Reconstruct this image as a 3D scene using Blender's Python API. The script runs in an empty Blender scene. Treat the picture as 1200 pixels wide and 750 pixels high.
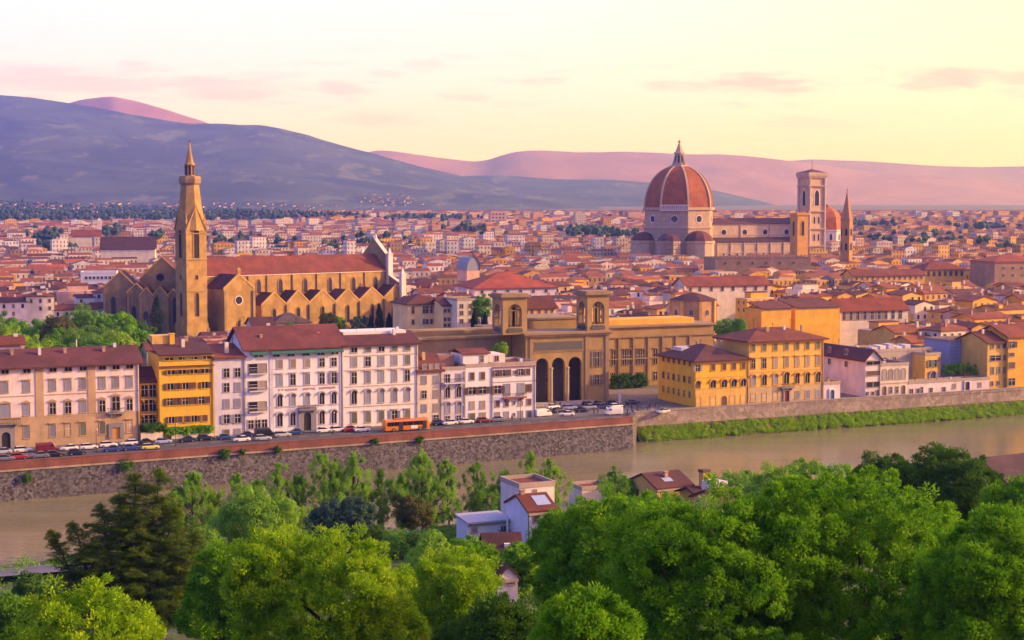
import bpy, bmesh, math, random
import numpy as np
from mathutils import Vector, Matrix

# ------------------------------------------------------------------ camera
# light settings (sky colours are multiplied by SKY_STRENGTH)
SKY_STRENGTH, VEIL = 0.1, 0.93
SKY_L, SKY_R = (12.0, 8.9, 16.0), (16.4, 9.3, 9.5)
SKY_TL, SKY_TR = (11.4, 8.9, 12.0), (14.6, 9.9, 4.6)
SKY_EAST = (1.2, 3.0, 62.0)
SKY_UP = (3.0, 3.4, 8.4)
SKY_BACK = (2.5, 2.9, 10.2)
SKY_GLOW = (40.0, 18.5, 7.5)
CLOUD_L, CLOUD_R = (8.6, 5.6, 9.0), (9.4, 5.9, 5.4)
SUN_E, SUN_C = 4.8, (1.0, 0.66, 0.31)
EXPOSURE = 0.42
HAZE_DENSITY, HAZE_COLOR, HAZE_G = 1.5e-4, (0.17, 0.25, 1.0), 0.6
C = bpy.context.scene
COL = C.collection
F, HY, ZC = 1830.0, 243.0, 54.0          # focal length in photo pixels, horizon row, eye height
PT = math.atan((375 - HY) / F)
CP, SP = math.cos(PT), math.sin(PT)
cd = bpy.data.cameras.new('camera')
cd.sensor_width = 36.0
cd.lens = 36.0 * F / 1200.0
cd.clip_start, cd.clip_end = 0.5, 60000
cam = bpy.data.objects.new('camera', cd)
COL.objects.link(cam)
cam.location = (0, 0, ZC)
cam.rotation_euler = (math.pi / 2 - PT, 0, 0)
C.camera = cam

# ------------------------------------------------------------------ sky and sun
SUN_EL, SUN_AZ = math.radians(19), math.radians(86)     # azimuth clockwise from +Y
wd = bpy.data.worlds.new('World')
C.world = wd
wd.use_nodes = True
nt = wd.node_tree
nt.nodes.clear()
def N(t, **kw):
    n = nt.nodes.new(t)
    for k, v in kw.items():
        setattr(n, k, v)
    return n
def L(a, b):
    nt.links.new(a, b)
def M(op, a, b=None, c=None):
    n = N('ShaderNodeMath', operation=op)
    for i, v in enumerate((a, b, c)):
        if v is None: continue
        if isinstance(v, (int, float)): n.inputs[i].default_value = v
        else: L(v, n.inputs[i])
    return n.outputs[0]
def MR(v, a, b, c, d):
    n = N('ShaderNodeMapRange', interpolation_type='SMOOTHSTEP')
    L(v, n.inputs[0])
    for i, x in enumerate((a, b, c, d)): n.inputs[i + 1].default_value = x
    return n.outputs[0]
def MX(f, a, b, mode='MIX'):
    n = N('ShaderNodeMix', data_type='RGBA', blend_type=mode)
    for k, v in ((0, f), (6, a), (7, b)):
        if isinstance(v, (int, float)): n.inputs[k].default_value = v
        elif isinstance(v, tuple): n.inputs[k].default_value = (*v, 1)
        else: L(v, n.inputs[k])
    return n.outputs[2]
sky = N('ShaderNodeTexSky', sky_type='NISHITA')
sky.sun_disc = False
sky.sun_elevation = SUN_EL
sky.sun_rotation = SUN_AZ
sky.air_density, sky.dust_density, sky.ozone_density = 1.0, 2.0, 1.5
tc = N('ShaderNodeTexCoord')
sp = N('ShaderNodeSeparateXYZ')
L(tc.outputs['Generated'], sp.inputs[0])
x, y, z = sp.outputs
az = M('ARCTAN2', x, y)
el = M('ARCSINE', z)
# dusk veil of thin cloud: rosy to the left, yellow towards the sun, violet overhead
t_az = MR(az, -0.42, 0.42, 0, 1)
low = MX(t_az, SKY_L, SKY_R)
mid = MX(MR(az, -0.1, 0.5, 0, 1), SKY_TL, SKY_TR)
veil = MX(MR(el, 0.02, 0.16, 0, 1), low, mid)
veil = MX(MR(az, -1.0, -.34, 1, 0), veil, SKY_EAST)
back = MR(M('COSINE', M('SUBTRACT', az, .45)), -.25, .75, 1, 0)
veil = MX(back, veil, SKY_BACK)
up = MX(MR(el, 0.15, 0.5, 0, 1), veil, SKY_UP)
# warm glow of the low sun behind thin haze
dt = N('ShaderNodeVectorMath', operation='DOT_PRODUCT'); L(tc.outputs['Generated'], dt.inputs[0])
dt.inputs[1].default_value = (math.sin(SUN_AZ) * math.cos(SUN_EL), math.cos(SUN_AZ) * math.cos(SUN_EL), math.sin(SUN_EL))
gl = MR(dt.outputs['Value'], .55, 1.0, 0, 1)
up = MX(M('MULTIPLY', gl, gl), up, SKY_GLOW)
base = MX(VEIL, sky.outputs[0], up)
# drifting streaks of small cloud
cv = N('ShaderNodeCombineXYZ')
L(M('MULTIPLY', az, 14.0), cv.inputs[0]); L(M('MULTIPLY', el, 75.0), cv.inputs[1])
nz = N('ShaderNodeTexNoise'); nz.inputs['Scale'].default_value = 1.3; nz.inputs['Detail'].default_value = 7; nz.inputs['Roughness'].default_value = .62
L(cv.outputs[0], nz.inputs['Vector'])
band = M('MULTIPLY', MR(el, .050, .068, 0, 1), MR(el, .078, .115, 1, 0))
def cloud(a0, e0, wa, we, k):
    dx = M('DIVIDE', M('SUBTRACT', az, a0), wa); dy = M('DIVIDE', M('SUBTRACT', el, e0), we)
    d = M('SQRT', M('ADD', M('MULTIPLY', dx, dx), M('MULTIPLY', dy, dy)))
    return M('MULTIPLY', MR(M('ADD', d, M('MULTIPLY', M('SUBTRACT', nz.outputs[0], .5), 3.4)), .25, 1.25, 1, 0), k)
acc = M('MULTIPLY', M('MULTIPLY', MR(nz.outputs[0], .50, .72, 0, 1), band), .55)
def pa(px, py): return math.atan((px - 600) / F), math.atan((HY - py) / F)
for px, py, w, h, k in ((890, 102, 95, 13, .9), (1110, 98, 62, 15, .95), (1200, 102, 50, 12, .8), (90, 103, 110, 18, .6), (270, 108, 90, 18, .6), (400, 106, 30, 12, .6), (455, 140, 60, 10, .4), (500, 78, 30, 8, .35), (950, 150, 70, 10, .3)):
    a0, e0 = pa(px, py)
    acc = M('MAXIMUM', acc, cloud(a0, e0, w / F, h / F, k))
cl = MX(t_az, CLOUD_L, CLOUD_R)
fin = MX(M('MINIMUM', acc, 1.0), base, cl)
bg = N('ShaderNodeBackground')
bg.inputs[1].default_value = SKY_STRENGTH
L(fin, bg.inputs[0])
wo = N('ShaderNodeOutputWorld')
L(bg.outputs[0], wo.inputs[0])

sl = bpy.data.lights.new('sun', 'SUN')
sl.energy = SUN_E
sl.angle = math.radians(1.2)
sl.color = SUN_C
so = bpy.data.objects.new('sun', sl)
COL.objects.link(so)
sdir = Vector((math.sin(SUN_AZ) * math.cos(SUN_EL), math.cos(SUN_AZ) * math.cos(SUN_EL), math.sin(SUN_EL)))
so.rotation_euler = sdir.to_track_quat('Z', 'Y').to_euler()
so.location = (200, 100, 300)
C.view_settings.view_transform = 'Standard'
C.view_settings.look = 'None'
C.view_settings.exposure = EXPOSURE
C.view_settings.gamma = 1.0
C.view_settings.use_curve_mapping = False
cy = C.cycles
cy.use_denoising = True
cy.max_bounces = 5; cy.diffuse_bounces = 3; cy.glossy_bounces = 2; cy.transmission_bounces = 3; cy.transparent_max_bounces = 6
cy.volume_bounces = 0
cy.sample_clamp_indirect = 6

# ------------------------------------------------------------------ helpers
def on_z(px, py, z):
    """point of the plane z seen at a photo pixel"""
    a, b = (px - 600) / F, (375 - py) / F
    d = Vector((a, CP + b * SP, -SP + b * CP))
    return Vector((0, 0, ZC)) + d * ((z - ZC) / d.z)
def at_y(px, py, Y):
    a, b = (px - 600) / F, (375 - py) / F
    d = Vector((a, CP + b * SP, -SP + b * CP))
    return Vector((0, 0, ZC)) + d * (Y / d.y)
def proj(p):
    dep = p[1] * CP + (ZC - p[2]) * SP
    return 600 + F * p[0] / dep, 375 - F * (p[1] * SP - (ZC - p[2]) * CP) / dep
def scale_at(p):
    return F / (p[1] * CP + (ZC - p[2]) * SP)
def z_for(p, py):
    """height above (x,y) of p that is seen at photo row py"""
    b = (375 - py) / F
    return ZC + p[1] * (b * CP - SP) / (CP + b * SP)
def solve_u(px, O, th, z):
    """distance u along direction th from O whose point at height z is seen in column px"""
    k = (px - 600) / F
    c, s = math.cos(th), math.sin(th)
    return (k * (O[1] * CP + (ZC - z) * SP) - O[0]) / (c - k * s * CP)
class Fr:
    """a local frame: x along the front, y into the depth, z up"""
    def __init__(s, O, th):
        s.O, s.th = Vector((O[0], O[1], O[2] if len(O) > 2 else GZ)), th
    def w(s, u, v, z=0):
        c, n = math.cos(s.th), math.sin(s.th)
        return Vector((s.O.x + u * c - v * n, s.O.y + u * n + v * c, s.O.z + z))
    def u(s, px, v=0, z=0):
        return solve_u(px, s.w(0, v), s.th, s.O.z + z)
    def z(s, px, py, v=0):
        p = s.w(s.u(px, v), v)
        return z_for(p, py) - s.O.z

def tag(o, label=None, cat=None, group=None, kind=None):
    if label: o['label'] = label
    if cat: o['category'] = cat
    if group: o['group'] = group
    if kind: o['kind'] = kind
    return o
def empty(name, loc, rz=0):
    o = bpy.data.objects.new(name, None)
    COL.objects.link(o)
    o.location = loc
    o.rotation_euler = (0, 0, rz)
    o.empty_display_size = 1
    return o
def link(name, me, parent=None, loc=None, rz=0):
    o = bpy.data.objects.new(name, me)
    COL.objects.link(o)
    if parent: o.parent = parent
    if loc is not None: o.location = loc
    if rz: o.rotation_euler = (0, 0, rz)
    return o
def copy_tree(o, parent=None):
    c = o.copy()
    COL.objects.link(c)
    c.parent = parent
    for ch in list(o.children):
        copy_tree(ch, c)
    return c

class MB:
    """collects faces for ONE mesh"""
    def __init__(s): s.v, s.f, s.m = [], [], []
    def face(s, pts, m=0):
        n = len(s.v); s.v += [tuple(p) for p in pts]
        s.f.append(tuple(range(n, n + len(pts)))); s.m.append(m)
    def box(s, x0, y0, z0, x1, y1, z1, m=0, top=True, bot=True):
        P = [(x0, y0, z0), (x1, y0, z0), (x1, y1, z0), (x0, y1, z0), (x0, y0, z1), (x1, y0, z1), (x1, y1, z1), (x0, y1, z1)]
        n = len(s.v); s.v += P
        q = [(0, 1, 5, 4), (1, 2, 6, 5), (2, 3, 7, 6), (3, 0, 4, 7)] + ([(4, 5, 6, 7)] if top else []) + ([(3, 2, 1, 0)] if bot else [])
        for a in q: s.f.append(tuple(n + i for i in a)); s.m.append(m)
    def ring(s, poly, z0, z1, m=0, poly2=None, top=True, bot=False):
        """prism / frustum between two polygons of equal length"""
        p2 = poly2 or poly
        k, n = len(poly), len(s.v)
        s.v += [(a, b, z0) for a, b in poly] + [(a, b, z1) for a, b in p2]
        for i in range(k):
            j = (i + 1) % k
            s.f.append((n + i, n + j, n + k + j, n + k + i)); s.m.append(m)
        if top: s.f.append(tuple(n + k + i for i in range(k))); s.m.append(m)
        if bot: s.f.append(tuple(n + k - 1 - i for i in range(k))); s.m.append(m)
    def lathe(s, cx, cy, prof, n=8, rot=0, m=0, cap=True):
        """prof: (radius, z) from the bottom up"""
        b = len(s.v)
        for r, z in prof:
            for i in range(n):
                a = rot + 2 * math.pi * i / n
                s.v.append((cx + r * math.cos(a), cy + r * math.sin(a), z))
        for k in range(len(prof) - 1):
            for i in range(n):
                j = (i + 1) % n
                s.f.append((b + k * n + i, b + k * n + j, b + (k + 1) * n + j, b + (k + 1) * n + i)); s.m.append(m)
        if cap:
            k = len(prof) - 1
            s.f.append(tuple(b + k * n + i for i in range(n))); s.m.append(m)
    def tube(s, p, q, r0, r1, n=6, m=0):
        p, q = Vector(p), Vector(q)
        d = (q - p).normalized()
        a = d.orthogonal().normalized(); e = d.cross(a)
        b = len(s.v)
        for c, r in ((p, r0), (q, r1)):
            for i in range(n):
                t = 2 * math.pi * i / n
                s.v.append(tuple(c + (a * math.cos(t) + e * math.sin(t)) * r))
        for i in range(n):
            j = (i + 1) % n
            s.f.append((b + i, b + j, b + n + j, b + n + i)); s.m.append(m)
        s.f.append(tuple(b + n + i for i in range(n))); s.m.append(m)
    def gable(s, x0, y0, x1, y1, z, rise, ov=.5, th=.28, axis='x', m=0):
        """pitched roof slab, ridge along axis"""
        half = ((y1 - y0) if axis == 'x' else (x1 - x0)) / 2
        k = rise / half * ov; z -= k; rise += k
        x0 -= ov; x1 += ov; y0 -= ov; y1 += ov
        if axis == 'x':
            ym = (y0 + y1) / 2
            sec = [(y0, z), (ym, z + rise), (y1, z), (y1, z + th), (ym, z + rise + th), (y0, z + th)]
            A = [(x0, a, b) for a, b in sec]; B = [(x1, a, b) for a, b in sec]
        else:
            xm = (x0 + x1) / 2
            sec = [(x0, z), (xm, z + rise), (x1, z), (x1, z + th), (xm, z + rise + th), (x0, z + th)]
            A = [(a, y1, b) for a, b in sec]; B = [(a, y0, b) for a, b in sec]
        for i in range(6):
            j = (i + 1) % 6
            s.face([A[i], A[j], B[j], B[i]], m)
        for P in (A, B):
            s.face([P[0], P[1], P[4], P[5]], m); s.face([P[1], P[2], P[3], P[4]], m)
    def hip(s, x0, y0, x1, y1, z, rise, ov=.5, th=.25, m=0):
        x0 -= ov; x1 += ov; y0 -= ov; y1 += ov
        w, d = x1 - x0, y1 - y0
        h = min(w, d) / 2
        if w >= d: r0, r1 = (x0 + h, (y0 + y1) / 2), (x1 - h, (y0 + y1) / 2)
        else: r0, r1 = ((x0 + x1) / 2, y0 + h), ((x0 + x1) / 2, y1 - h)
        c = [(x0, y0), (x1, y0), (x1, y1), (x0, y1)]
        s.ring(c, z, z + th, m, top=False, bot=True)
        zt = z + th; R0, R1 = (*r0, zt + rise), (*r1, zt + rise)
        q = [(a, b, zt) for a, b in c]
        if w >= d:
            s.face([q[0], q[1], R1, R0], m); s.face([q[1], q[2], R1], m); s.face([q[2], q[3], R0, R1], m); s.face([q[3], q[0], R0], m)
        else:
            s.face([q[0], q[1], R0], m); s.face([q[1], q[2], R1, R0], m); s.face([q[2], q[3], R1], m); s.face([q[3], q[0], R0, R1], m)
    def gwall(s, x0, y0, x1, y1, z0, z, rise, axis='x', m=0):
        """walls with gable ends"""
        s.box(x0, y0, z0, x1, y1, z, m, top=False, bot=False)
        if axis == 'x':
            ym = (y0 + y1) / 2
            for a in (x0, x1): s.face([(a, y0, z), (a, y1, z), (a, ym, z + rise)], m)
        else:
            xm = (x0 + x1) / 2
            for a in (y0, y1): s.face([(x0, a, z), (x1, a, z), (xm, a, z + rise)], m)
    def arch(s, x0, x1, z0, z1, cx, w, sp, y, dep, m=0, rise=None, base=None, n=10, mi=None):
        """wall panel in the plane y with one arched opening, its reveal going back by dep"""
        r = w / 2; rise = rise or r; b = z0 if base is None else base
        mi = m if mi is None else mi
        pts = [(cx - r, b), (cx - r, sp)] + [(cx - r * math.cos(math.pi * i / n), sp + rise * math.sin(math.pi * i / n)) for i in range(1, n)] + [(cx + r, sp), (cx + r, b)]
        s.face([(x0, y, z0), (cx - r, y, z0), (cx - r, y, z1), (x0, y, z1)], m)
        s.face([(cx + r, y, z0), (x1, y, z0), (x1, y, z1), (cx + r, y, z1)], m)
        if b > z0: s.face([(cx - r, y, z0), (cx + r, y, z0), (cx + r, y, b), (cx - r, y, b)], m)
        for i in range(1, len(pts) - 2):
            a, c = pts[i], pts[i + 1]
            s.face([(a[0], y, a[1]), (c[0], y, c[1]), (c[0], y, z1), (a[0], y, z1)], m)
        for i in range(len(pts) - 1):
            a, c = pts[i], pts[i + 1]
            s.face([(a[0], y, a[1]), (c[0], y, c[1]), (c[0], y + dep, c[1]), (a[0], y + dep, a[1])], mi)
    def xf(s, M4, start=0):
        s.v[start:] = [tuple(M4 @ Vector(p)) for p in s.v[start:]]
    def mesh(s, name, mats):
        me = bpy.data.meshes.new(name)
        me.from_pydata(s.v, [], s.f)
        for m in (mats if isinstance(mats, (list, tuple)) else [mats]): me.materials.append(m)
        me.polygons.foreach_set('material_index', s.m)
        me.update()
        return me
    def build(s, name, mats, parent=None, loc=None, rz=0):
        return link(name, s.mesh(name, mats), parent, loc, rz)

def np_mesh(name, V, Q, mats, smooth=False):
    """fast mesh from numpy: V (n,3), Q (m,4)"""
    me = bpy.data.meshes.new(name)
    me.vertices.add(len(V)); me.vertices.foreach_set('co', np.asarray(V, np.float32).ravel())
    k = Q.shape[1]
    me.loops.add(Q.size); me.loops.foreach_set('vertex_index', Q.astype(np.int32).ravel())
    me.polygons.add(len(Q)); me.polygons.foreach_set('loop_start', np.arange(0, Q.size, k, dtype=np.int32))
    me.update(calc_edges=True)
    for m in (mats if isinstance(mats, (list, tuple)) else [mats]): me.materials.append(m)
    me.polygons.foreach_set('use_smooth', np.full(len(Q), bool(smooth)))
    return me

# ------------------------------------------------------------------ materials
def newmat(name):
    m = bpy.data.materials.new(name)
    m.use_nodes = True
    t = m.node_tree
    b = t.nodes['Principled BSDF']
    return m, t, b
def node(t, kind, **kw):
    n = t.nodes.new(kind)
    for k, v in kw.items(): setattr(n, k, v)
    return n
def mixc(t, f, a, b, mode='MIX'):
    n = node(t, 'ShaderNodeMix', data_type='RGBA', blend_type=mode)
    for k, v in ((0, f), (6, a), (7, b)):
        if isinstance(v, (int, float)): n.inputs[k].default_value = v
        elif isinstance(v, tuple): n.inputs[k].default_value = (*v[:3], 1)
        else: t.links.new(v, n.inputs[k])
    return n.outputs[2]
def noise(t, scale, detail=4, rough=.6, vec=None, coord='Object', stretch=None):
    c = node(t, 'ShaderNodeTexCoord')
    v = vec or c.outputs[coord]
    if stretch:
        mp = node(t, 'ShaderNodeMapping'); mp.inputs['Scale'].default_value = stretch
        t.links.new(v, mp.inputs[0]); v = mp.outputs[0]
    n = node(t, 'ShaderNodeTexNoise')
    n.inputs['Scale'].default_value = scale; n.inputs['Detail'].default_value = detail; n.inputs['Roughness'].default_value = rough
    t.links.new(v, n.inputs['Vector'])
    return n.outputs[0]
def ramp(t, v, lo, hi, a=0., b=1.):
    n = node(t, 'ShaderNodeMapRange', interpolation_type='SMOOTHSTEP')
    t.links.new(v, n.inputs[0])
    for i, k in enumerate((lo, hi, a, b)): n.inputs[i + 1].default_value = k
    return n.outputs[0]
def mul(t, a, b):
    n = node(t, 'ShaderNodeMath', operation='MULTIPLY')
    for i, v in enumerate((a, b)):
        if isinstance(v, (int, float)): n.inputs[i].default_value = v
        else: t.links.new(v, n.inputs[i])
    return n.outputs[0]
def sc(c, k): return tuple(min(.95, max(0, x * k)) for x in c)
MATS = {}
def plaster(name, c, var=.26, dirt=.48, rough=.9):
    """painted render: blotches, rain streaks, wear"""
    if name in MATS: return MATS[name]
    m, t, b = newmat(name)
    n1 = ramp(t, noise(t, .22, 5), .35, .68)
    col = mixc(t, n1, sc(c, 1 - var * .5), sc(c, 1 + var * .45))
    st = ramp(t, noise(t, 1.0, 4, .7, stretch=(1.3, 1.3, .12)), .50, .78)
    col = mixc(t, mul(t, st, dirt), col, (c[0] * .5, c[1] * .45, c[2] * .46))
    n2 = noise(t, 2.6, 3)
    col = mixc(t, ramp(t, n2, .55, .8, 0, .2), col, sc(c, .6))
    t.links.new(col, b.inputs['Base Color'])
    b.inputs['Roughness'].default_value = rough
    MATS[name] = m
    return m
def tiles(name, c, band=.42):
    """weathered clay tiles: rows, patches of lichen and new repairs"""
    if name in MATS: return MATS[name]
    m, t, b = newmat(name)
    oi = node(t, 'ShaderNodeObjectInfo')
    big = ramp(t, noise(t, .16, 4), .35, .7)
    col = mixc(t, big, sc(c, .72), sc(c, 1.25))
    fine = noise(t, 3.2, 4, .8)
    col = mixc(t, ramp(t, fine, .45, .72, 0, .65), col, sc((c[0] * .42, c[1] * .42, c[2] * .5), 1))
    pat = ramp(t, noise(t, .45, 3, .6, stretch=(1, 1, 2)), .58, .66, 0, .55)
    col = mixc(t, pat, col, (c[0] * 1.5, c[1] * 1.35, c[2] * 1.1))
    col = mixc(t, oi.outputs['Random'], mixc(t, 1.0, col, (.52, .5, .56), 'MULTIPLY'), mixc(t, 1.0, col, (1.12, 1.1, 1.05), 'MULTIPLY'))
    w = node(t, 'ShaderNodeTexWave', bands_direction='Z')
    w.inputs['Scale'].default_value = 2.0; w.inputs['Distortion'].default_value = .8
    tcn = node(t, 'ShaderNodeTexCoord'); t.links.new(tcn.outputs['Object'], w.inputs[0])
    col = mixc(t, mul(t, w.outputs[1], band * .6), col, sc(c, .45))
    t.links.new(col, b.inputs['Base Color'])
    b.inputs['Roughness'].default_value = .85
    MATS[name] = m
    return m
def flat(name, c, rough=.6, metal=0, var=.15, scale=1.5):
    if name in MATS: return MATS[name]
    m, t, b = newmat(name)
    col = mixc(t, noise(t, scale, 4), sc(c, 1 - var), sc(c, 1 + var))
    t.links.new(col, b.inputs['Base Color'])
    b.inputs['Roughness'].default_value = rough
    b.inputs['Metallic'].default_value = metal
    MATS[name] = m
    return m
def stone(name, c, scale=.9, mortar=.5, var=.5):
    """rubble / ashlar: cells of different stones with darker joints"""
    if name in MATS: return MATS[name]
    m, t, b = newmat(name)
    tcn = node(t, 'ShaderNodeTexCoord')
    v = node(t, 'ShaderNodeTexVoronoi'); v.inputs['Scale'].default_value = scale
    t.links.new(tcn.outputs['Object'], v.inputs['Vector'])
    sep = node(t, 'ShaderNodeSeparateColor'); t.links.new(v.outputs['Color'], sep.inputs[0])
    col = mixc(t, sep.outputs[0], sc(c, 1 - var), sc(c, 1 + var))
    v2 = node(t, 'ShaderNodeTexVoronoi', feature='DISTANCE_TO_EDGE'); v2.inputs['Scale'].default_value = scale
    t.links.new(tcn.outputs['Object'], v2.inputs['Vector'])
    col = mixc(t, ramp(t, v2.outputs['Distance'], .02, .09, mortar, 0), col, sc(c, .35))
    col = mixc(t, ramp(t, noise(t, .09, 6, .7), .4, .7, 0, .6), col, (c[0] * .55, c[1] * .55, c[2] * .6))
    t.links.new(col, b.inputs['Base Color'])
    b.inputs['Roughness'].default_value = .92
    MATS[name] = m
    return m
def glass(name='window_glass', c=(.018, .016, .026)):
    if name in MATS: return MATS[name]
    m, t, b = newmat(name)
    t.links.new(mixc(t, noise(t, .9, 2), sc(c, .5), sc(c, 2.0)), b.inputs['Base Color'])
    b.inputs['Roughness'].default_value = .12
    MATS[name] = m
    return m
def shutter(name, c):
    if name in MATS: return MATS[name]
    m, t, b = newmat(name)
    w = node(t, 'ShaderNodeTexWave', bands_direction='Z'); w.inputs['Scale'].default_value = 3.2
    tcn = node(t, 'ShaderNodeTexCoord'); t.links.new(tcn.outputs['Object'], w.inputs[0])
    oi = node(t, 'ShaderNodeObjectInfo')
    col = mixc(t, oi.outputs['Random'], sc(c, .75), sc(c, 1.2))
    t.links.new(mixc(t, mul(t, w.outputs[1], .5), col, sc(c, .4)), b.inputs['Base Color'])
    b.inputs['Roughness'].default_value = .7
    MATS[name] = m
    return m
GLASS = glass()
ROOF = tiles('clay_tiles', (.215, .052, .026))
ROOF2 = tiles('dark_clay_tiles', (.115, .034, .033))
ROOF3 = tiles('orange_clay_tiles', (.31, .09, .03))
TRIM = plaster('stone_trim', (.42, .33, .27), .2, .3)
GREYST = plaster('grey_stone_trim', (.27, .24, .25), .2, .3)
S_GREY = shutter('grey_shutter', (.29, .29, .38))
S_BROWN = shutter('brown_shutter', (.13, .06, .05))
S_GREEN = shutter('green_shutter', (.16, .17, .13))
S_TAN = shutter('tan_shutter', (.38, .30, .27))
IRON = flat('dark_iron', (.03, .03, .035), .5, .4)
SLAB = flat('white_paint', (.75, .70, .68), .7)

# ------------------------------------------------------------------ ground, river, hills
GZ, WZ = -1.6, -8.5
rng = np.random.default_rng(7)
random.seed(11)
def vnoise(x, y, seed=0):
    """smooth value noise for numpy arrays"""
    def h(i, j):
        v = np.sin(i * 127.1 + j * 311.7 + seed * 74.7) * 43758.5453
        return v - np.floor(v)
    i, j = np.floor(x), np.floor(y)
    f, g = x - i, y - j
    f, g = f * f * (3 - 2 * f), g * g * (3 - 2 * g)
    return (h(i, j) * (1 - f) + h(i + 1, j) * f) * (1 - g) + (h(i, j + 1) * (1 - f) + h(i + 1, j + 1) * f) * g
def fbm(x, y, o=5, seed=0):
    t, a = 0, .5
    for k in range(o):
        t = t + a * vnoise(x * 2 ** k, y * 2 ** k, seed + k); a *= .5
    return t
def grid_mesh(name, X, Y, Z, mat, smooth=True):
    r, c = X.shape
    V = np.stack([X, Y, Z], -1).reshape(-1, 3)
    i = np.arange(r * c).reshape(r, c)
    Q = np.stack([i[:-1, :-1], i[:-1, 1:], i[1:, 1:], i[1:, :-1]], -1).reshape(-1, 4)
    return np_mesh(name, V, Q, mat, smooth)

QA, QB = on_z(-70, 546.5, 0), on_z(741, 488, 0)      # embankment by the parking row
RA, RB = Vector((33.5, 417.5, 0)), Vector((196, 492, 0))
WA = QA - (QB - QA) * .5
front = [WA - Vector((300, 140, 0)), WA, QA, QA.lerp(QB, .5), QB, RA, RA.lerp(RB, .5), RB, RB + Vector((240, 110, 0))]
m, t, b = newmat('town_ground')
col = mixc(t, ramp(t, noise(t, .05, 6), .35, .65), (.13, .10, .085), (.22, .17, .14))
col = mixc(t, ramp(t, noise(t, .6, 5), .4, .7, 0, .5), col, (.07, .065, .07))
t.links.new(col, b.inputs['Base Color']); b.inputs['Roughness'].default_value = .95
rr = np.array([1, 1.02, 1.06, 1.12, 1.25, 1.5, 2, 3, 4, 5, 7, 9, 12, 16, 22, 30, 42])
def town_z(Y):
    return GZ + np.interp(Y, [0, 1700, 3500, 5200, 9000, 20000], [0, 0, 18, 46, 70, 90])
fx = np.array([p.x for p in front]); fy = np.array([p.y for p in front])
X = fx[None] * rr[:, None]; Y = fy[None] * rr[:, None]
tag(link('town_ground', grid_mesh('town_ground', X, Y, town_z(Y), m)), kind='structure')

# near hillside below the terrace
m, t, b = newmat('hillside_grass')
col = mixc(t, ramp(t, noise(t, .12, 6), .35, .65), (.035, .06, .015), (.08, .10, .03))
t.links.new(col, b.inputs['Base Color']); b.inputs['Roughness'].default_value = 1
def bank_y(x): return 307 + .46 * x
def hill_z(x, y):
    tt = y / bank_y(x)
    return np.interp(tt, [-.6, -.02, .012, .05, .12, .3, .5, .7, .9, 1.0, 1.06], [52.2, 52.2, 50, 41, 32, 17, 8, 0, -4.5, -7.9, -11])
xs = np.linspace(-330, 330, 67)
ts = np.concatenate([np.linspace(-.6, 0, 4), np.linspace(.012, 1.06, 50)])
X = np.repeat(xs[None], len(ts), 0); Y = ts[:, None] * bank_y(xs)[None]
Z = hill_z(X, Y) + (fbm(X * .08, Y * .08) - .5) * 2.0 * np.clip(Y / 40 - .5, 0, 1)
tag(link('hillside', grid_mesh('hillside', X, Y, Z, m)), kind='structure')

# river
m, t, b = newmat('river_water')
n1 = noise(t, .012, 5, .6, coord='Object', stretch=(1, 3, 1))
col = mixc(t, ramp(t, n1, .35, .68), (.17, .155, .08), (.25, .22, .12))
t.links.new(col, b.inputs['Base Color'])
b.inputs['Roughness'].default_value = .12
b.inputs['IOR'].default_value = 1.33
bp = node(t, 'ShaderNodeBump'); bp.inputs['Strength'].default_value = .13; bp.inputs['Distance'].default_value = .5
t.links.new(noise(t, .55, 4, .65, stretch=(1, 1.6, 1)), bp.inputs['Height'])
t.links.new(bp.outputs[0], b.inputs['Normal'])
w = MB(); w.face([(-420, 120, WZ), (420, 430, WZ), (420, 640, WZ), (-420, 330, WZ)])
tag(w.build('river', m), kind='structure')

# hills
def hill(name, pts, Y, near, mat, amp=18, nx=260, ny=46, seed=0, back=1.25, zfoot=20):
    px = np.linspace(pts[0][0], pts[-1][0], nx)
    py = np.interp(px, [p[0] for p in pts], [p[1] for p in pts])
    k = np.ones(9) / 9
    py[4:-4] = np.convolve(py, k, 'valid')
    zr = ZC + (HY - py) / F * Y
    v = np.concatenate([np.linspace(0, 1, ny), np.linspace(1.05, 2, 8)])
    Yg = np.where(v <= 1, near + (Y - near) * v, Y + (v - 1) * (back - 1) * Y)[:, None] + 0 * px[None]
    Xg = (px[None] - 600) / F * np.where(v[:, None] <= 1, Yg, Yg)
    s = np.where(v <= 1, v, 2 - v)
    prof = (s ** 1.25)[:, None]
    rel = (fbm(Xg / 900 + 5, Yg / 900, 6, seed) - .5)
    Z = zfoot + (zr[None] - zfoot) * prof + rel * amp * 6 * np.sin(np.pi * np.clip(v, 0, 1))[:, None] + (fbm(Xg / 130, Yg / 130, 3, seed + 9) - .45) * amp * .55
    tag(link(name, grid_mesh(name, Xg, Yg, Z, mat)), kind='structure')
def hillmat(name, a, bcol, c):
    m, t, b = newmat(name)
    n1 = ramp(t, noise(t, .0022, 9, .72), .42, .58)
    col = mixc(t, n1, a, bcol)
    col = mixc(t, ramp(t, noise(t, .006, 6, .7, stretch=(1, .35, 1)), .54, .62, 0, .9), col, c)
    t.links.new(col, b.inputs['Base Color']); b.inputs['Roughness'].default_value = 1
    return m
H1 = hillmat('wooded_hill', (.012, .026, .04), (.045, .065, .07), (.11, .125, .10))  # forest green tinted slightly towards the blue of distant haze
H2 = hillmat('far_hill', (.32, .155, .135), (.40, .20, .17), (.43, .22, .18))  # reddish surface colour holds the pink of sunlit haze
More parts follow.
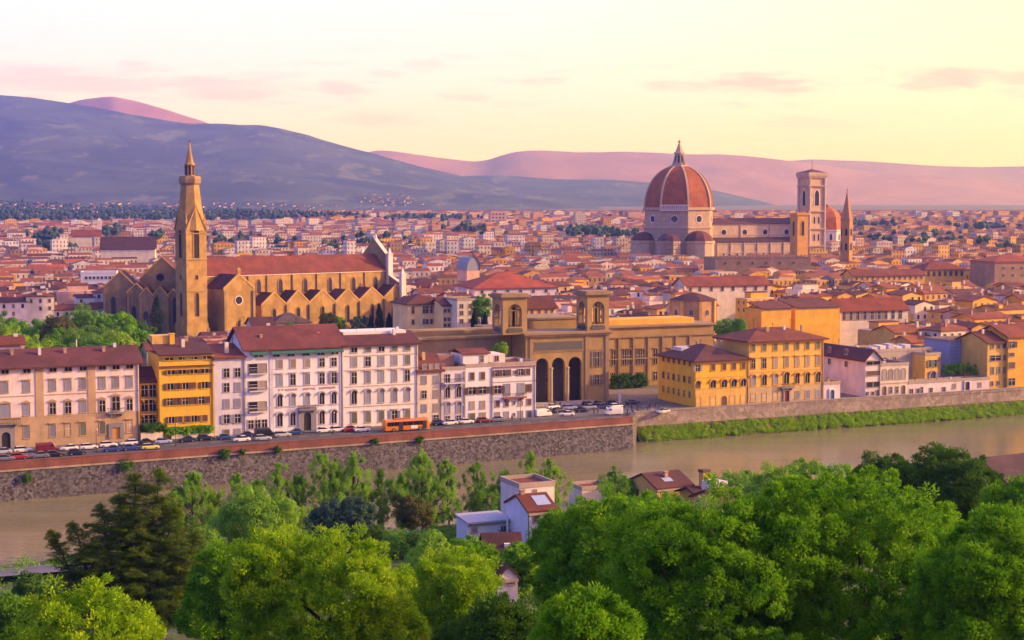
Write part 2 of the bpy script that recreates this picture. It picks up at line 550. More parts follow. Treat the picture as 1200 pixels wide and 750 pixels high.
hill('wooded_hill', [(-260, 124), (-100, 117), (0, 112), (40, 115), (80, 121), (120, 128), (165, 137), (220, 145), (262, 146), (310, 147), (350, 156), (400, 170), (450, 184), (500, 197), (540, 206), (600, 222), (660, 235), (720, 246)], 9000, 4900, H1, seed=1, zfoot=30)
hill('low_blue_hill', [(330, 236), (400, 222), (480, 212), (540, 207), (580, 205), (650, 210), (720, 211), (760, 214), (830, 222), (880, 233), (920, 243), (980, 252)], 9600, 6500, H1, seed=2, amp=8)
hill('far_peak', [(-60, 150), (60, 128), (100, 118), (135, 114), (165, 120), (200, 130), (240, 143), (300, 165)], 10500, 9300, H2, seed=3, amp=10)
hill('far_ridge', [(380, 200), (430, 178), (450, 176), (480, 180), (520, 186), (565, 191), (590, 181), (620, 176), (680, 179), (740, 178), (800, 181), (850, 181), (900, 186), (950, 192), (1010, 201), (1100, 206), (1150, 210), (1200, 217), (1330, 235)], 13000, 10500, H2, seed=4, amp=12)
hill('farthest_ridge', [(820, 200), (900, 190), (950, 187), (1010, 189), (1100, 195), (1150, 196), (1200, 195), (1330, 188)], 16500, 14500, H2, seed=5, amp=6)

# ------------------------------------------------------------------ embankments, street
RUBBLE = stone('rubble_stone', (.115, .102, .115), 2.0, .6, .8)
BRICKRED = plaster('red_brick_coping', (.20, .07, .058), .45, .6)
WALLST = stone('pale_river_wall', (.33, .25, .21), .9, .3, .3)
def wall_line(name, A, Bp, zb, zt0, zt1, th, mat, par=None, batter=.5):
    """a straight wall from A to B with its thing at A"""
    d = Bp - A; Ln = math.hypot(d.x, d.y); th_ = math.atan2(d.y, d.x)
    mb = MB()
    mb.v = [(0, -batter, zb), (Ln, -batter, zb), (Ln, th, zb), (0, th, zb), (0, 0, zt0), (Ln, 0, zt1), (Ln, th, zt1), (0, th, zt0)]
    mb.f = [(0, 1, 5, 4), (1, 2, 6, 5), (2, 3, 7, 6), (3, 0, 4, 7), (4, 5, 6, 7)]; mb.m = [0] * 5
    o = mb.build(name, mat, None, (A.x, A.y, 0), th_)
    return o, Ln
o, Ln = wall_line('embankment_wall', WA, QB, -10, -1.75, -1.75, 1.2, RUBBLE, batter=.9)
tag(o, 'high dark rubble stone embankment wall with red brick parapet along the parked cars', 'river wall')
mb = MB()
for k in range(int(Ln // 6) + 1):
    a, e = k * 6.0, min(Ln + .05, k * 6.0 + 5.97)
    mb.box(a, -.12, -1.74, e, .5, -.16 + .03 * math.sin(k * 2.7), 0)
    mb.box(a, -.2, -.13 + .03 * math.sin(k * 2.7), e, .58, .02 + .03 * math.sin(k * 2.7), 0)
mb.build('parapet', BRICKRED, o)
mb = MB(); mb.box(0, -.32, -2.15, Ln + .1, .4, -1.78)
mb.build('string_course', plaster('pale_course', (.36, .28, .21), .5, .7), o)
# return end of that wall at the step
o2, Ln2 = wall_line('embankment_wall', RA, RB + Vector((60, 28, 0)), -10, -1.0, -.75, .7, WALLST, batter=.6)
tag(o2, 'long pale stone river wall above the green reed bank', 'river wall')
mb = MB()
mb.v = [(-.5, -.12, -1.02), (Ln2, -.12, -.77), (Ln2, .82, -.77), (-.5, .82, -1.02), (-.5, -.12, -.82), (Ln2, -.12, -.57), (Ln2, .82, -.57), (-.5, .82, -.82)]
mb.f = [(0, 1, 5, 4), (1, 2, 6, 5), (2, 3, 7, 6), (3, 0, 4, 7), (4, 5, 6, 7), (3, 2, 1, 0)]; mb.m = [0] * 6
mb.build('coping', plaster('coping_stone', (.30, .25, .23), .3, .4), o2)
o3, _ = wall_line('embankment_wall', QB, RA + (RA - QB) * .02, -10, -.4, -.9, 1.2, RUBBLE, batter=.3)
tag(o3, 'short return wall closing the step between the dark and the pale embankment', 'river wall')

# reed bank foot
bankm = flat('bank_earth', (.09, .085, .03), 1, 0, .4, .4)
d = (RB - RA).normalized(); nrm = Vector((d.y, -d.x, 0))
mb = MB()
for k in range(40):
    a = RA + d * (k * 6.0 - 1); e = RA + d * (k * 6.0 + 5 )
    wa = 4.2 + .9 * math.sin(k * 1.3) + .5 * math.sin(k * .37); we = 4.2 + .9 * math.sin((k + 1) * 1.3) + .5 * math.sin((k + 1) * .37)
    mb.face([(a.x, a.y, -4.6), (e.x, e.y, -4.6), (e.x + nrm.x * we, e.y + nrm.y * we, WZ - .2), (a.x + nrm.x * wa, a.y + nrm.y * wa, WZ - .2)])
tag(mb.build('river_bank', bankm), kind='structure')

# facade line of the riverside houses
TH = math.atan(.447)
FL = Fr((-115.5, 358.0, GZ), TH)
ASPH = flat('asphalt', (.075, .072, .085), .85, 0, .3, .7)
PAVE = flat('paving', (.14, .125, .13), .9, 0, .2, .8)
mb = MB()
s_in = [FL.w(-60, -3.2), FL.w(130, -3.2), FL.w(310, -3.2)]
q = QB - QA; qa = WA + Vector((-.45, .9, 0)) * 1.4
mb.face([(qa.x, qa.y, GZ + .004), (QB.x - .9, QB.y + 1.4, GZ + .004), (RA.x, RA.y + 1, GZ + .004), (s_in[1].x, s_in[1].y, GZ + .004), (s_in[0].x - 60, s_in[0].y - 27, GZ + .004)])
mb.face([(RA.x, RA.y + 1, GZ + .004), (RB.x + 40, RB.y + 19.6, GZ + .004), (s_in[2].x, s_in[2].y, GZ + .004), (s_in[1].x, s_in[1].y, GZ + .004)])
tag(mb.build('road', ASPH), kind='structure')
pf = Fr(FL.O, TH)
mb = MB()
mb.box(-80, -3.2, 0, 128, 0.5, .13); mb.box(165, -3.2, 0, 330, .5, .13)
tag(mb.build('pavement', PAVE, None, FL.O, TH), kind='structure')
mb = MB()
mb.face([tuple(FL.w(128.5, -3.1, .006)), tuple(FL.w(164.5, -3.1, .006)), tuple(FL.w(164.5, 46, .006)), tuple(FL.w(128.5, 46, .006))])
tag(mb.build('square_paving', PAVE), kind='structure')
# painted lines of the parking bays and the lane
LINE = flat('road_paint', (.72, .70, .68), .7)
mb = MB()
for k in range(0, 34):
    u = k * 5.4 - 10
    mb.face([tuple(FL.w(u, -9.2, .010)), tuple(FL.w(u + 2.6, -9.2, .010)), tuple(FL.w(u + 2.6, -9.05, .010)), tuple(FL.w(u, -9.05, .010))])
tag(mb.build('road_marking', LINE), kind='structure')

# ------------------------------------------------------------------ riverside houses
WIN = {}
def window_meshes(style, w, h, trim):
    """frame mesh + bay mesh for one kind of window, origin at the sill centre, front towards -y"""
    key = (style, round(w, 1), round(h, 1), trim.name)
    if key in WIN: return WIN[key]
    w, h = round(w, 1), round(h, 1)
    t = .16 if w < 2 else .12
    f = MB(); p = MB()
    arched = 'a' in style
    if arched:
        r = w / 2; sp = h - r; n = 8
        pts = [(-r, 0), (-r, sp)] + [(-r * math.cos(math.pi * i / n), sp + r * math.sin(math.pi * i / n)) for i in range(1, n)] + [(r, sp), (r, 0)]
        out = [(-r - t, 0), (-r - t, sp)] + [(-(r + t) * math.cos(math.pi * i / n), sp + (r + t) * math.sin(math.pi * i / n)) for i in range(1, n)] + [(r + t, sp), (r + t, 0)]
        for i in range(len(pts) - 1):
            a, c, d, e = pts[i], pts[i + 1], out[i + 1], out[i]
            f.face([(a[0], -.13, a[1]), (c[0], -.13, c[1]), (d[0], -.13, d[1]), (e[0], -.13, e[1])])
            f.face([(e[0], -.13, e[1]), (d[0], -.13, d[1]), (d[0], .02, d[1]), (e[0], .02, e[1])])
            f.face([(a[0], -.13, a[1]), (c[0], -.13, c[1]), (c[0], .02, c[1]), (a[0], .02, a[1])])
        p.face([(a, -.025, b) for a, b in pts])
        p.box(-.04, -.07, 0, .04, -.03, h - .03, 1)
    else:
        f.box(-w / 2 - t, -.13, 0, -w / 2, .03, h); f.box(w / 2, -.13, 0, w / 2 + t, .03, h); f.box(-w / 2 - t, -.135, h, w / 2 + t, .03, h + t)
        p.face([(-w / 2, -.025, 0), (w / 2, -.025, 0), (w / 2, -.025, h), (-w / 2, -.025, h)])
        p.box(-.04, -.07, 0, .04, -.03, h - .02, 1)
        if h > 1.5: p.box(-w / 2, -.068, h * .62, w / 2, -.032, h * .62 + .07, 1)
    f.box(-w / 2 - t - .1, -.22, -.16, w / 2 + t + .1, .03, 0)
    if 'h' in style: f.box(-w / 2 - t - .15, -.42, h + t + .16, w / 2 + t + .15, .03, h + t + .36)
    if 't' in style:
        z = h + t + .16; a = w / 2 + t + .2
        f.box(-a, -.4, z, a, .03, z + .14)
        f.face([(-a, -.4, z + .14), (a, -.4, z + .14), (0, -.4, z + .62)])
        f.face([(-a, -.4, z + .14), (0, -.4, z + .62), (0, .02, z + .62), (-a, .02, z + .14)])
        f.face([(a, -.4, z + .14), (0, -.4, z + .62), (0, .02, z + .62), (a, .02, z + .14)])
    if 'v' in style and arched:
        r = w / 2 + t
        z = h - w / 2
        pr = [(-(r + .3) * math.cos(math.pi * i / 8), z + .12 + (r + .28) * math.sin(math.pi * i / 8)) for i in range(9)]
        pi_ = [(-r * math.cos(math.pi * i / 8), z + r * math.sin(math.pi * i / 8) + .05) for i in range(9)]
        for i in range(8):
            a, c, d, e = pi_[i], pi_[i + 1], pr[i + 1], pr[i]
            f.face([(a[0], -.4, a[1]), (c[0], -.4, c[1]), (d[0], -.4, d[1]), (e[0], -.4, e[1])])
            f.face([(e[0], -.4, e[1]), (d[0], -.4, d[1]), (d[0], .02, d[1]), (e[0], .02, e[1])])
    fm = f.mesh('window', [trim])
    if arched:
        sp_ = MB(); sp_.face([(a, -.06, b) for a, b in pts])
    else:
        sp_ = MB(); q = w / 2 - .02; sp_.ring([(-q, -.03), (-q, -.09), (-.03, -.09), (-.02, -.05), (.02, -.05), (.03, -.09), (q, -.09), (q, -.03)], .02, h - .02)
    so_ = MB(); q = w / 2
    so_.box(-q * .48, -.19, .02, q * .48, -.14, h - .02)
    WIN[key] = (fm, p.mesh('pane', [GLASS, SLAB]), {}, {}, sp_, so_)
    return WIN[key]
def window(parent, x, y, z, style, w, h, fill, trim, rz=0):
    fm, pm, sd, od, sp_, so_ = window_meshes(style, w, h, trim)
    o = link('window', fm, parent, (x, y, z), rz)
    mt = {'s': S_GREY, 'b': S_BROWN, 'e': S_GREEN, 'n': S_TAN}
    if fill in mt:
        if fill not in sd: sd[fill] = sp_.mesh('shutter', [mt[fill]])
        link('shutter', sd[fill], o)
    else:
        link('pane', pm, o)
        k = {'o': 'b', 'q': 's', 'r': 'e'}.get(fill)
        if k:
            if k not in od: od[k] = so_.mesh('shutter', [mt[k]])
            q = round(w, 1) / 2; q = q + (.16 if w < 2 else .12) + q * .48
            for e in (-q, q): link('shutter', od[k], o, (e, 0, 0))
    return o

class House:
    """a riverside house: walls, roof, cornice, string courses, windows in rows"""
    def __init__(s, name, label, cat, x0, x1, ye, wall, off=0, depth=13, rise=2.6, roof='x', roofm=None, ov=.7, trim=TRIM, base=None, strings=(), band=None, group=None, fr=None, thick=.35):
        fr = fr or FL
        zg = 9
        a, e = fr.u(x0, off, zg) + .03, fr.u(x1, off, zg) - .03
        s.root = empty(name, fr.w(a, off), fr.th)
        s.fr = Fr(fr.w(a, off), fr.th)
        tag(s.root, label, cat, group)
        s.W, s.D, s.trim, s.wall = e - a, depth, trim, wall
        s.xc = (x0 + x1) / 2
        s.H = s.z(ye)
        mb = MB()
        if roof in ('x', 'y'): mb.gwall(0, 0, s.W, depth, -.5, s.H, rise, roof)
        else: mb.box(0, 0, -.5, s.W, depth, s.H, top=(roof == 'flat'), bot=False)
        mb.build('wall', wall, s.root)
        roofm = roofm or ROOF
        mb = MB()
        if roof in ('x', 'y'): mb.gable(0, 0, s.W, depth, s.H, rise, ov, thick, roof)
        elif roof == 'hip': mb.hip(0, 0, s.W, depth, s.H + .02, rise, ov, thick)
        elif roof == 'flat':
            mb.box(.3, .3, s.H + .02, s.W - .3, depth - .3, s.H + .14)
        elif roof == 'shed':
            P = [(-.3, -ov, s.H - .1), (s.W + .3, -ov, s.H - .1), (s.W + .3, depth, s.H + rise), (-.3, depth, s.H + rise)]
            for k in (0, .3): mb.face([(p[0], p[1], p[2] + k) for p in P])
            for i in range(4):
                p, q = P[i], P[(i + 1) % 4]; mb.face([p, q, (q[0], q[1], q[2] + .3), (p[0], p[1], p[2] + .3)])
        s.roof = mb.build('roof', roofm, s.root)
        if fr is FL and s.H > 9:
            mb = MB(); mb.box(s.W - .42, -.24, .2, s.W - .28, -.06, s.H - .6); mb.build('downpipe', plaster('old_copper', (.16, .12, .10)), s.root)
        if roof != 'flat':
            mb = MB(); mb.box(-.02, -.3, s.H - .55, s.W + .02, -.003, s.H - .15); mb.build('cornice', trim, s.root)
        else:
            mb = MB()
            for q in ((-.1, -.12, s.W + .1, .18), (-.1, depth - .18, s.W + .1, depth + .1)): mb.box(q[0], q[1], s.H - .1, q[2], q[3], s.H + .75)
            mb.box(-.1, .185, s.H - .1, .18, depth - .185, s.H + .75); mb.box(s.W - .18, .185, s.H - .1, s.W + .1, depth - .185, s.H + .75)
            mb.build('parapet', trim, s.root)
        if strings:
            for yy in strings:
                z = s.z(yy); mb = MB(); mb.box(-.01, -.1, z - .12, s.W + .01, -.003, z + .12); mb.build('string_course', trim, s.root)
        if band:
            z = s.z(band[0]); mb = MB(); mb.box(-.015, -.055, -.4, s.W + .015, -.002, z); mb.build('base_course', band[1], s.root)
            s.band = z
    def z(s, py): return s.fr.z(s.xc, py)
    def x(s, px, z=8): return s.fr.u(px, 0, z)
    def px2m(s): return scale_at(s.fr.w(s.W / 2, 0))
    def row(s, y, w, h, cols, style='f', fills='s', trim=None):
        """w, h in photo pixels, y the middle row of the window"""
        k = s.px2m()
        du = (s.fr.u(s.xc + 1, 0, 8) - s.fr.u(s.xc, 0, 8))
        for i, c in enumerate(cols):
            z = s.z(y + h / 2)
            window(s.root, s.x(c, z), 0, z, style, w * du, h / k, fills[i % len(fills)], trim or s.trim)
    def side(s, n, zs, w, h, fills='g', x0=2.0):
        """windows on the left flank"""
        for z in zs:
            for i in range(n):
                window(s.root, 0, x0 + (s.D - 2 * x0) * (i + .5) / n, z, 'f', w, h, fills[i % len(fills)], s.trim, -math.pi / 2)
    def chimney(s, x, y, w=.7, h=1.6, mat=None):
        mb = MB(); z = s.H + .4
        mb.box(x - w / 2, y - w / 2, z, x + w / 2, y + w / 2, z + h + 1.4); mb.box(x - w / 2 - .12, y - w / 2 - .12, z + h + 1.4, x + w / 2 + .12, y + w / 2 + .12, z + h + 1.55)
        mb.build('chimney', mat or plaster('chimney_plaster', (.45, .28, .2)), s.roof)
    def box(s, name, mat, x0, y0, z0, x1, y1, z1, parent=None):
        mb = MB(); mb.box(x0, y0, z0, x1, y1, z1); return mb.build(name, mat, parent or s.root)
    def balcony(s, px, py, wpx, mat=None, rail=True):
        du = (s.fr.u(s.xc + 1, 0, 8) - s.fr.u(s.xc, 0, 8)); z = s.z(py); x = s.x(px, z); w = wpx * du / 2
        mb = MB(); mb.box(x - w, -1.1, z - .3, x + w, -.003, z)
        for q in (x - w * .75, x + w * .75 - .3): mb.box(q, -.8, z - .9, q + .3, -.003, z - .303)
        b = mb.build('balcony', mat or GREYST, s.root)
        if rail:
            mb = MB()
            mb.box(x - w, -1.08, z + .95, x + w, -1.0, z + 1.05); n = max(6, int(w * 5))
            for i in range(n + 1):
                q = x - w + (2 * w - .08) * i / n; mb.box(q, -1.07, z + .003, q + .06, -1.01, z + .947)
            for q in (x - w, x + w - .06):
                mb.box(q, -.99, z + .95, q + .06, -.003, z + 1.05)
            mb.build('railing', IRON, b)
    def portal(s, px, y0, y1, wpx, mat, fill, arched=True, surround=.9):
        du = (s.fr.u(s.xc + 1, 0, 8) - s.fr.u(s.xc, 0, 8)); x = s.x(px, 2); w = wpx * du; h = s.z(y0) - max(0, s.z(y1)); zb = max(.13, s.z(y1))
        mb = MB(); a = w / 2 + surround
        if arched: mb.arch(x - a, x + a, zb, zb + h + surround, x, w, zb + h - w / 2, -.35, .33)
        else:
            mb.box(x - a, -.35, zb, x - w / 2, -.003, zb + h); mb.box(x + w / 2, -.35, zb, x + a, -.003, zb + h); mb.box(x - a, -.36, zb + h, x + a, -.003, zb + h + surround)
        for q in (x - a, x + a):
            mb.face([(q, -.35, zb), (q, -.003, zb), (q, -.003, zb + h + surround), (q, -.35, zb + h + surround)])
        mb.face([(x - a, -.35, zb + h + surround), (x + a, -.35, zb + h + surround), (x + a, -.003, zb + h + surround), (x - a, -.003, zb + h + surround)])
        d = mb.build('doorway', mat, s.root)
        mb = MB(); mb.box(x - w / 2 - .02, -.06, zb, x + w / 2 + .02, -.004, zb + h - .02); mb.box(x - .03, -.09, zb, x + .03, -.061, zb + h * .7)
        mb.build('door', fill, d)

P_PINK = plaster('pink_cream_plaster', (.77, .63, .61))
P_TAN = plaster('tan_stone_base', (.50, .335, .19), .3, .45)
P_YEL = plaster('egg_yellow_plaster', (.80, .47, .035), .18, .25)
P_LIL = plaster('pale_lilac_plaster', (.66, .60, .66))
P_WHT = plaster('white_plaster', (.80, .745, .77), .14, .22)
P_CRM = plaster('cream_plaster', (.74, .61, .48))
P_GOLD = plaster('gold_plaster', (.74, .44, .10))
P_OCH = plaster('ochre_plaster', (.66, .36, .09))
P_GRYW = plaster('grey_side_wall', (.42, .35, .31))
P_ORNG = plaster('orange_plaster', (.78, .40, .05))
RB_GROUP = 'houses along the riverside street'
DOOR_O = flat('orange_door', (.62, .27, .04), .6)
DOOR_D = flat('dark_door', (.03, .025, .025), .5)
DOOR_R = flat('red_door', (.22, .03, .03), .6)

# 1 the long pink palace at the left edge
h = House('palace', 'long pink and cream palace with tan stone ground floor, orange door and hooded windows', 'palace', -46, 163.5, 428.5, P_PINK, depth=15, rise=3.2, roofm=ROOF2, group=RB_GROUP, trim=P_TAN, strings=(462.5, 488.5), band=(487, P_TAN), ov=1.1)
cols = (-36, -14, 6, 31.5, 62, 80, 97.5, 120, 136, 152)
h.row(433.5, 8, 5, cols, 'f', 'g')
h.row(452, 6.5, 12, cols, 'h', 's')
h.row(479, 6.5, 13, (-36, -14, 31.5, 62, 80, 97.5, 120, 152), 't', 'sssggsgg')
h.row(479, 12, 15, (6,), 't', 's'); h.row(477, 9, 16, (136,), 't', 'g')
h.row(505, 6.5, 14, (-36, -14, 31.5, 62, 80, 97.5, 120, 152), 'h', 'ssssgeeg')
h.balcony(6, 493, 34); h.balcony(136, 487, 20)
h.portal(7, 504, 527, 10, GREYST, DOOR_D, surround=1.0)
h.portal(136, 505, 518, 9, GREYST, DOOR_O, arched=False)
for px in (47, 108):
    q = h.x(px); h.box('pilaster', P_TAN, q - .9, -.14, h.band + .01, q + .9, -.004, h.H - .6)
for q in (12, 24, 33): h.chimney(q, 5 + q % 3)
h.box('mast', SLAB, h.x(96, 16), 8, h.H + 2.6, h.x(96, 16) + .25, 8.25, h.H + 5.2)
PAL = h
# roof pavilion behind it
h = House('roof_pavilion', 'small white attic pavilion with red roof rising behind the long pink palace', 'house', -6, 28.5, 404, P_WHT, off=17, depth=8, rise=1.6, group='houses behind the riverside fronts')
h.row(412, 5, 6, (10, 20), 'f', 'g')

# 2 loggia house between palace and yellow house
h = House('loggia_house', 'low house with three floors of dark open loggias between the palace and the yellow house', 'house', 164.5, 187, 447, P_GOLD, off=3, depth=11, rise=2.8, roofm=ROOF2, trim=P_GOLD, group=RB_GROUP)
for y in (458, 475, 493): h.row(y, 8, 13.5, (169.5, 179), 'f', 'gg')
for y in (466.5, 484, 501): h.balcony(174.5, y, 20, P_GOLD)

# 3 the egg-yellow house
h = House('yellow_house', 'egg yellow five storey house with rows of brown shutters and ivy at its foot', 'house', 187, 251, 415.5, P_YEL, depth=14, rise=2.6, roof='shed', roofm=ROOF2, trim=plaster('yellow_trim', (.62, .34, .05)), group=RB_GROUP, strings=(428.7,))
h.row(419, 10.5, 5, (198.5, 214, 227, 242), 'f', 'rrrr')
h.row(435.5, 8, 5, (200.5, 213.5, 227, 240), 'f', 'oooo')
h.row(452, 7, 7.5, (199.5, 208, 217.5, 226, 240), 'f', 'obobo')
h.row(470, 6.5, 8, (199, 207.5, 217, 226, 236, 243), 'f', 'obobob')
h.row(491, 6.5, 7.5, (201, 211.5, 217.5, 227.5, 240), 'f', 'obbob')
h.side(2, (6, 10, 14), .6, .9)
h.chimney(5, 9, 1.2, 2.6, P_YEL); h.chimney(9, 11, .8, 1.6)
mb = MB(); mb.box(.2, 9, h.H + 1.2, 5.5, 13.7, h.H + 4.0); mb.build('roof_block', P_GOLD, h.root)
h.box('roof_band', S_BROWN, -.05, -.5, h.z(429.2) - .1, h.W + .05, -.102, h.z(428.3) + .05)
YH = h

# 4 narrow lilac house
h = House('narrow_house', 'narrow pale lilac house with two columns of windows left of the white hotel', 'house', 251, 288, 419, P_LIL, depth=12, rise=2.2, roof='shed', group=RB_GROUP)
for y, fl in ((437, 'gg'), (454, 'gs'), (473, 'ss'), (491, 'qq')): h.row(y, 6, 10, (265.5, 278.5), 'f', fl)
h.row(507, 6, 7, (265.5, 278.5), 'f', 'es')

# 5 hotel
h = House('hotel', 'large white hotel front with green awnings under the roof and an arched stone entrance', 'hotel', 288, 402.5, 407, P_WHT, depth=17, rise=4.6, roofm=tiles('hotel_tiles', (.16, .042, .036)), group=RB_GROUP, trim=plaster('hotel_trim', (.55, .46, .44)), strings=(452.5, 476), ov=.9)
hc = (328, 343.3, 360, 377.3, 391.4)
h.row(426, 6, 10, hc, 'f', 'nnngw'); h.row(445, 6, 12.5, hc, 'h', 'sgsgq')
h.row(469, 5.6, 14, hc, 'av', 'gssgg'); h.row(491, 6, 15, (328, 343.3, 377.3, 391.4), 'av', 'gggg')
for y in (430, 450, 474):
    h.row(y, 20, 11, (302,), 'f', 'g', GREYST); h.row(y, 8, 11, (306.5,), 'f', 'n')
    z = h.z(y + 5.5); a, e = h.x(291.5, z), h.x(312.5, z)
    bb = h.box('balcony', P_LIL, a, -.9, z - .25, e, -.24, z)
    mb = MB(); mb.box(a, -.9, z + .9, e, -.82, z + 1.0)
    for i in range(15): q = a + (e - a - .06) * i / 14; mb.box(q, -.88, z + .003, q + .05, -.84, z + .897)
    mb.build('railing', GREYST, bb)
h.row(494.5, 6, 10, (294, 302, 310), 'f', 'ggg')
h.portal(360, 484, 505, 8.5, GREYST, DOOR_D, surround=1.4)
h.balcony(360, 480, 21, GREYST)
h.row(412.5, 9.5, 8, (303,), 'f', 'g'); h.row(413, 8, 8, (323.5, 341, 358.5, 376, 392.5), 'f', 'ggggg')
AWN = flat('green_awning', (.035, .12, .105), .8)
for c, wv in ((303, 17), (325, 16), (342.5, 16), (360, 17), (377.5, 15), (393, 15)):
    z = h.z(408.3); x = h.x(c, z); k = wv * .118
    mb = MB(); mb.v = [(x - k, -.25, z), (x + k, -.25, z), (x + k, -1.4, z - 1.0), (x - k, -1.4, z - 1.0), (x - k, -1.4, z - 1.25), (x + k, -1.4, z - 1.25), (x - k, -.25, z - .25), (x + k, -.25, z - .25)]
    mb.f = [(0, 1, 2, 3), (3, 2, 5, 4), (4, 5, 7, 6), (0, 3, 4, 6), (1, 7, 5, 2)]; mb.m = [0] * 5
    mb.build('awning', AWN, h.root)
for px in (318.5, 400.5):
    q = h.x(px); h.box('pilaster', P_LIL, q - .5, -.12, .1, q + .5, -.004, h.H - .6)
for q, y in ((5, 4), (14, 6), (20, 5), (23, 11)): h.chimney(q, y, .6, 1.2)
# raised lettering band (unreadable at this size in the photograph: a row of rust-coloured strokes)
RUST = flat('rust_lettering', (.50, .24, .19), .7)
mb = MB(); z0_, z1_ = h.z(457.6), h.z(454.8); xa, xb = h.x(327), h.x(393)
random.seed(3)
def stroke(x, k, w, hgt):
    # plain capital-like strokes
    mb.box(x, -.09, z0_, x + .12, -.004, z0_ + hgt)
    if k in (0, 2, 3): mb.box(x + w, -.09, z0_, x + w + .12, -.004, z0_ + hgt)
    if k in (0, 1): mb.box(x + .125, -.085, z0_ + hgt - .14, x + w - .005, -.004, z0_ + hgt)
    if k in (2, 1): mb.box(x + .125, -.085, z0_ + hgt * .45, x + w - .005, -.004, z0_ + hgt * .45 + .13)
    if k == 3: mb.box(x + .125, -.085, z0_, x + w - .005, -.004, z0_ + .13)
for seg in ((0, .34, 6), (.43, .64, 5), (.72, 1, 8)):
    for i in range(seg[2]):
        stroke(xa + (xb - xa) * (seg[0] + (seg[1] - seg[0]) * i / seg[2]), random.randrange(4), .42, (z1_ - z0_) * .9)
mb.build('lettering', RUST, h.root)
h.box('gable_block', plaster('bluish_white_plaster', (.66, .66, .74)), .03, 8, h.H - .5, 4.5, 16.5, h.H + 3.2)
HOT = h

# 6 second white front
h = House('white_palace', 'white five bay building with arched second floor windows beside the awning hotel', 'palace', 402.5, 490, 403.5, P_CRM if False else plaster('warm_white_plaster', (.80, .73, .70), .14, .22), depth=16, rise=2.4, roofm=tiles('hotel_tiles', (.16, .042, .036)), group=RB_GROUP, trim=plaster('warm_trim', (.52, .42, .36)), strings=(416, 432.5, 451.5, 475), ov=.9)
wc = (415, 431.2, 447, 462.3, 477.3)
h.row(409, 6.5, 5.5, wc, 'f', 'gegee'); h.row(423, 6, 11, wc, 'f', 'sgsse'); h.row(441.5, 5.6, 13, wc, 'h', 'gsssg')
h.row(464, 5.6, 15, wc, 'av', 'gssss'); h.row(488, 6, 12, wc, 'h', 'eeeqe')
h.portal(430, 500, 506, 6, GREYST, DOOR_D, arched=False, surround=.3)
h.box('terrace', SLAB, 2, 6, h.H + 1.6, h.W - 1, 15, h.H + 2.9)
# 7 small cream house
h = House('cream_house', 'small cream house with terracotta roof set back between the white fronts', 'house', 490, 518, 434, P_CRM, depth=11, rise=3.6, group=RB_GROUP, roofm=ROOF2)
for y, f in ((445, 'ss'), (462, 'gn'), (478, 'sn')): h.row(y, 5, 8.5, (497, 511), 'f', f)
h.row(491, 6, 8, (511,), 'f', 'g')
h.row(429.6, 4, 5, (497.5, 505, 512), 'f', 'sns')
# 8 arched balcony house
h = House('arched_house', 'slim lilac white house with arched windows and a roof terrace', 'house', 518, 545.5, 433, P_LIL, depth=11, rise=2, roof='flat', group=RB_GROUP)
h.row(443, 5, 9, (524.5, 537.5), 'f', 'gs'); h.row(459.5, 5, 12, (524.5, 537.5), 'av', 'gg'); h.row(478, 5, 12, (524.5, 537.5), 'av', 'ss'); h.row(491, 5, 7, (524.5, 537.5), 'f', 'gg')
h.balcony(531, 448, 24, P_LIL)
h.box('roof_hut', plaster('brown_hut', (.28, .16, .13)), .5, 4, h.H + .2, 5, 10, h.H + 3.4)
for k in range(3):
    pass
# 9
h = House('plain_house', 'plain white house with brown shutters and low penthouse next to the arched house', 'house', 545.5, 578, 429.5, P_WHT, depth=12, rise=1, roof='flat', group=RB_GROUP)
h.row(440.5, 5, 8.5, (553.2, 565.5), 'f', 'bb'); h.row(457.5, 8, 8, (553.2, 565.5), 'f', 'oo'); h.row(474.5, 5, 8.5, (553.2, 565.5), 'f', 'nn'); h.row(488, 6, 8, (553.2, 565.5), 'f', 'en')
z = h.H; h.box('penthouse', P_WHT, .3, 2.4, z + .2, h.W - .3, 11, z + 3.1); mb = MB(); mb.gable(.3, 2.4, h.W - .3, 11, z + 3.12, .9, .5); mb.build('penthouse_roof', ROOF, h.root)
window(h.root, h.W * .72, 2.4, z + .9, 'f', .8, 1.6, 'g', TRIM)
# 10 corner house of the piazza
h = House('corner_house', 'white corner house with small brown shutters and red brick top terrace by the square', 'house', 578, 628, 427.5, P_WHT, depth=13, rise=1, roof='flat', group=RB_GROUP, strings=(447,))
h.row(436.5, 5, 7, (582.5, 589, 596, 610, 618.5), 'f', 'oobob'); h.row(436.5, 2.5, 4, (603,), 'f', 'g')
h.row(455.5, 7.5, 9, (583, 619), 'f', 'ob'); h.row(456, 7, 13, (594, 610.5), 'f', 'ss'); h.row(472, 4.5, 7, (583, 593.5, 610, 620), 'f', 'bbnb'); h.row(486.5, 5, 9, (583, 593.5, 610, 620), 'f', 'nsse')
h.balcony(602, 465, 27, plaster('red_brown_slab', (.30, .10, .09)))
for q in (472, 486): h.row(q, 1.8, 3.5, (602.5,), 'f', 'b')
z = h.H; h.box('penthouse', P_PINK, .6, 4, z + .2, h.W * .42, 12, z + 2.6); window(h.root, h.W * .22, 4, z + .8, 'f', 1.0, 1.3, 'g', TRIM)
h.box('roof_ledge', plaster('red_brown_slab', (.30, .10, .09)), -.2, -.45, z - .55, h.W + .2, -.121, z - .3)

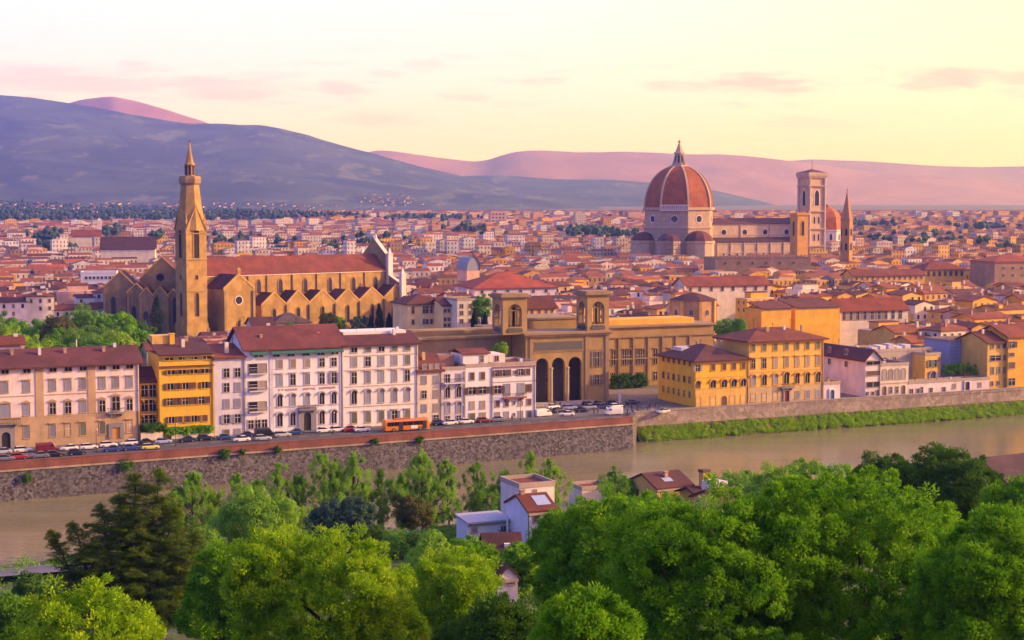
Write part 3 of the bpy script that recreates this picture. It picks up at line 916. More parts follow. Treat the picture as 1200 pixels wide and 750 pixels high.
# 11 yellow corner house with two fronts
h = House('corner_palace', 'yellow corner house with dark red hipped roof and arched windows right of the square', 'house', 815, 877.5, 423, P_YEL, depth=21, rise=3.6, roof='hip', roofm=ROOF2, trim=P_OCH, group=RB_GROUP, ov=1.1, strings=(441.5, 454.5), band=(454, P_GOLD))
yc = (816.5 + 1, 835.5, 848.5, 860, 871.5)
h.row(430, 4.5, 7.5, (817.5, 835.5, 848.5, 860, 871), 'f', 'qbbbb'); h.row(449.5, 6, 8.5, (817.5, 835.5, 848.5, 860, 871), 'av', 'bgggg'); h.row(470, 6, 11.5, (835.5, 858, 871), 'f', 'ggg'); h.row(470, 6, 12, (848.5,), 'a', 'b')
h.row(470, 5.5, 13, (818.5,), 'f', 'g')
for yy, fl, w_, h_ in ((424.5, 'bbbbbb', 1.1, 1.8), (445, 'gbgbgb', 1.2, 1.9), (461.5, 'eggegg', .9, 1.7)):
    h.side(6, (h.z(yy + 4),), w_, h_, fl, 1.6)
# awkward pale roof terrace things on top
mb = MB(); mb.box(3, 13, h.H + 1.6, 8, 18, h.H + 2.9); mb.build('roof_terrace', P_LIL, h.root)
h.chimney(9, 14, .9, 2.6)

# 12 tall yellow palace
h = House('yellow_palace', 'tall golden yellow palace with seven bays, central balcony and red front door', 'palace', 877.5, 965, 399.5, P_GOLD if False else plaster('golden_plaster', (.80, .46, .09), .16, .25), depth=17, rise=3.0, roof='hip', roofm=ROOF, trim=P_OCH, group=RB_GROUP, strings=(418, 434.5, 452), band=(451.5, plaster('grey_ochre_base', (.56, .40, .22))), ov=1.2)
pc = (882.5, 895.5, 908.5, 921.5, 934, 946, 958.5)
h.row(406, 4.6, 8.5, pc, 'f', 'eeeeeee'); h.row(424.5, 4.6, 11.5, pc, 'h', 'ggnnnnn'); h.row(444, 5, 12, (882.5, 895.5, 908.5, 934, 946, 958.5), 'av', 'sgsggg'); h.row(443, 6, 13, (921.5,), 'av', 'g')
h.row(463.5, 5, 9.5, (882.5, 895.5, 908.5, 934, 946, 958.5), 'f', 'gggsss'); h.portal(921.5, 458, 470.5, 5.5, TRIM, DOOR_R, arched=False, surround=.4)
h.balcony(921.5, 453.5, 15)
h.side(1, (7, 12), .8, 1.2, 'g')
# 13 small white gatehouse
h = House('gatehouse', 'tiny white gatehouse with blue arched door beside the yellow palace', 'gatehouse', 965.5, 985, 450, P_PINK, depth=5, rise=.6, roof='flat', group=RB_GROUP)
h.portal(974.7, 457, 469, 5, P_WHT, flat('blue_door', (.10, .14, .26), .5), surround=.25)
# 14 house with wide window bands
h = House('banded_house', 'pale house with three wide dark window bands and long grey flank', 'house', 1014, 1032, 421, P_PINK, depth=27, rise=2.6, roof='y', group=RB_GROUP, roofm=ROOF2)
h.row(425, 15, 5, (1023,), 'f', 'g'); h.row(437.5, 15, 5, (1023,), 'f', 'b'); h.row(450.5, 15, 6, (1023,), 'f', 'g'); h.row(461, 3, 4, (1016, 1022.5), 'f', 'gb'); h.row(461, 3, 7, (1028,), 'f', 'b')
h.side(2, (8.2, 11.8), 1.2, 1.5, 'g', 5)
# 15 house with four arched windows
h = House('arcade_house', 'low ivory house with four tall arched windows and flat top', 'house', 1032, 1065, 428, plaster('ivory_plaster', (.72, .60, .48)), depth=10, rise=1, roof='flat', group=RB_GROUP, strings=(449,))
h.row(438, 4.6, 12, (1036.5, 1043.8, 1051.2, 1058.5), 'a', 'nnnn'); h.row(457, 2.8, 7, (1043.8, 1051), 'f', 'gg'); h.row(458, 3.5, 12, (1036.5, 1058.5), 'a', 'bb')
# 16 garden wall house with tiny windows
h = House('low_row_house', 'low pink wall-like row with small dark windows under the ivy terrace', 'house', 1065, 1160, 447, P_PINK, depth=4, rise=.5, roof='flat', group=RB_GROUP)
h.row(456, 3, 5, (1068, 1075.5, 1091, 1106), 'f', 'gggg'); h.row(453, 3.4, 5, (1118, 1148), 'f', 'nn'); h.row(456, 2.5, 8, (1080,), 'f', 'g'); h.portal(1133, 448.5, 458, 5.5, P_WHT, DOOR_D, arched=False, surround=.3)
# 17 small yellow tower house behind
h = House('tower_house', 'narrow yellow house with two shuttered windows behind the low pink row', 'house', 1084, 1102, 416, P_GOLD, off=6, depth=9, rise=1, roof='flat', group='houses behind the riverside fronts')
h.row(426, 4, 8, (1090.5, 1095), 'f', 'rr'); h.row(440, 5, 9, (1093,), 'av', 'q')
# 18 right yellow house, two parts
h = House('shuttered_house', 'yellow house with green shutters at the right end of the street', 'house', 1157, 1181, 401, P_GOLD, depth=14, rise=2.6, group=RB_GROUP, off=1)
h.row(405.5, 3.4, 5, (1163, 1170, 1177), 'f', 'eee'); h.row(419.5, 12, 6, (1166.5,), 'f', 'g'); h.row(419.5, 3.4, 6, (1177,), 'f', 'e'); h.row(434, 3.4, 8, (1163, 1170, 1177), 'f', 'eee'); h.row(449, 3, 5, (1162, 1169.5), 'f', 'gg')
h.portal(1178.5, 444, 454, 3, TRIM, DOOR_O, arched=False, surround=.2)
h = House('plain_yellow_house', 'orange yellow house with big square windows cut by the right edge of the view', 'house', 1181, 1232, 394, P_ORNG, depth=15, rise=3, group=RB_GROUP)
h.row(403, 6, 7, (1185.5, 1215), 'f', 'oo'); h.row(414.5, 6, 4, (1185.5, 1215), 'f', 'bb'); h.row(427, 7, 7, (1185.5, 1215), 'f', 'bb'); h.row(446, 7, 8, (1185.5,), 'f', 'g')
# 19 scaffolded block wrapped in blue sheeting
h = House('wrapped_building', 'block wrapped in blue grey scaffold sheeting above the ivy terrace', 'building', 1112, 1157, 400, flat('blue_sheeting', (.27, .29, .47), .6, 0, .12), off=13, depth=12, rise=1, roof='flat', group='houses behind the riverside fronts', trim=GREYST)
mb = MB()
for k in range(11):
    z = 1 + k * (h.H - 1) / 11; mb.box(-.12, -.14, z, h.W + .05, -.03, z + .12)
for k in range(9):
    x = k * h.W / 8; mb.box(x - .05, -.2, 0, x + .05, -.142, h.H + .9)
mb.build('scaffold', flat('scaffold_pole', (.40, .40, .50), .5), h.root)
# grey long flank behind arcade house
h = House('long_grey_house', 'long low building with plain grey brown wall and cluttered roof behind the arcade house', 'house', 1024, 1092, 411, P_GRYW, off=12, depth=14, rise=1.2, roof='flat', group='houses behind the riverside fronts')
h.row(420, 3, 4, (1037, 1048), 'f', 'gg')
for k in range(5): h.box('roof_clutter', SLAB if k % 2 else P_LIL, 1.5 + k * 3.1, 3, h.H + .2, 3.6 + k * 3.1, 6 + k % 2, h.H + 1.1 + .4 * (k % 3))

# chimneys and aerials on the riverside roofs
random.seed(17)
for o in [o for o in bpy.data.objects if o.type == 'EMPTY' and o.get('group') in (RB_GROUP, 'houses behind the riverside fronts')]:
    rf = [c for c in o.children if c.name.split('.')[0] == 'roof'][0]
    bb = [Vector(c) for c in rf.bound_box]; x0, x1 = min(c.x for c in bb) + 1.5, max(c.x for c in bb) - 1.5
    y0, y1, z1 = min(c.y for c in bb), max(c.y for c in bb), max(c.z for c in bb)
    for i in range(max(1, int((x1 - x0) / 8))):
        x = random.uniform(x0, x1); y = y0 + (y1 - y0) * random.uniform(.3, .6); k = random.uniform(.3, .5)
        mb = MB(); mb.box(x - k, y - .35, z1 - 2.2, x + k, y + .35, z1 + random.uniform(.3, 1.0)); mb.build('chimney', random.choice((P_CRM, P_TAN, P_LIL)), rf)
    for i in range(max(1, int((x1 - x0) / 7))):
        x = random.uniform(x0, x1); y = y0 + (y1 - y0) * random.uniform(.45, .6); h_ = random.uniform(1.2, 2.6)
        mb = MB(); mb.box(x - .04, y - .04, z1 - 1, x + .04, y + .04, z1 + h_)
        for k in range(3): mb.box(x - .5 + .1 * k, y - .03, z1 + h_ - .15 - .3 * k, x - .042, y + .03, z1 + h_ - .1 - .3 * k); mb.box(x + .042, y - .03, z1 + h_ - .15 - .3 * k, x + .5 - .1 * k, y + .03, z1 + h_ - .1 - .3 * k)
        mb.build('aerial', IRON, rf)

# fence walls and hedges in front of the yellow house
def garden_wall(x0, x1, mat, label, hgt=1.5, off=-1.0):
    a, e = FL.u(x0, off, 1), FL.u(x1, off, 1)
    mb = MB(); mb.box(0, 0, .1, e - a, .35, hgt); o = mb.build('garden_wall', mat, None, FL.w(a, off), TH)
    mb = MB(); mb.box(-.05, -.06, hgt + .003, e - a + .05, .41, hgt + .12); mb.build('coping', P_TAN, o)
    return tag(o, label, 'wall')
garden_wall(165, 191, P_CRM, 'low cream garden wall with hedge above in front of the loggia house', 1.9)
garden_wall(201, 251, P_CRM, 'low cream garden wall under the ivy of the yellow house', 1.1)

# ------------------------------------------------------------------ the great churches
SCST = plaster('brown_church_stone', (.42, .25, .075), .45, .6)
SCST2 = plaster('dull_church_stone', (.33, .21, .095), .45, .6)
MARB = plaster('white_marble', (.74, .62, .58), .15, .35)
MARBP = plaster('striped_marble', (.54, .37, .25), .2, .35)
DARKV = flat('dark_void', (.02, .016, .02), .9)
DOMET = tiles('dome_tiles', (.50, .125, .006), .3)
RIBM = plaster('warm_marble', (.50, .36, .24), .15, .35)
LEAD = flat('bluish_lead', (.22, .24, .30), .6)
def lancet(parent, name, x, y, z0, w, h, rz=0, mat=None, frame=None):
    """a pointed window standing proud of the wall: frame with dark pane"""
    r = w / 2; n = 5; sp = h - w * .9
    half = [(-r * (1 - (i / n) ** 1.6), sp + w * .9 * (i / n) ** .8) for i in range(n + 1)]
    pts = [(-r, 0)] + half + [(-a, b) for a, b in reversed(half[:-1])] + [(r, 0)]
    f = MB(); t = max(.18, w * .16)
    out = [(a * (1 + 2 * t / w), b * (1 + t / h)) for a, b in pts]
    for i in range(len(pts) - 1):
        a, c, d, e = pts[i], pts[i + 1], out[i + 1], out[i]
        f.face([(a[0], -.25, a[1]), (c[0], -.25, c[1]), (d[0], -.25, d[1]), (e[0], -.25, e[1])])
        f.face([(e[0], -.25, e[1]), (d[0], -.25, d[1]), (d[0], .05, d[1]), (e[0], .05, e[1])])
        f.face([(a[0], -.25, a[1]), (c[0], -.25, c[1]), (c[0], .05, c[1]), (a[0], .05, a[1])])
    o = f.build(name, frame or SCST2, parent, (x, y, z0), rz)
    p = MB(); p.face([(a, -.04, b) for a, b in pts]); p.build('pane', mat or DARKV, o)
    return o
def oculus(parent, x, y, z, r, rz=0, mat=None, frame=None, name='oculus'):
    n = 16; f = MB()
    for i in range(n):
        a, c = 2 * math.pi * i / n, 2 * math.pi * (i + 1) / n
        P = lambda k, q, d: (k * r * math.cos(q), d, k * r * math.sin(q))
        f.face([P(1, a, -.3), P(1, c, -.3), P(1.22, c, -.3), P(1.22, a, -.3)])
        f.face([P(1.22, a, -.3), P(1.22, c, -.3), P(1.22, c, .05), P(1.22, a, .05)])
        f.face([P(1, a, -.3), P(1, c, -.3), P(1, c, .05), P(1, a, .05)])
    o = f.build(name, frame or SCST2, parent, (x, y, z), rz)
    p = MB(); p.face([(r * math.cos(2 * math.pi * i / n), -.05, r * math.sin(2 * math.pi * i / n)) for i in range(n)]); p.build('pane', mat or DARKV, o)
    return o

# --- the brown Gothic church
PH = math.radians(40)
ca = at_y(247, 322, 687)
SC = Fr((ca.x, ca.y, GZ), PH)
sc_root = tag(empty('gothic_church', SC.w(0, 0), PH), 'long brown Gothic church with a row of gabled chapels and white marble front', 'church')
LN = SC.u(452, 0, 24); ZE, ZR = 24.4 - GZ, 31.4 - GZ
mb = MB(); mb.gwall(-6, 0, LN, 20, 0, ZE, ZR - ZE, 'x'); nave = mb.build('nave', SCST, sc_root)
mb = MB(); mb.gable(-6, 0, LN, 20, ZE, ZR - ZE, .7, .35, 'x'); mb.build('nave_roof', ROOF, nave)
mb = MB(); mb.box(-5, -.45, ZE - 1.0, LN, -.01, ZE - .35); mb.build('cornice', MARB, nave)
# six gabled chapel bays along the flank; the bay next to the tower is the taller transept
AV = -10.5
fa = Fr(SC.w(0, AV), PH)
edges = [306, 336, 362.5, 393, 421.5, 450.5, 478]
peaks = [343, 340.5, 340, 339, 337, 334]
us = [fa.u(e, 0, 14) for e in edges]
for i in range(6):
    a, e = us[i] + .02, us[i + 1] - .02
    zp = fa.z((edges[i] + edges[i + 1]) / 2, peaks[i]); zv = zp - 5.6
    mb = MB(); mb.gwall(a, AV, e, -.05, 0, zv, zp - zv - .2, 'y'); bay = mb.build('chapel', SCST, sc_root)
    mb = MB(); mb.gable(a, AV + .5, e, -.05, zv, zp - zv - .25, .0, .3, 'y'); mb.build('chapel_roof', ROOF2, bay)
    mb = MB()
    for s_ in (-1, 1):
        m_ = (a + e) / 2
        x_, x2 = (a if s_ < 0 else e), m_
        mb.face([(x_, AV - .2, zv - .1), (x2, AV - .2, zp - .1), (x2, AV - .2, zp + .6), (x_, AV - .2, zv + .6)])
        mb.face([(x_, AV - .2, zv + .6), (x2, AV - .2, zp + .6), (x2, AV + .45, zp + .6), (x_, AV + .45, zv + .6)])
        mb.face([(x_, AV - .2, zv - .1), (x2, AV - .2, zp - .1), (x2, AV - .01, zp - .1), (x_, AV - .01, zv - .1)])
    mb.build('coping', P_OCH, bay)
    lancet(bay, 'lancet_window', (a + e) / 2, AV, 2.5, 1.7, 8.2)
    mb = MB(); mb.box(a - .5, AV - .9, 0, a + .5, AV - .21, zv - .6); mb.build('buttress', SCST2, bay)
# clerestory lancets and buttress strips
for px in (303, 328.5, 357.5, 386.5, 414, 440):
    u_ = SC.u(px, 0, 20)
    lancet(nave, 'clerestory_window', u_, 0, SC.z(px, 343.5 - (px - 303) * .03), 2.0, 6.2, mat=glass('church_glass', (.05, .04, .06)))
for px in (291, 313, 343, 371.5, 399.5, 427.5):
    u_ = SC.u(px, 0, 20); mb = MB(); mb.box(u_ - .35, -.6, 12, u_ + .35, -.02, ZE - 1.02); mb.build('pilaster', SCST2, nave)
# tall gabled chapel with round window
a, e = fa.u(262.5, -6, 14), fa.u(298, -6, 14)
zp, zv = fa.z(279, 322.5, -6), fa.z(279, 339, -6)
mb = MB(); mb.gwall(a, AV - 6, e, -.3, 0, zv, zp - zv, 'y'); tr = mb.build('transept', SCST, sc_root)
mb = MB(); mb.gable(a, AV - 5.4, e, -.3, zv, zp - zv - .1, .0, .35, 'y'); mb.build('transept_roof', ROOF2, tr)
mb = MB()
for x_, z_, x2, z2 in ((a - .3, zv - .2, (a + e) / 2, zp + .1), (e + .3, zv - .2, (a + e) / 2, zp + .1)):
    mb.face([(x_, AV - 6.25, z_), (x2, AV - 6.25, z2), (x2, AV - 6.25, z2 + .8), (x_, AV - 6.25, z_ + .8)])
    mb.face([(x_, AV - 6.25, z_ + .8), (x2, AV - 6.25, z2 + .8), (x2, AV - 5.3, z2 + .8), (x_, AV - 5.3, z_ + .8)])
mb.build('coping', P_OCH, tr)
mb = MB(); mb.box((a + e) / 2 - .9, AV - 6.2, zp + .9, (a + e) / 2 + .9, AV - 5.3, zp + 2.3); mb.ring([((a + e) / 2 - 1, AV - 6.3), ((a + e) / 2 + 1, AV - 6.3), ((a + e) / 2 + 1, AV - 5.2), ((a + e) / 2 - 1, AV - 5.2)], zp + 2.3, zp + 3.6, 0, [((a + e) / 2, AV - 5.8)] * 4, top=False); mb.build('pinnacle', SCST, tr)
oculus(tr, (a + e) / 2 - .3, AV - 6, fa.z(278.5, 352, -6), 1.7, frame=MARB)
lancet(tr, 'door', (a + e) / 2 - .2, AV - 6, fa.z(278, 387, -6), 2.0, 4.4)
for q in (a + .4, e - .4):
    mb = MB(); mb.box(q - .6, AV - 6.7, 0, q + .6, AV - 6.26, zv - .8); mb.build('buttress', SCST2, tr)
# white marble west front seen from behind
zA, zB, zC_ = 39.0 - GZ, 30.6 - GZ, 22.5 - GZ
def front(poly, t, m, name, x0=None):
    x0 = LN + .3 if x0 is None else x0
    mb = MB(); k = len(poly)
    mb.v = [(x0, a, b) for a, b in poly] + [(x0 + t, a, b) for a, b in poly]
    mb.f = [tuple(range(k)), tuple(range(2 * k - 1, k - 1, -1))] + [(i, (i + 1) % k, k + (i + 1) % k, k + i) for i in range(k)]
    mb.m = [0, 0] + [1] * k
    return mb.build(name, [m, MARB], sc_root)
front([(-.9, 0), (-.9, zB), (10, zA), (20.9, zB), (20.9, 0)], 2.2, SCST2, 'facade')
front([(-11.5, 0), (-11.5, zC_ - 4.6), (-1.0, zC_ - .3), (-1.0, 0)], 2.0, SCST2, 'facade')
for v_, z1, z2 in ((-1.2, zB + 1.0, zB + 4.2), (21.2, zB + 1.0, zB + 4.2), (-11.8, 22.4 - GZ, 25.5 - GZ)):
    mb = MB(); p = [(LN + .1, v_ - 1), (LN + 2.7, v_ - 1), (LN + 2.7, v_ + 1), (LN + .1, v_ + 1)]
    c_ = (LN + 1.4, v_)
    mb.ring(p, 0, z1); mb.ring([(LN - .1, v_ - 1.25), (LN + 2.9, v_ - 1.25), (LN + 2.9, v_ + 1.25), (LN - .1, v_ + 1.25)], z1, z1 + .4, bot=True)
    mb.ring([(c_[0] + (a_ - c_[0]) * .7, c_[1] + (b_ - c_[1]) * .7) for a_, b_ in p], z1 + .4, z2, 0, [(c_[0] + (a_ - c_[0]) * .08, c_[1] + (b_ - c_[1]) * .08) for a_, b_ in p])
    mb.build('pier', MARB, sc_root)
mb = MB(); mb.ring([(LN + .8, 9.4), (LN + 2, 9.4), (LN + 2, 10.6), (LN + .8, 10.6)], zA - .3, zA + 2.4, 0, [(LN + 1.3, 9.9), (LN + 1.5, 9.9), (LN + 1.5, 10.1), (LN + 1.3, 10.1)]); mb.build('finial', MARB, sc_root)
# choir end to the left of the tower
def choir(px0, px1, ypk, yv, Y, name, roofm=ROOF2, depth=16, oc=None, lan=(), pk=.5):
    """gabled block whose gable faces left, towards the gardens"""
    A_ = at_y(px0, 380, Y)
    fr = Fr((A_.x, A_.y, GZ), math.radians(8))
    W_ = fr.u(px1, 0, 15); zp = fr.z((px0 + px1) / 2, ypk); zv = fr.z((px0 + px1) / 2, yv)
    base = sc_root.matrix_world
    loc = Matrix.Rotation(-PH, 4, 'Z') @ (Vector(fr.O) - Vector(SC.w(0, 0)))
    mb = MB(); mb.gwall(0, 0, W_, depth, 0, zv, zp - zv, 'y')
    o = mb.build(name, SCST2, sc_root, loc, math.radians(8) - PH)
    mb = MB(); mb.gable(0, .5, W_, depth, zv, zp - zv - .1, .15, .3, 'y'); mb.build(name + '_roof', roofm, o)
    mb = MB()
    for x_, x2 in ((-.4, W_ / 2), (W_ + .4, W_ / 2)):
        mb.face([(x_, -.22, zv - .3), (x2, -.22, zp), (x2, -.22, zp + .7), (x_, -.22, zv + .4)])
        mb.face([(x_, -.22, zv + .4), (x2, -.22, zp + .7), (x2, .5, zp + .7), (x_, .5, zv + .4)])
    mb.build('coping', P_OCH, o)
    if oc: oculus(o, W_ * oc[2], 0, fr.z(oc[0], oc[1]), oc[3])
    for px, y0, y1, w_ in lan:
        lancet(o, 'lancet_window', fr.u(px, 0, 10), 0, fr.z(px, y1), w_, fr.z(px, y0) - fr.z(px, y1), mat=glass('church_glass', (.05, .04, .06)))
    for q in (.3, W_ - .3):
        mb = MB(); mb.box(q - .55, -.9, 0, q + .55, -.23, zv - 1); mb.build('buttress', SCST2, o)
    return o
choir(165, 216, 302, 327, 692, 'choir', depth=26, oc=(189, 325, .46, 1.7))
choir(122.5, 160, 319, 337, 684, 'side_chapel', depth=20, lan=((133, 347, 368, 2.0), (150, 346, 368, 1.4)))
choir(150, 170, 333, 343, 678, 'side_chapel', depth=20, lan=((157, 358, 374, 1.9),))
choir(164.5, 178.5, 338, 347, 674, 'side_chapel', depth=20, lan=((171, 364, 388, 2.0),))
choir(178.5, 197, 337, 348, 676, 'side_chapel', depth=20, lan=((186, 366, 390, 1.5),))
choir(194, 213, 340, 350, 678, 'side_chapel', depth=20, lan=((205, 348, 380, 1.8),))

# --- its bell tower
Yt = 672
tc_ = at_y(225.3, 400, Yt)
wt = 37.5 / 1830 * Yt / (math.cos(PH) + math.sin(PH))
tw = tag(empty('bell_tower', (tc_.x, tc_.y, GZ), PH), 'tall slender brown bell tower with gabled belfry and pointed spire beside the long church', 'tower')
zt = lambda yy: z_for(tc_, yy) - GZ
a = wt / 2
sq = lambda k: [(-k, -k), (k, -k), (k, k), (-k, k)]
mb = MB(); mb.ring(sq(a * 1.06), 0, zt(378), top=True); mb.ring(sq(a), zt(378), zt(262), top=True); mb.build('shaft', SCST, tw)
mb = MB()
for yy in (304, 273.5, 341): mb.ring(sq(a + .3), zt(yy) - .25, zt(yy) + .25, bot=True)
mb.build('string_course', SCST2, tw)
for k in range(4):
    rz = k * math.pi / 2
    d = Vector((math.sin(rz), -math.cos(rz), 0)) * a
    lancet(tw, 'belfry_window', d.x, d.y, zt(302), 2.5, zt(266) - zt(302), rz, frame=SCST)
    lancet(tw, 'slit_window', d.x, d.y, zt(370), 1.5, zt(342) - zt(370), rz)
    lancet(tw, 'small_window', d.x, d.y, zt(327), 1.0, 2.0, rz)
    mb = MB(); zb, zg = zt(270), zt(243)
    mb.face([(-a, -.02, zb), (a, -.02, zb), (0, -.02, zg)])
    for s_ in (-1, 1):
        mb.face([(s_ * a * 1.05, -.35, zb - .6), (0, -.35, zg), (0, -.35, zg + 1.1), (s_ * a * 1.05, -.35, zb + .4)])
        mb.face([(s_ * a * 1.05, -.35, zb + .4), (0, -.35, zg + 1.1), (0, 1.8, zg + 1.1), (s_ * a * 1.05, .0, zb + .4)])
        mb.face([(s_ * a, 0, zb), (0, 0, zg), (0, a, zg)])
    mb.build('belfry_gable', SCST, tw, (d.x, d.y, 0), rz)
    mb = MB(); c_ = Vector((math.sin(rz) - math.cos(rz), -math.cos(rz) - math.sin(rz), 0)) * (a - .5)
    mb.ring(sq(.5), zt(270), zt(262)); mb.ring(sq(.5), zt(262), zt(250), 0, sq(.05)); mb.build('corner_pinnacle', SCST, tw, c_, rz)
mb = MB(); r8 = lambda k: k / 1830 * Yt / 2 / .924
mb.lathe(0, 0, [(r8(32), zt(270)), (r8(29), zt(255)), (r8(20.5), zt(216.5))], 8, math.pi / 8 + .3); mb.build('octagon', SCST, tw)
mb = MB(); mb.lathe(0, 0, [(r8(20), zt(217.5)), (r8(25), zt(214.5)), (r8(25.5), zt(210)), (r8(24), zt(206.5))], 8, math.pi / 8 + .3); mb.build('gallery', SCST2, tw)
mb = MB(); mb.lathe(0, 0, [(r8(11), zt(207)), (r8(10.5), zt(194)), (r8(12.5), zt(193.5)), (r8(12.5), zt(192)), (r8(9.5), zt(191)), (r8(3), zt(174)), (.35, zt(167.5))], 8, math.pi / 8 + .3); sp = mb.build('spire', SCST, tw)
for i in range(8):
    q = i * math.pi / 4 + .3; mb = MB(); mb.box(-.45, -.12, 0, .45, .12, 4.2); mb.build('lantern_opening', DARKV, sp, (r8(10.2) * math.cos(q), r8(10.2) * math.sin(q), zt(205)), q + math.pi / 2)
mb = MB(); mb.box(-.1, -.1, zt(168), .1, .1, zt(163.5)); mb.box(-.6, -.08, zt(166), -.102, .08, zt(166) + .25); mb.box(.102, -.08, zt(166), .6, .08, zt(166) + .25); mb.build('cross', IRON, tw)

# --- cathedral
YD = 1350; SD = YD / F
dc = at_y(795.5, 250, YD)
zd = lambda yy: z_for(dc, yy) - GZ
duo = tag(empty('cathedral', (dc.x, dc.y, GZ), math.radians(24)), 'huge cathedral with ribbed red brick dome, white lantern and long striped marble nave', 'cathedral')
R8 = 41.5 * SD
rot0 = math.radians(-90 + 9 - 24)
DRUM = plaster('drum_marble', (.45, .31, .21), .2, .3)
mb = MB(); mb.lathe(0, 0, [(R8 * 1.0, zd(298)), (R8 * 1.0, zd(268)), (R8 * 1.03, zd(267.5)), (R8 * 1.03, zd(266)), (R8 * .985, zd(265.5)), (R8 * .985, zd(247)), (R8 * 1.04, zd(246)), (R8 * 1.04, zd(243))], 8, rot0); drum = mb.build('drum', DRUM, duo)
prof = []
for i in range(15):
    yy = 243 - (243 - 195) * i / 14
    tt = i / 14
    prof.append((R8 * (math.sqrt(max(0, 1 - (tt * .905) ** 2)) ** .92) * .985 if i < 14 else 9.2 * SD * 1.1, zd(yy)))
prof = [(R8 * v, zd(243 - k)) for v, k in ((.985, 0), (.985, 3), (.975, 8), (.955, 13), (.92, 18.5), (.87, 24), (.80, 29.5), (.72, 34.5), (.62, 39), (.51, 42.7), (.39, 45.6), (.27, 47.6), (.22, 48))]
mb = MB(); mb.lathe(0, 0, prof, 8, rot0); dome = mb.build('dome', DOMET, duo)
for k in range(8):
    q = rot0 + k * math.pi / 4
    mb = MB()
    for i in range(len(prof) - 1):
        (r0, z0), (r1, z1) = prof[i], prof[i + 1]
        t0, t1 = .72, .65
        c_, s_ = math.cos(q), math.sin(q)
        def P(r, o, z): return (r * c_ - o * s_, r * s_ + o * c_, z)
        for oa, ob, ra, rb in ((-t0, t0, .75, .75), (-t0, -t0, -.6, .75), (t0, t0, -.6, .75)):
            if oa != ob: mb.face([P(r0 + ra, oa, z0), P(r0 + ra, ob, z0), P(r1 + ra, ob, z1 + .25), P(r1 + ra, oa, z1 + .25)])
            else: mb.face([P(r0 + ra, oa, z0), P(r0 + rb, oa, z0), P(r1 + rb, oa, z1 + .25), P(r1 + ra, oa, z1)])
    mb.build('rib', RIBM, dome)
    q2 = q + math.pi / 8; rr_ = R8 * .985 * math.cos(math.pi / 8)
    oculus(duo, rr_ * math.cos(q2), rr_ * math.sin(q2), zd(256.5), 2.9, q2 + math.pi / 2, frame=MARB)
# arcaded gallery on one drum face, left of centre
q2 = rot0 - math.pi / 8; rr_ = R8 * 1.04 * math.cos(math.pi / 8) + .5
wv = R8 * 1.04 * math.sin(math.pi / 8)
for nm, k in (('balustrade', -1),):
    mb = MB(); mb.box(-wv, -.4, zd(247), wv, .3, zd(246)); mb.box(-wv, -.5, zd(241.3), wv, .4, zd(240))
    for i in range(14): x = -wv + .5 + (2 * wv - 1) * i / 13; mb.box(x - .35, -.3, zd(246) + .002, x + .35, .2, zd(241.3) - .002)
    mb.build('gallery', MARB, duo, (rr_ * math.cos(q2), rr_ * math.sin(q2), 0), q2 + math.pi / 2)
# lantern
mb = MB(); mb.lathe(0, 0, [(10.5 * SD, zd(195.5)), (10 * SD, zd(193.5)), (6 * SD, zd(193)), (5.2 * SD, zd(181)), (6.6 * SD, zd(180.5)), (6.6 * SD, zd(179)), (4.6 * SD, zd(177.5)), (1.3 * SD, zd(168.5)), (.5, zd(168))], 8, rot0); lan = mb.build('lantern', RIBM, duo)
for k in range(8):
    q = rot0 + math.pi / 8 + k * math.pi / 4; r = 5.5 * SD * .93
    mb = MB(); mb.box(-.75, -.2, 0, .75, .3, 7.2); mb.build('lantern_window', DARKV, lan, (r * math.cos(q), r * math.sin(q), zd(192)), q + math.pi / 2)
    q = rot0 + k * math.pi / 4; mb = MB(); mb.ring([(4.4 * SD, -.3), (8.6 * SD, -.3), (8.6 * SD, .3), (4.4 * SD, .3)], zd(193.4), zd(183), 0, [(4.4 * SD, -.3), (5.4 * SD, -.3), (5.4 * SD, .3), (4.4 * SD, .3)]); mb.build('buttress', RIBM, lan, None, q)
mb = MB(); mb.lathe(0, 0, [(.1, zd(168)), (1.15, zd(167)), (1.3, zd(166)), (1.1, zd(165)), (.12, zd(164.2)), (.12, zd(161))], 10); mb.build('ball_and_cross', flat('gilt_metal', (.5, .36, .12), .35, .8), duo)
# apses with half domes
for dpx, r_, k in ((-41, 14.5, 0), (23, 17, 1), (-12, 13, 2)):
    Yc = YD - (10 if k == 0 else 27 if k == 1 else 34)
    pc_ = at_y(795.5 + dpx, 280, Yc)
    lp = Matrix.Rotation(-math.radians(24), 4, 'Z') @ (pc_ - Vector((dc.x, dc.y, pc_.z)))
    r_ *= SD
    mb = MB(); mb.lathe(lp.x, lp.y, [(r_ * 1.05, zd(318)), (r_ * 1.05, zd(284.5)), (r_ * 1.12, zd(284)), (r_ * 1.12, zd(281.5))], 10, .2); ap = mb.build('apse', MARBP, duo)
    mb = MB(); mb.lathe(lp.x, lp.y, [(r_ * 1.04, zd(281.4))] + [(r_ * math.cos(v), zd(281.4) + r_ * .68 * math.sin(v)) for v in (.25, .5, .8, 1.1, 1.35, 1.52)], 10, .2); mb.build('half_dome', ROOF, ap)
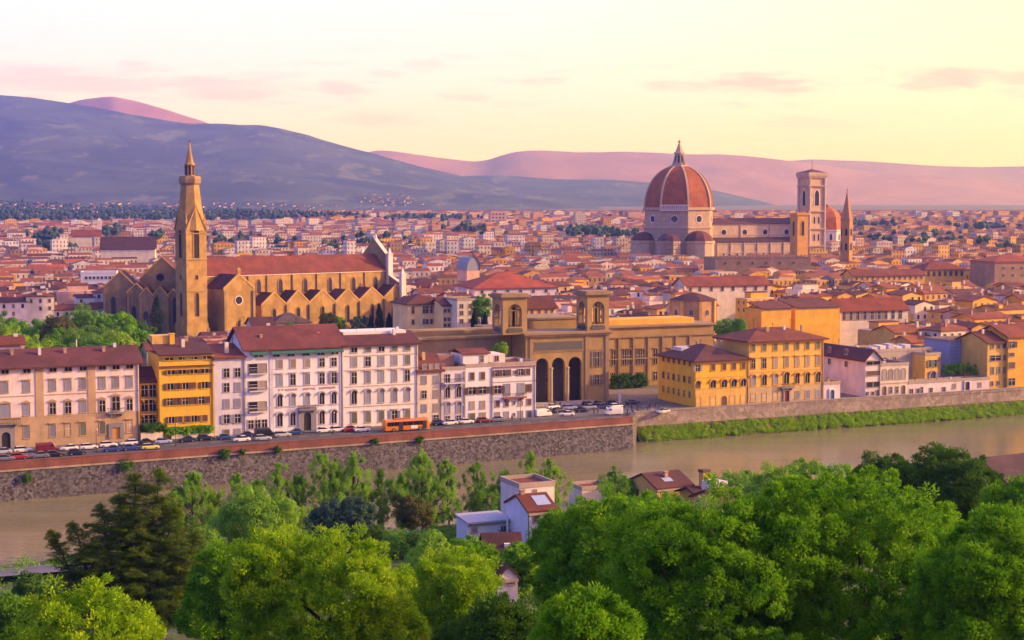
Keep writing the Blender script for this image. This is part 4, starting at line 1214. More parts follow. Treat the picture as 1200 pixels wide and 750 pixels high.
# scaffolding on the drum, left of centre
q2 = rot0 - math.pi / 8; SCAF = flat('scaffold_net', (.19, .18, .25), .8)
mb = MB()
def rowbars(x0, x1, z0, z1, y0, y1):
    for i in range(12): x = x0 + (x1 - x0) * i / 11; mb.box(x - .14, y0, z0, x + .14, y0 + .3, z1)
    for i in range(15): z = z0 + (z1 - z0) * i / 14; mb.box(x0, y0 - .35, z, x1, y1, z + .4)
rowbars(-12, 12, zd(318), zd(254), -3, 0)
pS = at_y(784, 275, YD - 47); lS = Matrix.Rotation(-math.radians(24), 4, 'Z') @ (pS - Vector((dc.x, dc.y, pS.z)))
mb.build('scaffold', SCAF, duo, (lS.x, lS.y, 0), -math.radians(24))
# nave
NL = 118
zn1, zn2, zn3 = zd(262.5), zd(256.5), zd(280.5)
mb = MB(); mb.gwall(20, -10.5, NL, 10.5, 0, zn1, zn2 - zn1, 'x'); nv = mb.build('nave', MARBP, duo)
mb = MB(); mb.gable(20, -10.5, NL, 10.5, zn1, zn2 - zn1, .9, .5, 'x'); mb.build('nave_roof', ROOF2, nv)
mb = MB(); mb.box(20, -21, 0, NL, 21, zn3 - 2.4, top=False, bot=False); ai = mb.build('aisle', MARBP, duo)
mb = MB()
for s_ in (-1, 1):
    P_ = [(20, s_ * 21.8, zn3 - 2.6), (NL, s_ * 21.8, zn3 - 2.6), (NL, s_ * 10.45, zn3 + 1), (20, s_ * 10.45, zn3 + 1)]
    mb.face(P_); mb.face([(p[0], p[1], p[2] + .5) for p in P_]); mb.face([P_[0], P_[1], (NL, s_ * 21.8, zn3 - 2.1), (20, s_ * 21.8, zn3 - 2.1)])
mb.build('aisle_roof', ROOF2, ai)
for s_, z_ in ((-10.55, zn1 - 1.2), (-21.1, zn3 - 4.2), (-21.1, zn3 - 12), (-10.55, zn3 + 3.0)):
    mb = MB(); mb.box(20, s_ - .35, z_, NL, s_, z_ + .9); mb.build('string_course', RIBM, nv)
fn = Fr((dc.x, dc.y, GZ), math.radians(24))
for px in (848, 872.5, 896.5, 921.5):
    u_ = fn.u(px, -10.5, 30); oculus(nv, u_, -10.5, zd(272.5), 2.5, frame=MARB)
for i in range(7):
    u_ = 26 + i * 13.5; mb = MB(); mb.box(u_ - .6, -21.9, 0, u_ + .6, -21.01, zn3 - 2.9); mb.build('buttress', MARBP, ai)
    lancet(ai, 'lancet_window', u_ + 6.5, -21, 8, 1.8, 9, frame=MARB)
for u_ in (26, 56, 86, 112):
    mb = MB(); mb.box(u_ - .6, -11.3, zn3, u_ + .6, -10.51, zn1 - .3); mb.build('pilaster', MARBP, nv)

# --- striped bell tower of the cathedral
YG = 1385; gc = at_y(950.3, 290, YG); zg_ = lambda yy: z_for(gc, yy) - GZ
wg = 27.5 / 1830 * YG / (math.cos(.42) + math.sin(.42)); a = wg / 2
gt = tag(empty('marble_bell_tower', (gc.x, gc.y, GZ), .42), 'square pink and white marble bell tower with overhanging top beside the red dome', 'tower')
GM = plaster('tan_marble', (.64, .41, .23), .2, .25)
mb = MB(); mb.ring(sq(a), 0, zg_(207), top=False); mb.build('shaft', GM, gt)
for k in range(4):
    mb = MB(); c_ = ((-1, -1), (1, -1), (1, 1), (-1, 1))[k]; mb.lathe(c_[0] * a, c_[1] * a, [(1.5, 0), (1.5, zg_(207))], 8); mb.build('corner_buttress', MARBP, gt)
for yy in (288, 268, 247.5, 218): 
    mb = MB(); mb.ring(sq(a + 1.7), zg_(yy) - .5, zg_(yy) + .5, bot=True); mb.build('string_course', RIBM, gt)
mb = MB(); mb.ring(sq(a + 1.2), zg_(209), zg_(206), 0, sq(a + 2.1), bot=True); mb.ring(sq(a + 2.1), zg_(206), zg_(202.3), top=True); mb.build('top_gallery', MARBP, gt)
mb = MB(); mb.ring(sq(a + 1.5), zg_(202.3) + .01, zg_(198.2), 0, sq(.2)); mb.build('pyramid_roof', ROOF, gt)
mb = MB(); mb.lathe(0, 0, [(.22, zg_(199)), (.12, zg_(186.5))], 6); mb.build('flagpole', IRON, gt)
for k in range(4):
    rz = k * math.pi / 2; d = Vector((math.sin(rz), -math.cos(rz), 0)) * a; e = Vector((math.cos(rz), math.sin(rz), 0))
    lancet(gt, 'belfry_window', d.x, d.y, zg_(241), 4.6, zg_(222.5) - zg_(241), rz, frame=MARB)
    for yy in (262, 282):
        for s_ in (-2.3, 2.3):
            p = d + e * s_; lancet(gt, 'twin_window', p.x, p.y, zg_(yy), 1.9, 6.4, rz, frame=MARB)

# --- square ochre tower in front of it
def simple_tower(name, label, px, y0, wpx, Y, mat, th, fn_):
    c_ = at_y(px, y0, Y); a = wpx / 1830 * Y / (math.cos(th) + math.sin(th)) / 2
    t_ = tag(empty(name, (c_.x, c_.y, GZ), th), label, 'tower')
    zz = lambda yy: z_for(c_, yy) - GZ
    fn_(t_, a, zz, mat)
    return t_
def tw1(t_, a, zz, mat):
    mb = MB(); mb.ring(sq(a), 0, zz(252.5)); mb.build('shaft', mat, t_)
    mb = MB(); mb.ring(sq(a), zz(253.5), zz(252.3), 0, sq(a + .7)); mb.ring(sq(a + .7), zz(252.3), zz(249.5))
    for k in range(4):
        for i in range(3):
            q = -a - .2 + (2 * a + .4) * i / 2; x, y_ = ((q, -a - .35), (a + .35, q), (q, a + .35), (-a - .35, q))[k]
            mb.box(x - .45, y_ - .35, zz(249.5) + .002, x + .45, y_ + .35, zz(248))
    mb.build('battlement', mat, t_)
    for k in range(4):
        rz = k * math.pi / 2; d = Vector((math.sin(rz), -math.cos(rz), 0)) * a
        lancet(t_, 'belfry_window', d.x, d.y, zz(276), 2.0, zz(258.5) - zz(276), rz, frame=mat)
OC2 = plaster('ochre_tower_stone', (.60, .30, .07), .25, .35)
simple_tower('battlement_tower', 'square ochre stone tower with battlements in front of the marble bell tower', 936.3, 280, 19.5, 1040, OC2, .42, tw1)
def tw2(t_, a, zz, mat):
    mb = MB(); mb.lathe(0, 0, [(a * 1.25, 0), (a * 1.25, zz(258)), (a * 1.38, zz(257.6)), (a * 1.38, zz(256.6))], 6, .35); mb.build('shaft', mat, t_)
    mb = MB(); mb.lathe(0, 0, [(a * 1.18, zz(256.6)), (a * .5, zz(238)), (.12, zz(223.5))], 6, .35); mb.build('spire', plaster('spire_brick', (.40, .19, .08), .2, .3), t_)
    mb = MB(); mb.lathe(0, 0, [(.1, zz(224)), (.5, zz(222.8)), (.1, zz(221.8)), (.08, zz(219.5))], 6); mb.build('vane', IRON, t_)
    for k in range(6):
        q = .35 + math.pi / 6 + k * math.pi / 3; r = a * 1.25 * .866
        for yy in (276, 293): lancet(t_, 'twin_window', r * math.cos(q), r * math.sin(q), zz(yy), 1.7, 5.2, q + math.pi / 2, frame=mat)
simple_tower('pointed_tower', 'six sided brown brick tower with pointed spire right of the marble bell tower', 992, 280, 15, 1100, plaster('brown_tower_brick', (.46, .24, .08), .25, .3), .42, tw2)

# --- red dome of the chapel behind
YL = 1600; lc = at_y(969, 270, YL); zl = lambda yy: z_for(lc, yy) - GZ; SL = YL / F
ld = tag(empty('chapel_dome', (lc.x, lc.y, GZ), .3), 'smaller red chapel dome on a pale drum between the two bell towers', 'dome')
mb = MB(); mb.lathe(0, 0, [(17 * SL, 0), (17 * SL, zl(271)), (18 * SL, zl(270.5)), (18 * SL, zl(269))], 8, .2); mb.build('drum', MARB, ld)
mb = MB(); mb.lathe(0, 0, [(17 * SL, zl(269)), (16.8 * SL, zl(262)), (15.4 * SL, zl(254)), (12.5 * SL, zl(248.5)), (8.5 * SL, zl(245)), (3.5 * SL, zl(243.2)), (2.2 * SL, zl(242.8)), (2.0 * SL, zl(240.5)), (.2, zl(239))], 8, .2); mb.build('dome', DOMET, ld)
for k in range(8):
    q = .2 + math.pi / 8 + k * math.pi / 4; r = 17 * SL * .924
    lancet(ld, 'drum_window', r * math.cos(q), r * math.sin(q), zl(281), 2.6, 6.5, q + math.pi / 2, frame=MARB)

# ------------------------------------------------------------------ the library with twin belvederes
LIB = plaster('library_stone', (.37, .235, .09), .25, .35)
LIB2 = plaster('library_dull_stone', (.30, .20, .115), .3, .4)  # second, duller tone for trim, cornices and the left wing
pl_ = on_z(569, 480, GZ)
c_ = on_z(712.5, 470, GZ)
LB = Fr((c_.x, c_.y, GZ), TH)
lb = tag(empty('library', LB.w(0, 0), TH), 'large brown stone library with twin open belvedere towers and three arched portico', 'library')
zc_ = LB.z(712, 391.5) ; u0 = LB.u(616, 0, 12)
LW = -u0
# pavilion front with portico (three arches), local x from u0 to 0
mb = MB()
ax = [LB.u(p, 0, 8) for p in (635.3, 654.2, 673.6)]
aw = [3.5, 3.7, 3.9]
ze_arch = LB.z(654, 419)
bnd = [LB.u(p, 0, 8) for p in (625.6, 644.8, 664, 684)]
zpan = LB.z(654, 413)
for i in range(3):
    w_ = (bnd[i + 1] - bnd[i]) * .78
    mb.arch(bnd[i], bnd[i + 1], 0, zpan, (bnd[i] + bnd[i + 1]) / 2, w_, ze_arch - w_ / 2, 0, 1.0)
mb.face([(u0, 0, 0), (bnd[0], 0, 0), (bnd[0], 0, zpan), (u0, 0, zpan)])
mb.face([(bnd[3], 0, 0), (0, 0, 0), (0, 0, zpan), (bnd[3], 0, zpan)])
mb.face([(u0, 0, zpan), (0, 0, zpan), (0, 0, zc_), (u0, 0, zc_)])
DP = 34
mb.face([(0, 0, 0), (0, DP, 0), (0, DP, zc_), (0, 0, zc_)]); mb.face([(u0, 0, 0), (u0, DP, 0), (u0, DP, zc_), (u0, 0, zc_)])
mb.face([(u0, DP, 0), (0, DP, 0), (0, DP, zc_), (u0, DP, zc_)]); mb.face([(u0, 0, zc_), (0, 0, zc_), (0, DP, zc_), (u0, DP, zc_)])
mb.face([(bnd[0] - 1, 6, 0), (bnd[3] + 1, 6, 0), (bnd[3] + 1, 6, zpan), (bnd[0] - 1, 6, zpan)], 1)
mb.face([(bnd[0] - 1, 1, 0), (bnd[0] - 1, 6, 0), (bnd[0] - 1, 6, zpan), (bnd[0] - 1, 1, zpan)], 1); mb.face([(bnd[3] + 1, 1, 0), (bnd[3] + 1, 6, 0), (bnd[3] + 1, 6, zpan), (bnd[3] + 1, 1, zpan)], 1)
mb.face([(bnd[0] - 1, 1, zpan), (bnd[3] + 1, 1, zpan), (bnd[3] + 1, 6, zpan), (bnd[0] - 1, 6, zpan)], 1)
pav = mb.build('pavilion', [LIB, plaster('portico_shade', (.115, .09, .075), .3, .5)], lb)  # recess faces coloured darker to stand for the portico's shade
for i in range(3):
    x = (bnd[i] + bnd[i + 1]) / 2
    window(pav, x, 5.98, 5.6, 'f', 2.6, 2.4, 'g', LIB2); window(pav, x, 5.98, .3, 'f', 2.4, 3.6, 'g', LIB2)
for x in bnd[1:3]:
    mb = MB(); mb.lathe(x, -.75, [(.55, .9), (.42, 1.1), (.36, ze_arch - 3.4), (.55, ze_arch - 3.0), (.55, ze_arch - 2.7)], 10); mb.build('column', RIBM, pav)
# cornices and attic
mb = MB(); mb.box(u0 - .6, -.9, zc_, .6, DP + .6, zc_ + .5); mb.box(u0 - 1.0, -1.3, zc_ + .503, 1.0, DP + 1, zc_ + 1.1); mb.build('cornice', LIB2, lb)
mb = MB(); mb.box(u0 - .1, -.15, zpan + .1, .1, -.01, zpan + .5); mb.build('string_course', LIB2, pav)
x0_, x1_ = LB.u(627, 0, 14), LB.u(682, 0, 14)
mb = MB(); mb.box(x0_ - .3, -.25, LB.z(654, 409.6) - .3, x1_ + .3, -.01, LB.z(654, 400.4) + .3); fr_ = mb.build('inscription_frame', LIB2, pav)
mb = MB(); mb.box(x0_, -.32, LB.z(654, 409.6), x1_, -.252, LB.z(654, 400.4)); mb.build('inscription_panel', flat('slate_panel', (.09, .085, .09), .7), fr_)
for yy, hh in ((421, 17), (445, 11.5)):
    for p, ww in ((694, 3.0), (699.5, 5), (705.5, 3.0)):
        window(pav, LB.u(p, 0, 8), 0, LB.z(700, yy + hh / 2), 'f', ww * .24, hh / 4.08, 'g', LIB2)
# belvedere towers
def belvedere(pxc, wpx, ytop, ybase, v):
    fr = Fr(LB.w(0, v), TH)
    a0 = fr.u(pxc - wpx / 2, 0, 20); a1 = fr.u(pxc + wpx / 2, 0, 20)
    W_ = a1 - a0; h0 = zc_ + 1.1; h1 = LB.z(pxc, ytop, v)
    mb = MB()
    for k in range(4):
        st = len(mb.v)
        aw_ = W_ * .56
        mb.arch(-W_ / 2, W_ / 2, 0, h1 - h0, 0, aw_, (h1 - h0) * .83 - aw_ / 2, -W_ / 2, 1.1, base=(h1 - h0) * .19)
        mb.xf(Matrix.Rotation(k * math.pi / 2, 4, 'Z'), st)
    mb.box(-W_ / 2 + .02, -W_ / 2 + .02, -.3, W_ / 2 - .02, W_ / 2 - .02, .9, bot=False)
    o = mb.build('belvedere', LIB, lb, ((a0 + a1) / 2, v + W_ / 2, h0))
    H_ = h1 - h0
    mb = MB(); mb.box(-W_ / 2 - .5, -W_ / 2 - .5, H_ * .99, W_ / 2 + .5, W_ / 2 + .5, H_ + .3); mb.box(-W_ / 2 - .9, -W_ / 2 - .9, H_ + .303, W_ / 2 + .9, W_ / 2 + .9, H_ + .95); mb.box(-W_ / 2 - .2, -W_ / 2 - .2, H_ + .953, W_ / 2 + .2, W_ / 2 + .2, H_ + 1.3); mb.build('tower_cornice', LIB2, o)
    for k in range(4):
        aw_ = W_ * .56; zb = H_ * .19; spz = H_ * .83 - aw_ / 2
        st = MB()
        for s_ in (-1, 1): st.box(s_ * aw_ * .22 - .16, -.2, zb, s_ * aw_ * .22 + .16, .2, spz + .1)
        st.box(-aw_ / 2, -.22, spz + .1, aw_ / 2, .22, spz + .45)
        st.arch(-aw_ * .3, aw_ * .3, spz + .45, spz + aw_ * .38, 0, aw_ * .4, spz + .5, -.15, .3)
        d = Vector((math.sin(k * math.pi / 2), -math.cos(k * math.pi / 2), 0)) * (W_ / 2 - .9)
        st.build('tracery', LIB2, o, d, k * math.pi / 2)
        bb = MB(); n_ = 12
        bb.box(-aw_ / 2, -.15, zb * .72, aw_ / 2, .12, zb * .80); bb.box(-aw_ / 2 - .2, -.2, zb * .2, aw_ / 2 + .2, .02, zb * .62)
        d = Vector((math.sin(k * math.pi / 2), -math.cos(k * math.pi / 2), 0)) * (W_ / 2 + .05)
        bb.build('balustrade_panel', flat('slate_panel', (.09, .085, .09), .7), o, d, k * math.pi / 2)
    return o
belvedere(603.5, 28.5, 349.5, 392, .5)
belvedere(701, 25.5, 346.5, 389, .5)
# attic block between and behind the towers
mb = MB(); a_, e_ = LB.u(620, 14, 18), LB.u(676, 14, 18); mb.box(a_, 14, zc_ + .5, e_, 30, LB.z(648, 374, 14)); at_ = mb.build('attic', LIB, lb)
mb = MB(); mb.box(a_ - .4, 13.6, LB.z(648, 374, 14) + .003, e_ + .4, 30.4, LB.z(648, 372, 14)); mb.build('attic_cornice', LIB2, at_)
# right wing, set back
v = 31; fr = Fr(LB.w(0, v), TH)
zw = fr.z(770, 382.5); e_ = fr.u(836, 0, 12)
wz_ = zw - 3.3
mb = MB(); mb.box(.2, v, 0, e_, v + 16, zw); wg_ = mb.build('wing', LIB, lb)
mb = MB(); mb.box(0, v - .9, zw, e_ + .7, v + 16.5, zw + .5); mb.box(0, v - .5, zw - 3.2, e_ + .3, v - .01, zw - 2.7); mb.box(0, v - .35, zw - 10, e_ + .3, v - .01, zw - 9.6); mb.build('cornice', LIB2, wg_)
mb = MB(); mb.box(1, v + 3, zw + .52, e_ * .9, v + 13, zw + 2.2); mb.build('attic', P_ORNG, wg_)
for px in (719, 731.5, 737, 747.5, 753, 768, 784, 800, 816, 830):
    x = fr.u(px, 0, 8)
    wpx_ = 4.6
    window(wg_, x, v, fr.z(px, 427.5 - (px - 731) * .03), 'h', 1.25, 4.6, 'g', LIB2); window(wg_, x, v, fr.z(px, 446 - (px - 731) * .03), 'f', 1.25, 2.5, 'g', LIB2)
# left wing, long and lower cornice line
v = 9; fr = Fr(LB.w(0, v), TH)
a_ = fr.u(430, 0, 12); zw = fr.z(545, 396.5)
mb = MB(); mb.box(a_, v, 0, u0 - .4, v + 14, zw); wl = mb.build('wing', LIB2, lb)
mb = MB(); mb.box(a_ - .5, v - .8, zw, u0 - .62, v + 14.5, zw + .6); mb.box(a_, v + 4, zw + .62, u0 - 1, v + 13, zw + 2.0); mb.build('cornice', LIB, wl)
for px in (622.5, 687.5, 711):
    x = LB.u(px, 0, 10); mb = MB(); mb.box(x - .55, -.3, .1, x + .55, -.012, zc_ - .02); mb.build('pilaster', LIB2, pav)
for px in (725, 742, 759.5, 776, 792, 808):
    x = fr.u(px, 0, 8) if False else Fr(LB.w(0, 31), TH).u(px, 0, 8); mb = MB(); mb.box(x - .35, 30.6, .1, x + .35, 30.99, wz_); mb.build('pilaster', LIB2, wg_)
# front steps
mb = MB()
for k in range(5): mb.box(bnd[0] - 2 - .5 * k, -2.2 - .7 * (4 - k) if False else -1.6 - .6 * k, 0, bnd[3] + 2 + .5 * k, -.005, .75 - .15 * k)
mb.build('front_steps', plaster('grey_steps', (.34, .30, .30)), lb)
# octagonal drum house behind the right wing
oc_ = at_y(812, 360, 585)
od = tag(empty('round_chapel', (oc_.x, oc_.y, GZ), 0), 'eight sided brown brick drum with low tiled roof behind the library wing', 'chapel')
zo = lambda yy: z_for(oc_, yy) - GZ
ro = 27.5 / F * 585
mb = MB(); mb.lathe(0, 0, [(ro, 0), (ro, zo(352)), (ro * 1.04, zo(351.6)), (ro * 1.04, zo(350.8))], 8, .2); mb.build('drum', plaster('drum_brick', (.46, .26, .12), .35, .45), od)
mb = MB(); mb.lathe(0, 0, [(ro * 1.08, zo(351)), (ro * .55, zo(346)), (ro * .1, zo(342.6))], 8, .2); mb.build('roof', ROOF2, od)
for k in range(8):
    q = .2 + k * math.pi / 4; mb = MB(); mb.box(-.5, -.5, 0, .5, .5, zo(351.7)); mb.build('buttress', P_OCH, od, (ro * math.cos(q), ro * math.sin(q), 0), q)
    q += math.pi / 8; window(od, ro * .924 * math.cos(q), ro * .924 * math.sin(q), zo(368), 'a', 1.2, 2.0, 'g', TRIM, q + math.pi / 2)

# ------------------------------------------------------------------ the town behind
def town_fr(px, Y, th=TH):
    p = at_y(px, 300, Y)
    return Fr((p.x, p.y, float(town_z(Y))), th)
BH = 'houses in the town behind the river street'
P_TERR = plaster('rose_plaster', (.66, .40, .30)); P_BRN = plaster('brown_plaster', (.38, .23, .13), .3, .4)
P_BLW = plaster('cool_white_plaster', (.70, .68, .74), .15, .25)
h = House('cream_block', 'cream four storey block with rows of small dark windows right of the marble church front', 'building', 478, 519, 357, plaster('butter_plaster', (.86, .60, .27)), fr=town_fr(478, 560), depth=16, rise=3.2, roof='hip', group=BH)
for y, hh in ((360, 3.5), (364.5, 5), (377, 5.5)): h.row(y, 2.6, hh, (484, 497, 500.5, 505.5, 510, 515.5), 'f', 'bgbbgb')
h = House('cloister', 'low brown roofed cloister block before the chapel gables', 'building', 322, 364, 379, P_TERR, fr=town_fr(322, 618), depth=13, rise=3.6, roof='hip', roofm=tiles('grey_brown_tiles', (.13, .075, .065)), group=BH)
h = House('vestry', 'small red roofed annexe at the foot of the gabled transept', 'building', 296, 321, 381, P_CRM, fr=town_fr(296, 612), depth=10, rise=2.6, roofm=ROOF2, group=BH)
h = House('small_block', 'small cream house wedged between the cream block and the pale tenement', 'building', 519, 535.5, 358, plaster('butter_plaster', (.86, .60, .27)), fr=town_fr(519, 556), depth=12, rise=2, group=BH)
for y in (364, 374, 381): h.row(y, 2.4, 4, (521.5, 526, 530.5, 534), 'f', 'bgbb')
h = House('pale_tenement', 'pale tenement with plants on its roof terrace left of the library', 'building', 536, 572, 352, P_CRM, fr=town_fr(536, 552), depth=14, rise=1, roof='flat', group=BH)
for y in (358.5, 366.5, 376): h.row(y, 3.2, 4.5, (541, 551, 556, 560, 566), 'f', 'gbnbg')
h = House('market_hall', 'long hall with a broad bright red hipped roof behind the left belvedere', 'hall', 556, 652, 338, P_PINK, fr=town_fr(556, 690, .30), depth=34, rise=6.5, roof='hip', roofm=tiles('bright_red_tiles', (.36, .07, .025)), group=BH)
h.row(341.5, 3, 3.5, (565, 580, 595, 610, 625, 640), 'f', 'g')
h = House('gold_house', 'little gold house with dark windows between the two belvederes', 'house', 614, 652, 361, P_GOLD, fr=town_fr(614, 540), depth=14, rise=3.6, group=BH)
h.row(365.5, 2.6, 5, (617, 623.5, 632, 640, 647), 'f', 'b')
h = House('long_cream_palace', 'long cream palace with ten dark windows behind the eight sided drum', 'palace', 804, 902, 334.5, P_CRM, fr=town_fr(804, 715, .33), depth=14, rise=3.6, group=BH)
h.row(338.5, 3, 4.5, (809, 820, 833.5, 846.5, 859, 873, 885.5, 897.5), 'f', 'bgbb')
h = House('blank_gold_house', 'house with a blank golden yellow end wall under a small red roof', 'house', 892, 927, 361.5, P_ORNG, fr=town_fr(892, 590), depth=10, rise=2, roof='shed', group=BH)
h = House('blank_gold_barn', 'wide blank golden yellow wall with low dark roof left of the colonnade house', 'house', 932, 983.5, 360, plaster('vivid_orange_plaster', (.80, .42, .04)), fr=town_fr(932, 598), depth=12, rise=2.4, roof='shed', group=BH)
h = House('window_row_palace', 'long palace with a red roof and one row of tall dark windows and pale panels', 'palace', 984, 1064, 363.5, P_CRM, fr=town_fr(984, 612, .36), depth=13, rise=4.2, roofm=tiles('bright_red_tiles', (.36, .07, .025)), group=BH)
h.row(369.5, 3, 9, (989, 997, 1005, 1013.5, 1022, 1030, 1038, 1046.5, 1055), 'f', 'g'); h.row(369.5, 3, 9, (993, 1001, 1009, 1018, 1026, 1034), 'f', 'n')
h = House('gold_gallery', 'golden gallery wing with a row of arched windows in front of the far right roofs', 'palace', 1084, 1131, 316.5, plaster('bright_gold_plaster', (.82, .45, .07)), fr=town_fr(1084, 870, .30), depth=16, rise=4.2, roof='hip', roofm=tiles('bright_red_tiles', (.36, .07, .025)), group=BH)
h.row(320.5, 3, 6, (1088, 1094.5, 1101, 1107.5, 1114, 1120.5, 1127), 'a', 'b')
h = House('gold_gallery', 'long low golden wing with many tiny windows left of the arched gallery', 'palace', 1000, 1083.5, 323, P_GOLD, fr=town_fr(1000, 830, .30), depth=13, rise=3.0, group=BH)
h.row(326, 1.8, 3.5, [1004 + 6.3 * i for i in range(13)], 'f', 'b')
h = House('fortress_block', 'massive dark brown block with few small windows and red roof at the far right', 'palace', 1165, 1225, 307, P_BRN, fr=town_fr(1165, 850, .28), depth=24, rise=3.2, roof='hip', roofm=tiles('bright_red_tiles', (.36, .07, .025)), group=BH)
h.row(314, 2.2, 3, (1176, 1187, 1198, 1210), 'f', 'g'); h.row(322.5, 2.2, 3, (1176, 1187, 1198, 1210), 'f', 'g')
h = House('battlement_palace', 'long dark brown palace with battlements along its top below the cathedral nave', 'palace', 838, 950, 303, P_BRN, fr=town_fr(838, 985, .16), depth=26, rise=1, roof='flat', trim=P_BRN, group=BH)
for i in range(26):
    x = h.W * i / 26; h.box('merlon', P_BRN, x + .2, -.35, h.H + .753, x + h.W / 26 * .6, .3, h.H + 2.2)
h.row(308, 2, 3, (850, 866, 882, 898, 914, 930), 'a', 'g')
h = House('white_school', 'long bluish white building with a band of windows left of the church choir', 'building', 95, 137, 320, P_BLW, fr=town_fr(95, 800, .20), depth=16, rise=.8, roof='flat', group=BH, trim=P_BLW)
h.row(325.5, 3.2, 3.5, [101 + 4.6 * i for i in range(8)], 'f', 'g')
h = House('pale_church', 'pale far church with a red roof and square bell turret at the upper left', 'church', 84, 119, 277, P_CRM, fr=town_fr(84, 1500, .25), depth=22, rise=6, roofm=ROOF, group=BH)
mb = MB(); mb.box(h.W * .86, 14, 0, h.W * .86 + 4.5, 18.5, h.H + 15); mb.ring([(h.W * .86 - .3, 13.7), (h.W * .86 + 4.8, 13.7), (h.W * .86 + 4.8, 18.8), (h.W * .86 - .3, 18.8)], h.H + 15, h.H + 17.5, 0, [(h.W * .86 + 2.2, 16.2)] * 4, top=False); mb.build('bell_turret', MARB, h.root)
h = House('red_barn_hall', 'big far hall with broad dark red roof left of the bell tower', 'hall', 118, 182, 292, P_CRM, fr=town_fr(118, 1200, .2), depth=36, rise=9, roof='x', roofm=ROOF2, group=BH)
h = House('tower_block', 'far pale orange high rise block standing above the roofs near the hills', 'tower block', 575, 594, 247.5, plaster('peach_plaster', (.72, .46, .30)), fr=town_fr(575, 2700, .2), depth=20, rise=1, roof='flat', group=BH)
for y in (251, 255, 259): h.row(y, 2, 1.6, (578, 582, 586, 590), 'f', 'g')
# grey vaulted hall
p = town_fr(547, 790, .5)
o = tag(empty('vaulted_hall', p.O, .5), 'hall with a curved blue grey vaulted roof among red roofs', 'hall', BH)
wv = p.u(562, 0, 20); zz = p.z(551, 317); zr = p.z(551, 301) - zz
mb = MB(); mb.box(0, 0, 0, wv, 11, zz, top=False); mb.build('wall', P_TERR, o)
mb = MB()
for i in range(10):
    a, e = math.pi * i / 10, math.pi * (i + 1) / 10
    P1 = [(wv / 2 - wv / 2 * math.cos(k) * 1.04, -.6, zz + zr * math.sin(k)) for k in (a, e)]
    mb.face([P1[0], P1[1], (P1[1][0], 11.6, P1[1][2]), (P1[0][0], 11.6, P1[0][2])])
    mb.face([(wv / 2, -.1, zz), (P1[0][0], -.1, P1[0][2]), (P1[1][0], -.1, P1[1][2])])
mb.build('vault', LEAD, o)

# --- where generated houses may not stand
EX = [(FL, -70, -24, 131, 25), (FL, 131, -24, 168, 26), (FL, 164, -24, 330, 33),
      (LB, -80, -12, 64, 52), (SC, -85, -24, LN + 9, 28)]
for ob in bpy.data.objects:
    if ob.type == 'EMPTY' and ob.get('group') == BH:
        w_ = [c for c in ob.children if c.name.startswith('wall')]
        if w_:
            bb = [Vector(c) for c in w_[0].bound_box]
            EX.append((Fr(ob.location, ob.rotation_euler.z), -2, -6, max(c.x for c in bb) + 2, max(c.y for c in bb) + 2))
EXC = [(dc.x, dc.y, 62), (gc.x, gc.y, 16), (lc.x, lc.y, 24), (oc_.x, oc_.y, 15)]
for k in range(3, 13): q = fn.w(k * 10, 0); EXC.append((q.x, q.y, 27))
for o in bpy.data.objects:
    if o.name.split('.')[0] in ('battlement_tower', 'pointed_tower'): EXC.append((o.location.x, o.location.y, 9))
def blocked(x, y, r):
    for fr, u0_, v0_, u1_, v1_ in EX:
        c, s = math.cos(fr.th), math.sin(fr.th); dx, dy = x - fr.O.x, y - fr.O.y
        u, v = dx * c + dy * s, -dx * s + dy * c
        if u0_ - r < u < u1_ + r and v0_ - r < v < v1_ + r: return True
    for cx, cy_, rr_ in EXC:
        if (x - cx) ** 2 + (y - cy_) ** 2 < (rr_ + r) ** 2: return True
    px = 600 + F * x / y
    if px < 196 and y < 640: return True           # gardens
    return False
def top_limit(px, y):
    """lowest photo row a roof top may reach, so the landmarks stay free"""
    if y < 690 and 110 < px < 255: return 396
    if y < 745 and 235 <= px < 478: return 388
    if y < 480 and 478 <= px < 760: return 401
    if y < 1330 and 738 < px < 1003: return 297
    if y < 585 and px > 830: return 377
    if y < 600 and px > 740: return 366
    if y < 850 and 1000 < px < 1240: return 330
    return 262 if y < 2400 else 246
cand = []
random.seed(5)
v = 0
row = 0
while v < 7600:
    far = v > 1150
    kf = 1 if v < 2000 else 1.4 if v < 3800 else 2.3
    D_ = (10.5 if not far else 13) * kf
    Wb = (11.5 if not far else 13) * kf
    street = (5.0 if not far else 4.0) if row % 3 == 0 else -.25
    dep = D_ * random.uniform(.8, 1.15)
    u = -900 - v * .5
    while u < 900 + v * 1.2:
        w_ = Wb * random.choice((.7, .85, 1, 1, 1.2, 1.6))
        gap = -.25 if random.random() < .86 else random.uniform(2, 6)
        x, y = FL.O.x + (u + w_ / 2) * math.cos(.40) - v * math.sin(.40), FL.O.y + (u + w_ / 2) * math.sin(.40) + v * math.cos(.40)
        u += w_ + gap
        if y < 380: continue
        px = 600 + F * x / y
        if px < -25 or px > 1225: continue
        if random.random() < .05: continue
        r = min(w_, dep) * .5
        if blocked(x, y, r): continue
        cand.append((x, y, w_, dep, px, row))
    v += dep + street
    row += 1
cand.sort(key=lambda c: c[1])
sky_ = np.full(1300, 600.0)                      # rows already hidden by nearer walls, per photo column
def cover(ob):
    me = ob.data; M4 = ob.matrix_world
    P_ = [proj(M4 @ Vector(c)) for c in ob.bound_box]
    top = sorted(p[1] for p in P_)[2]; a, e = min(p[0] for p in P_), max(p[0] for p in P_)
    i, j = max(0, int(a) + 50), min(1299, int(e) + 50)
    if j > i: sky_[i:j] = np.minimum(sky_[i:j], top)
bpy.context.view_layer.update()
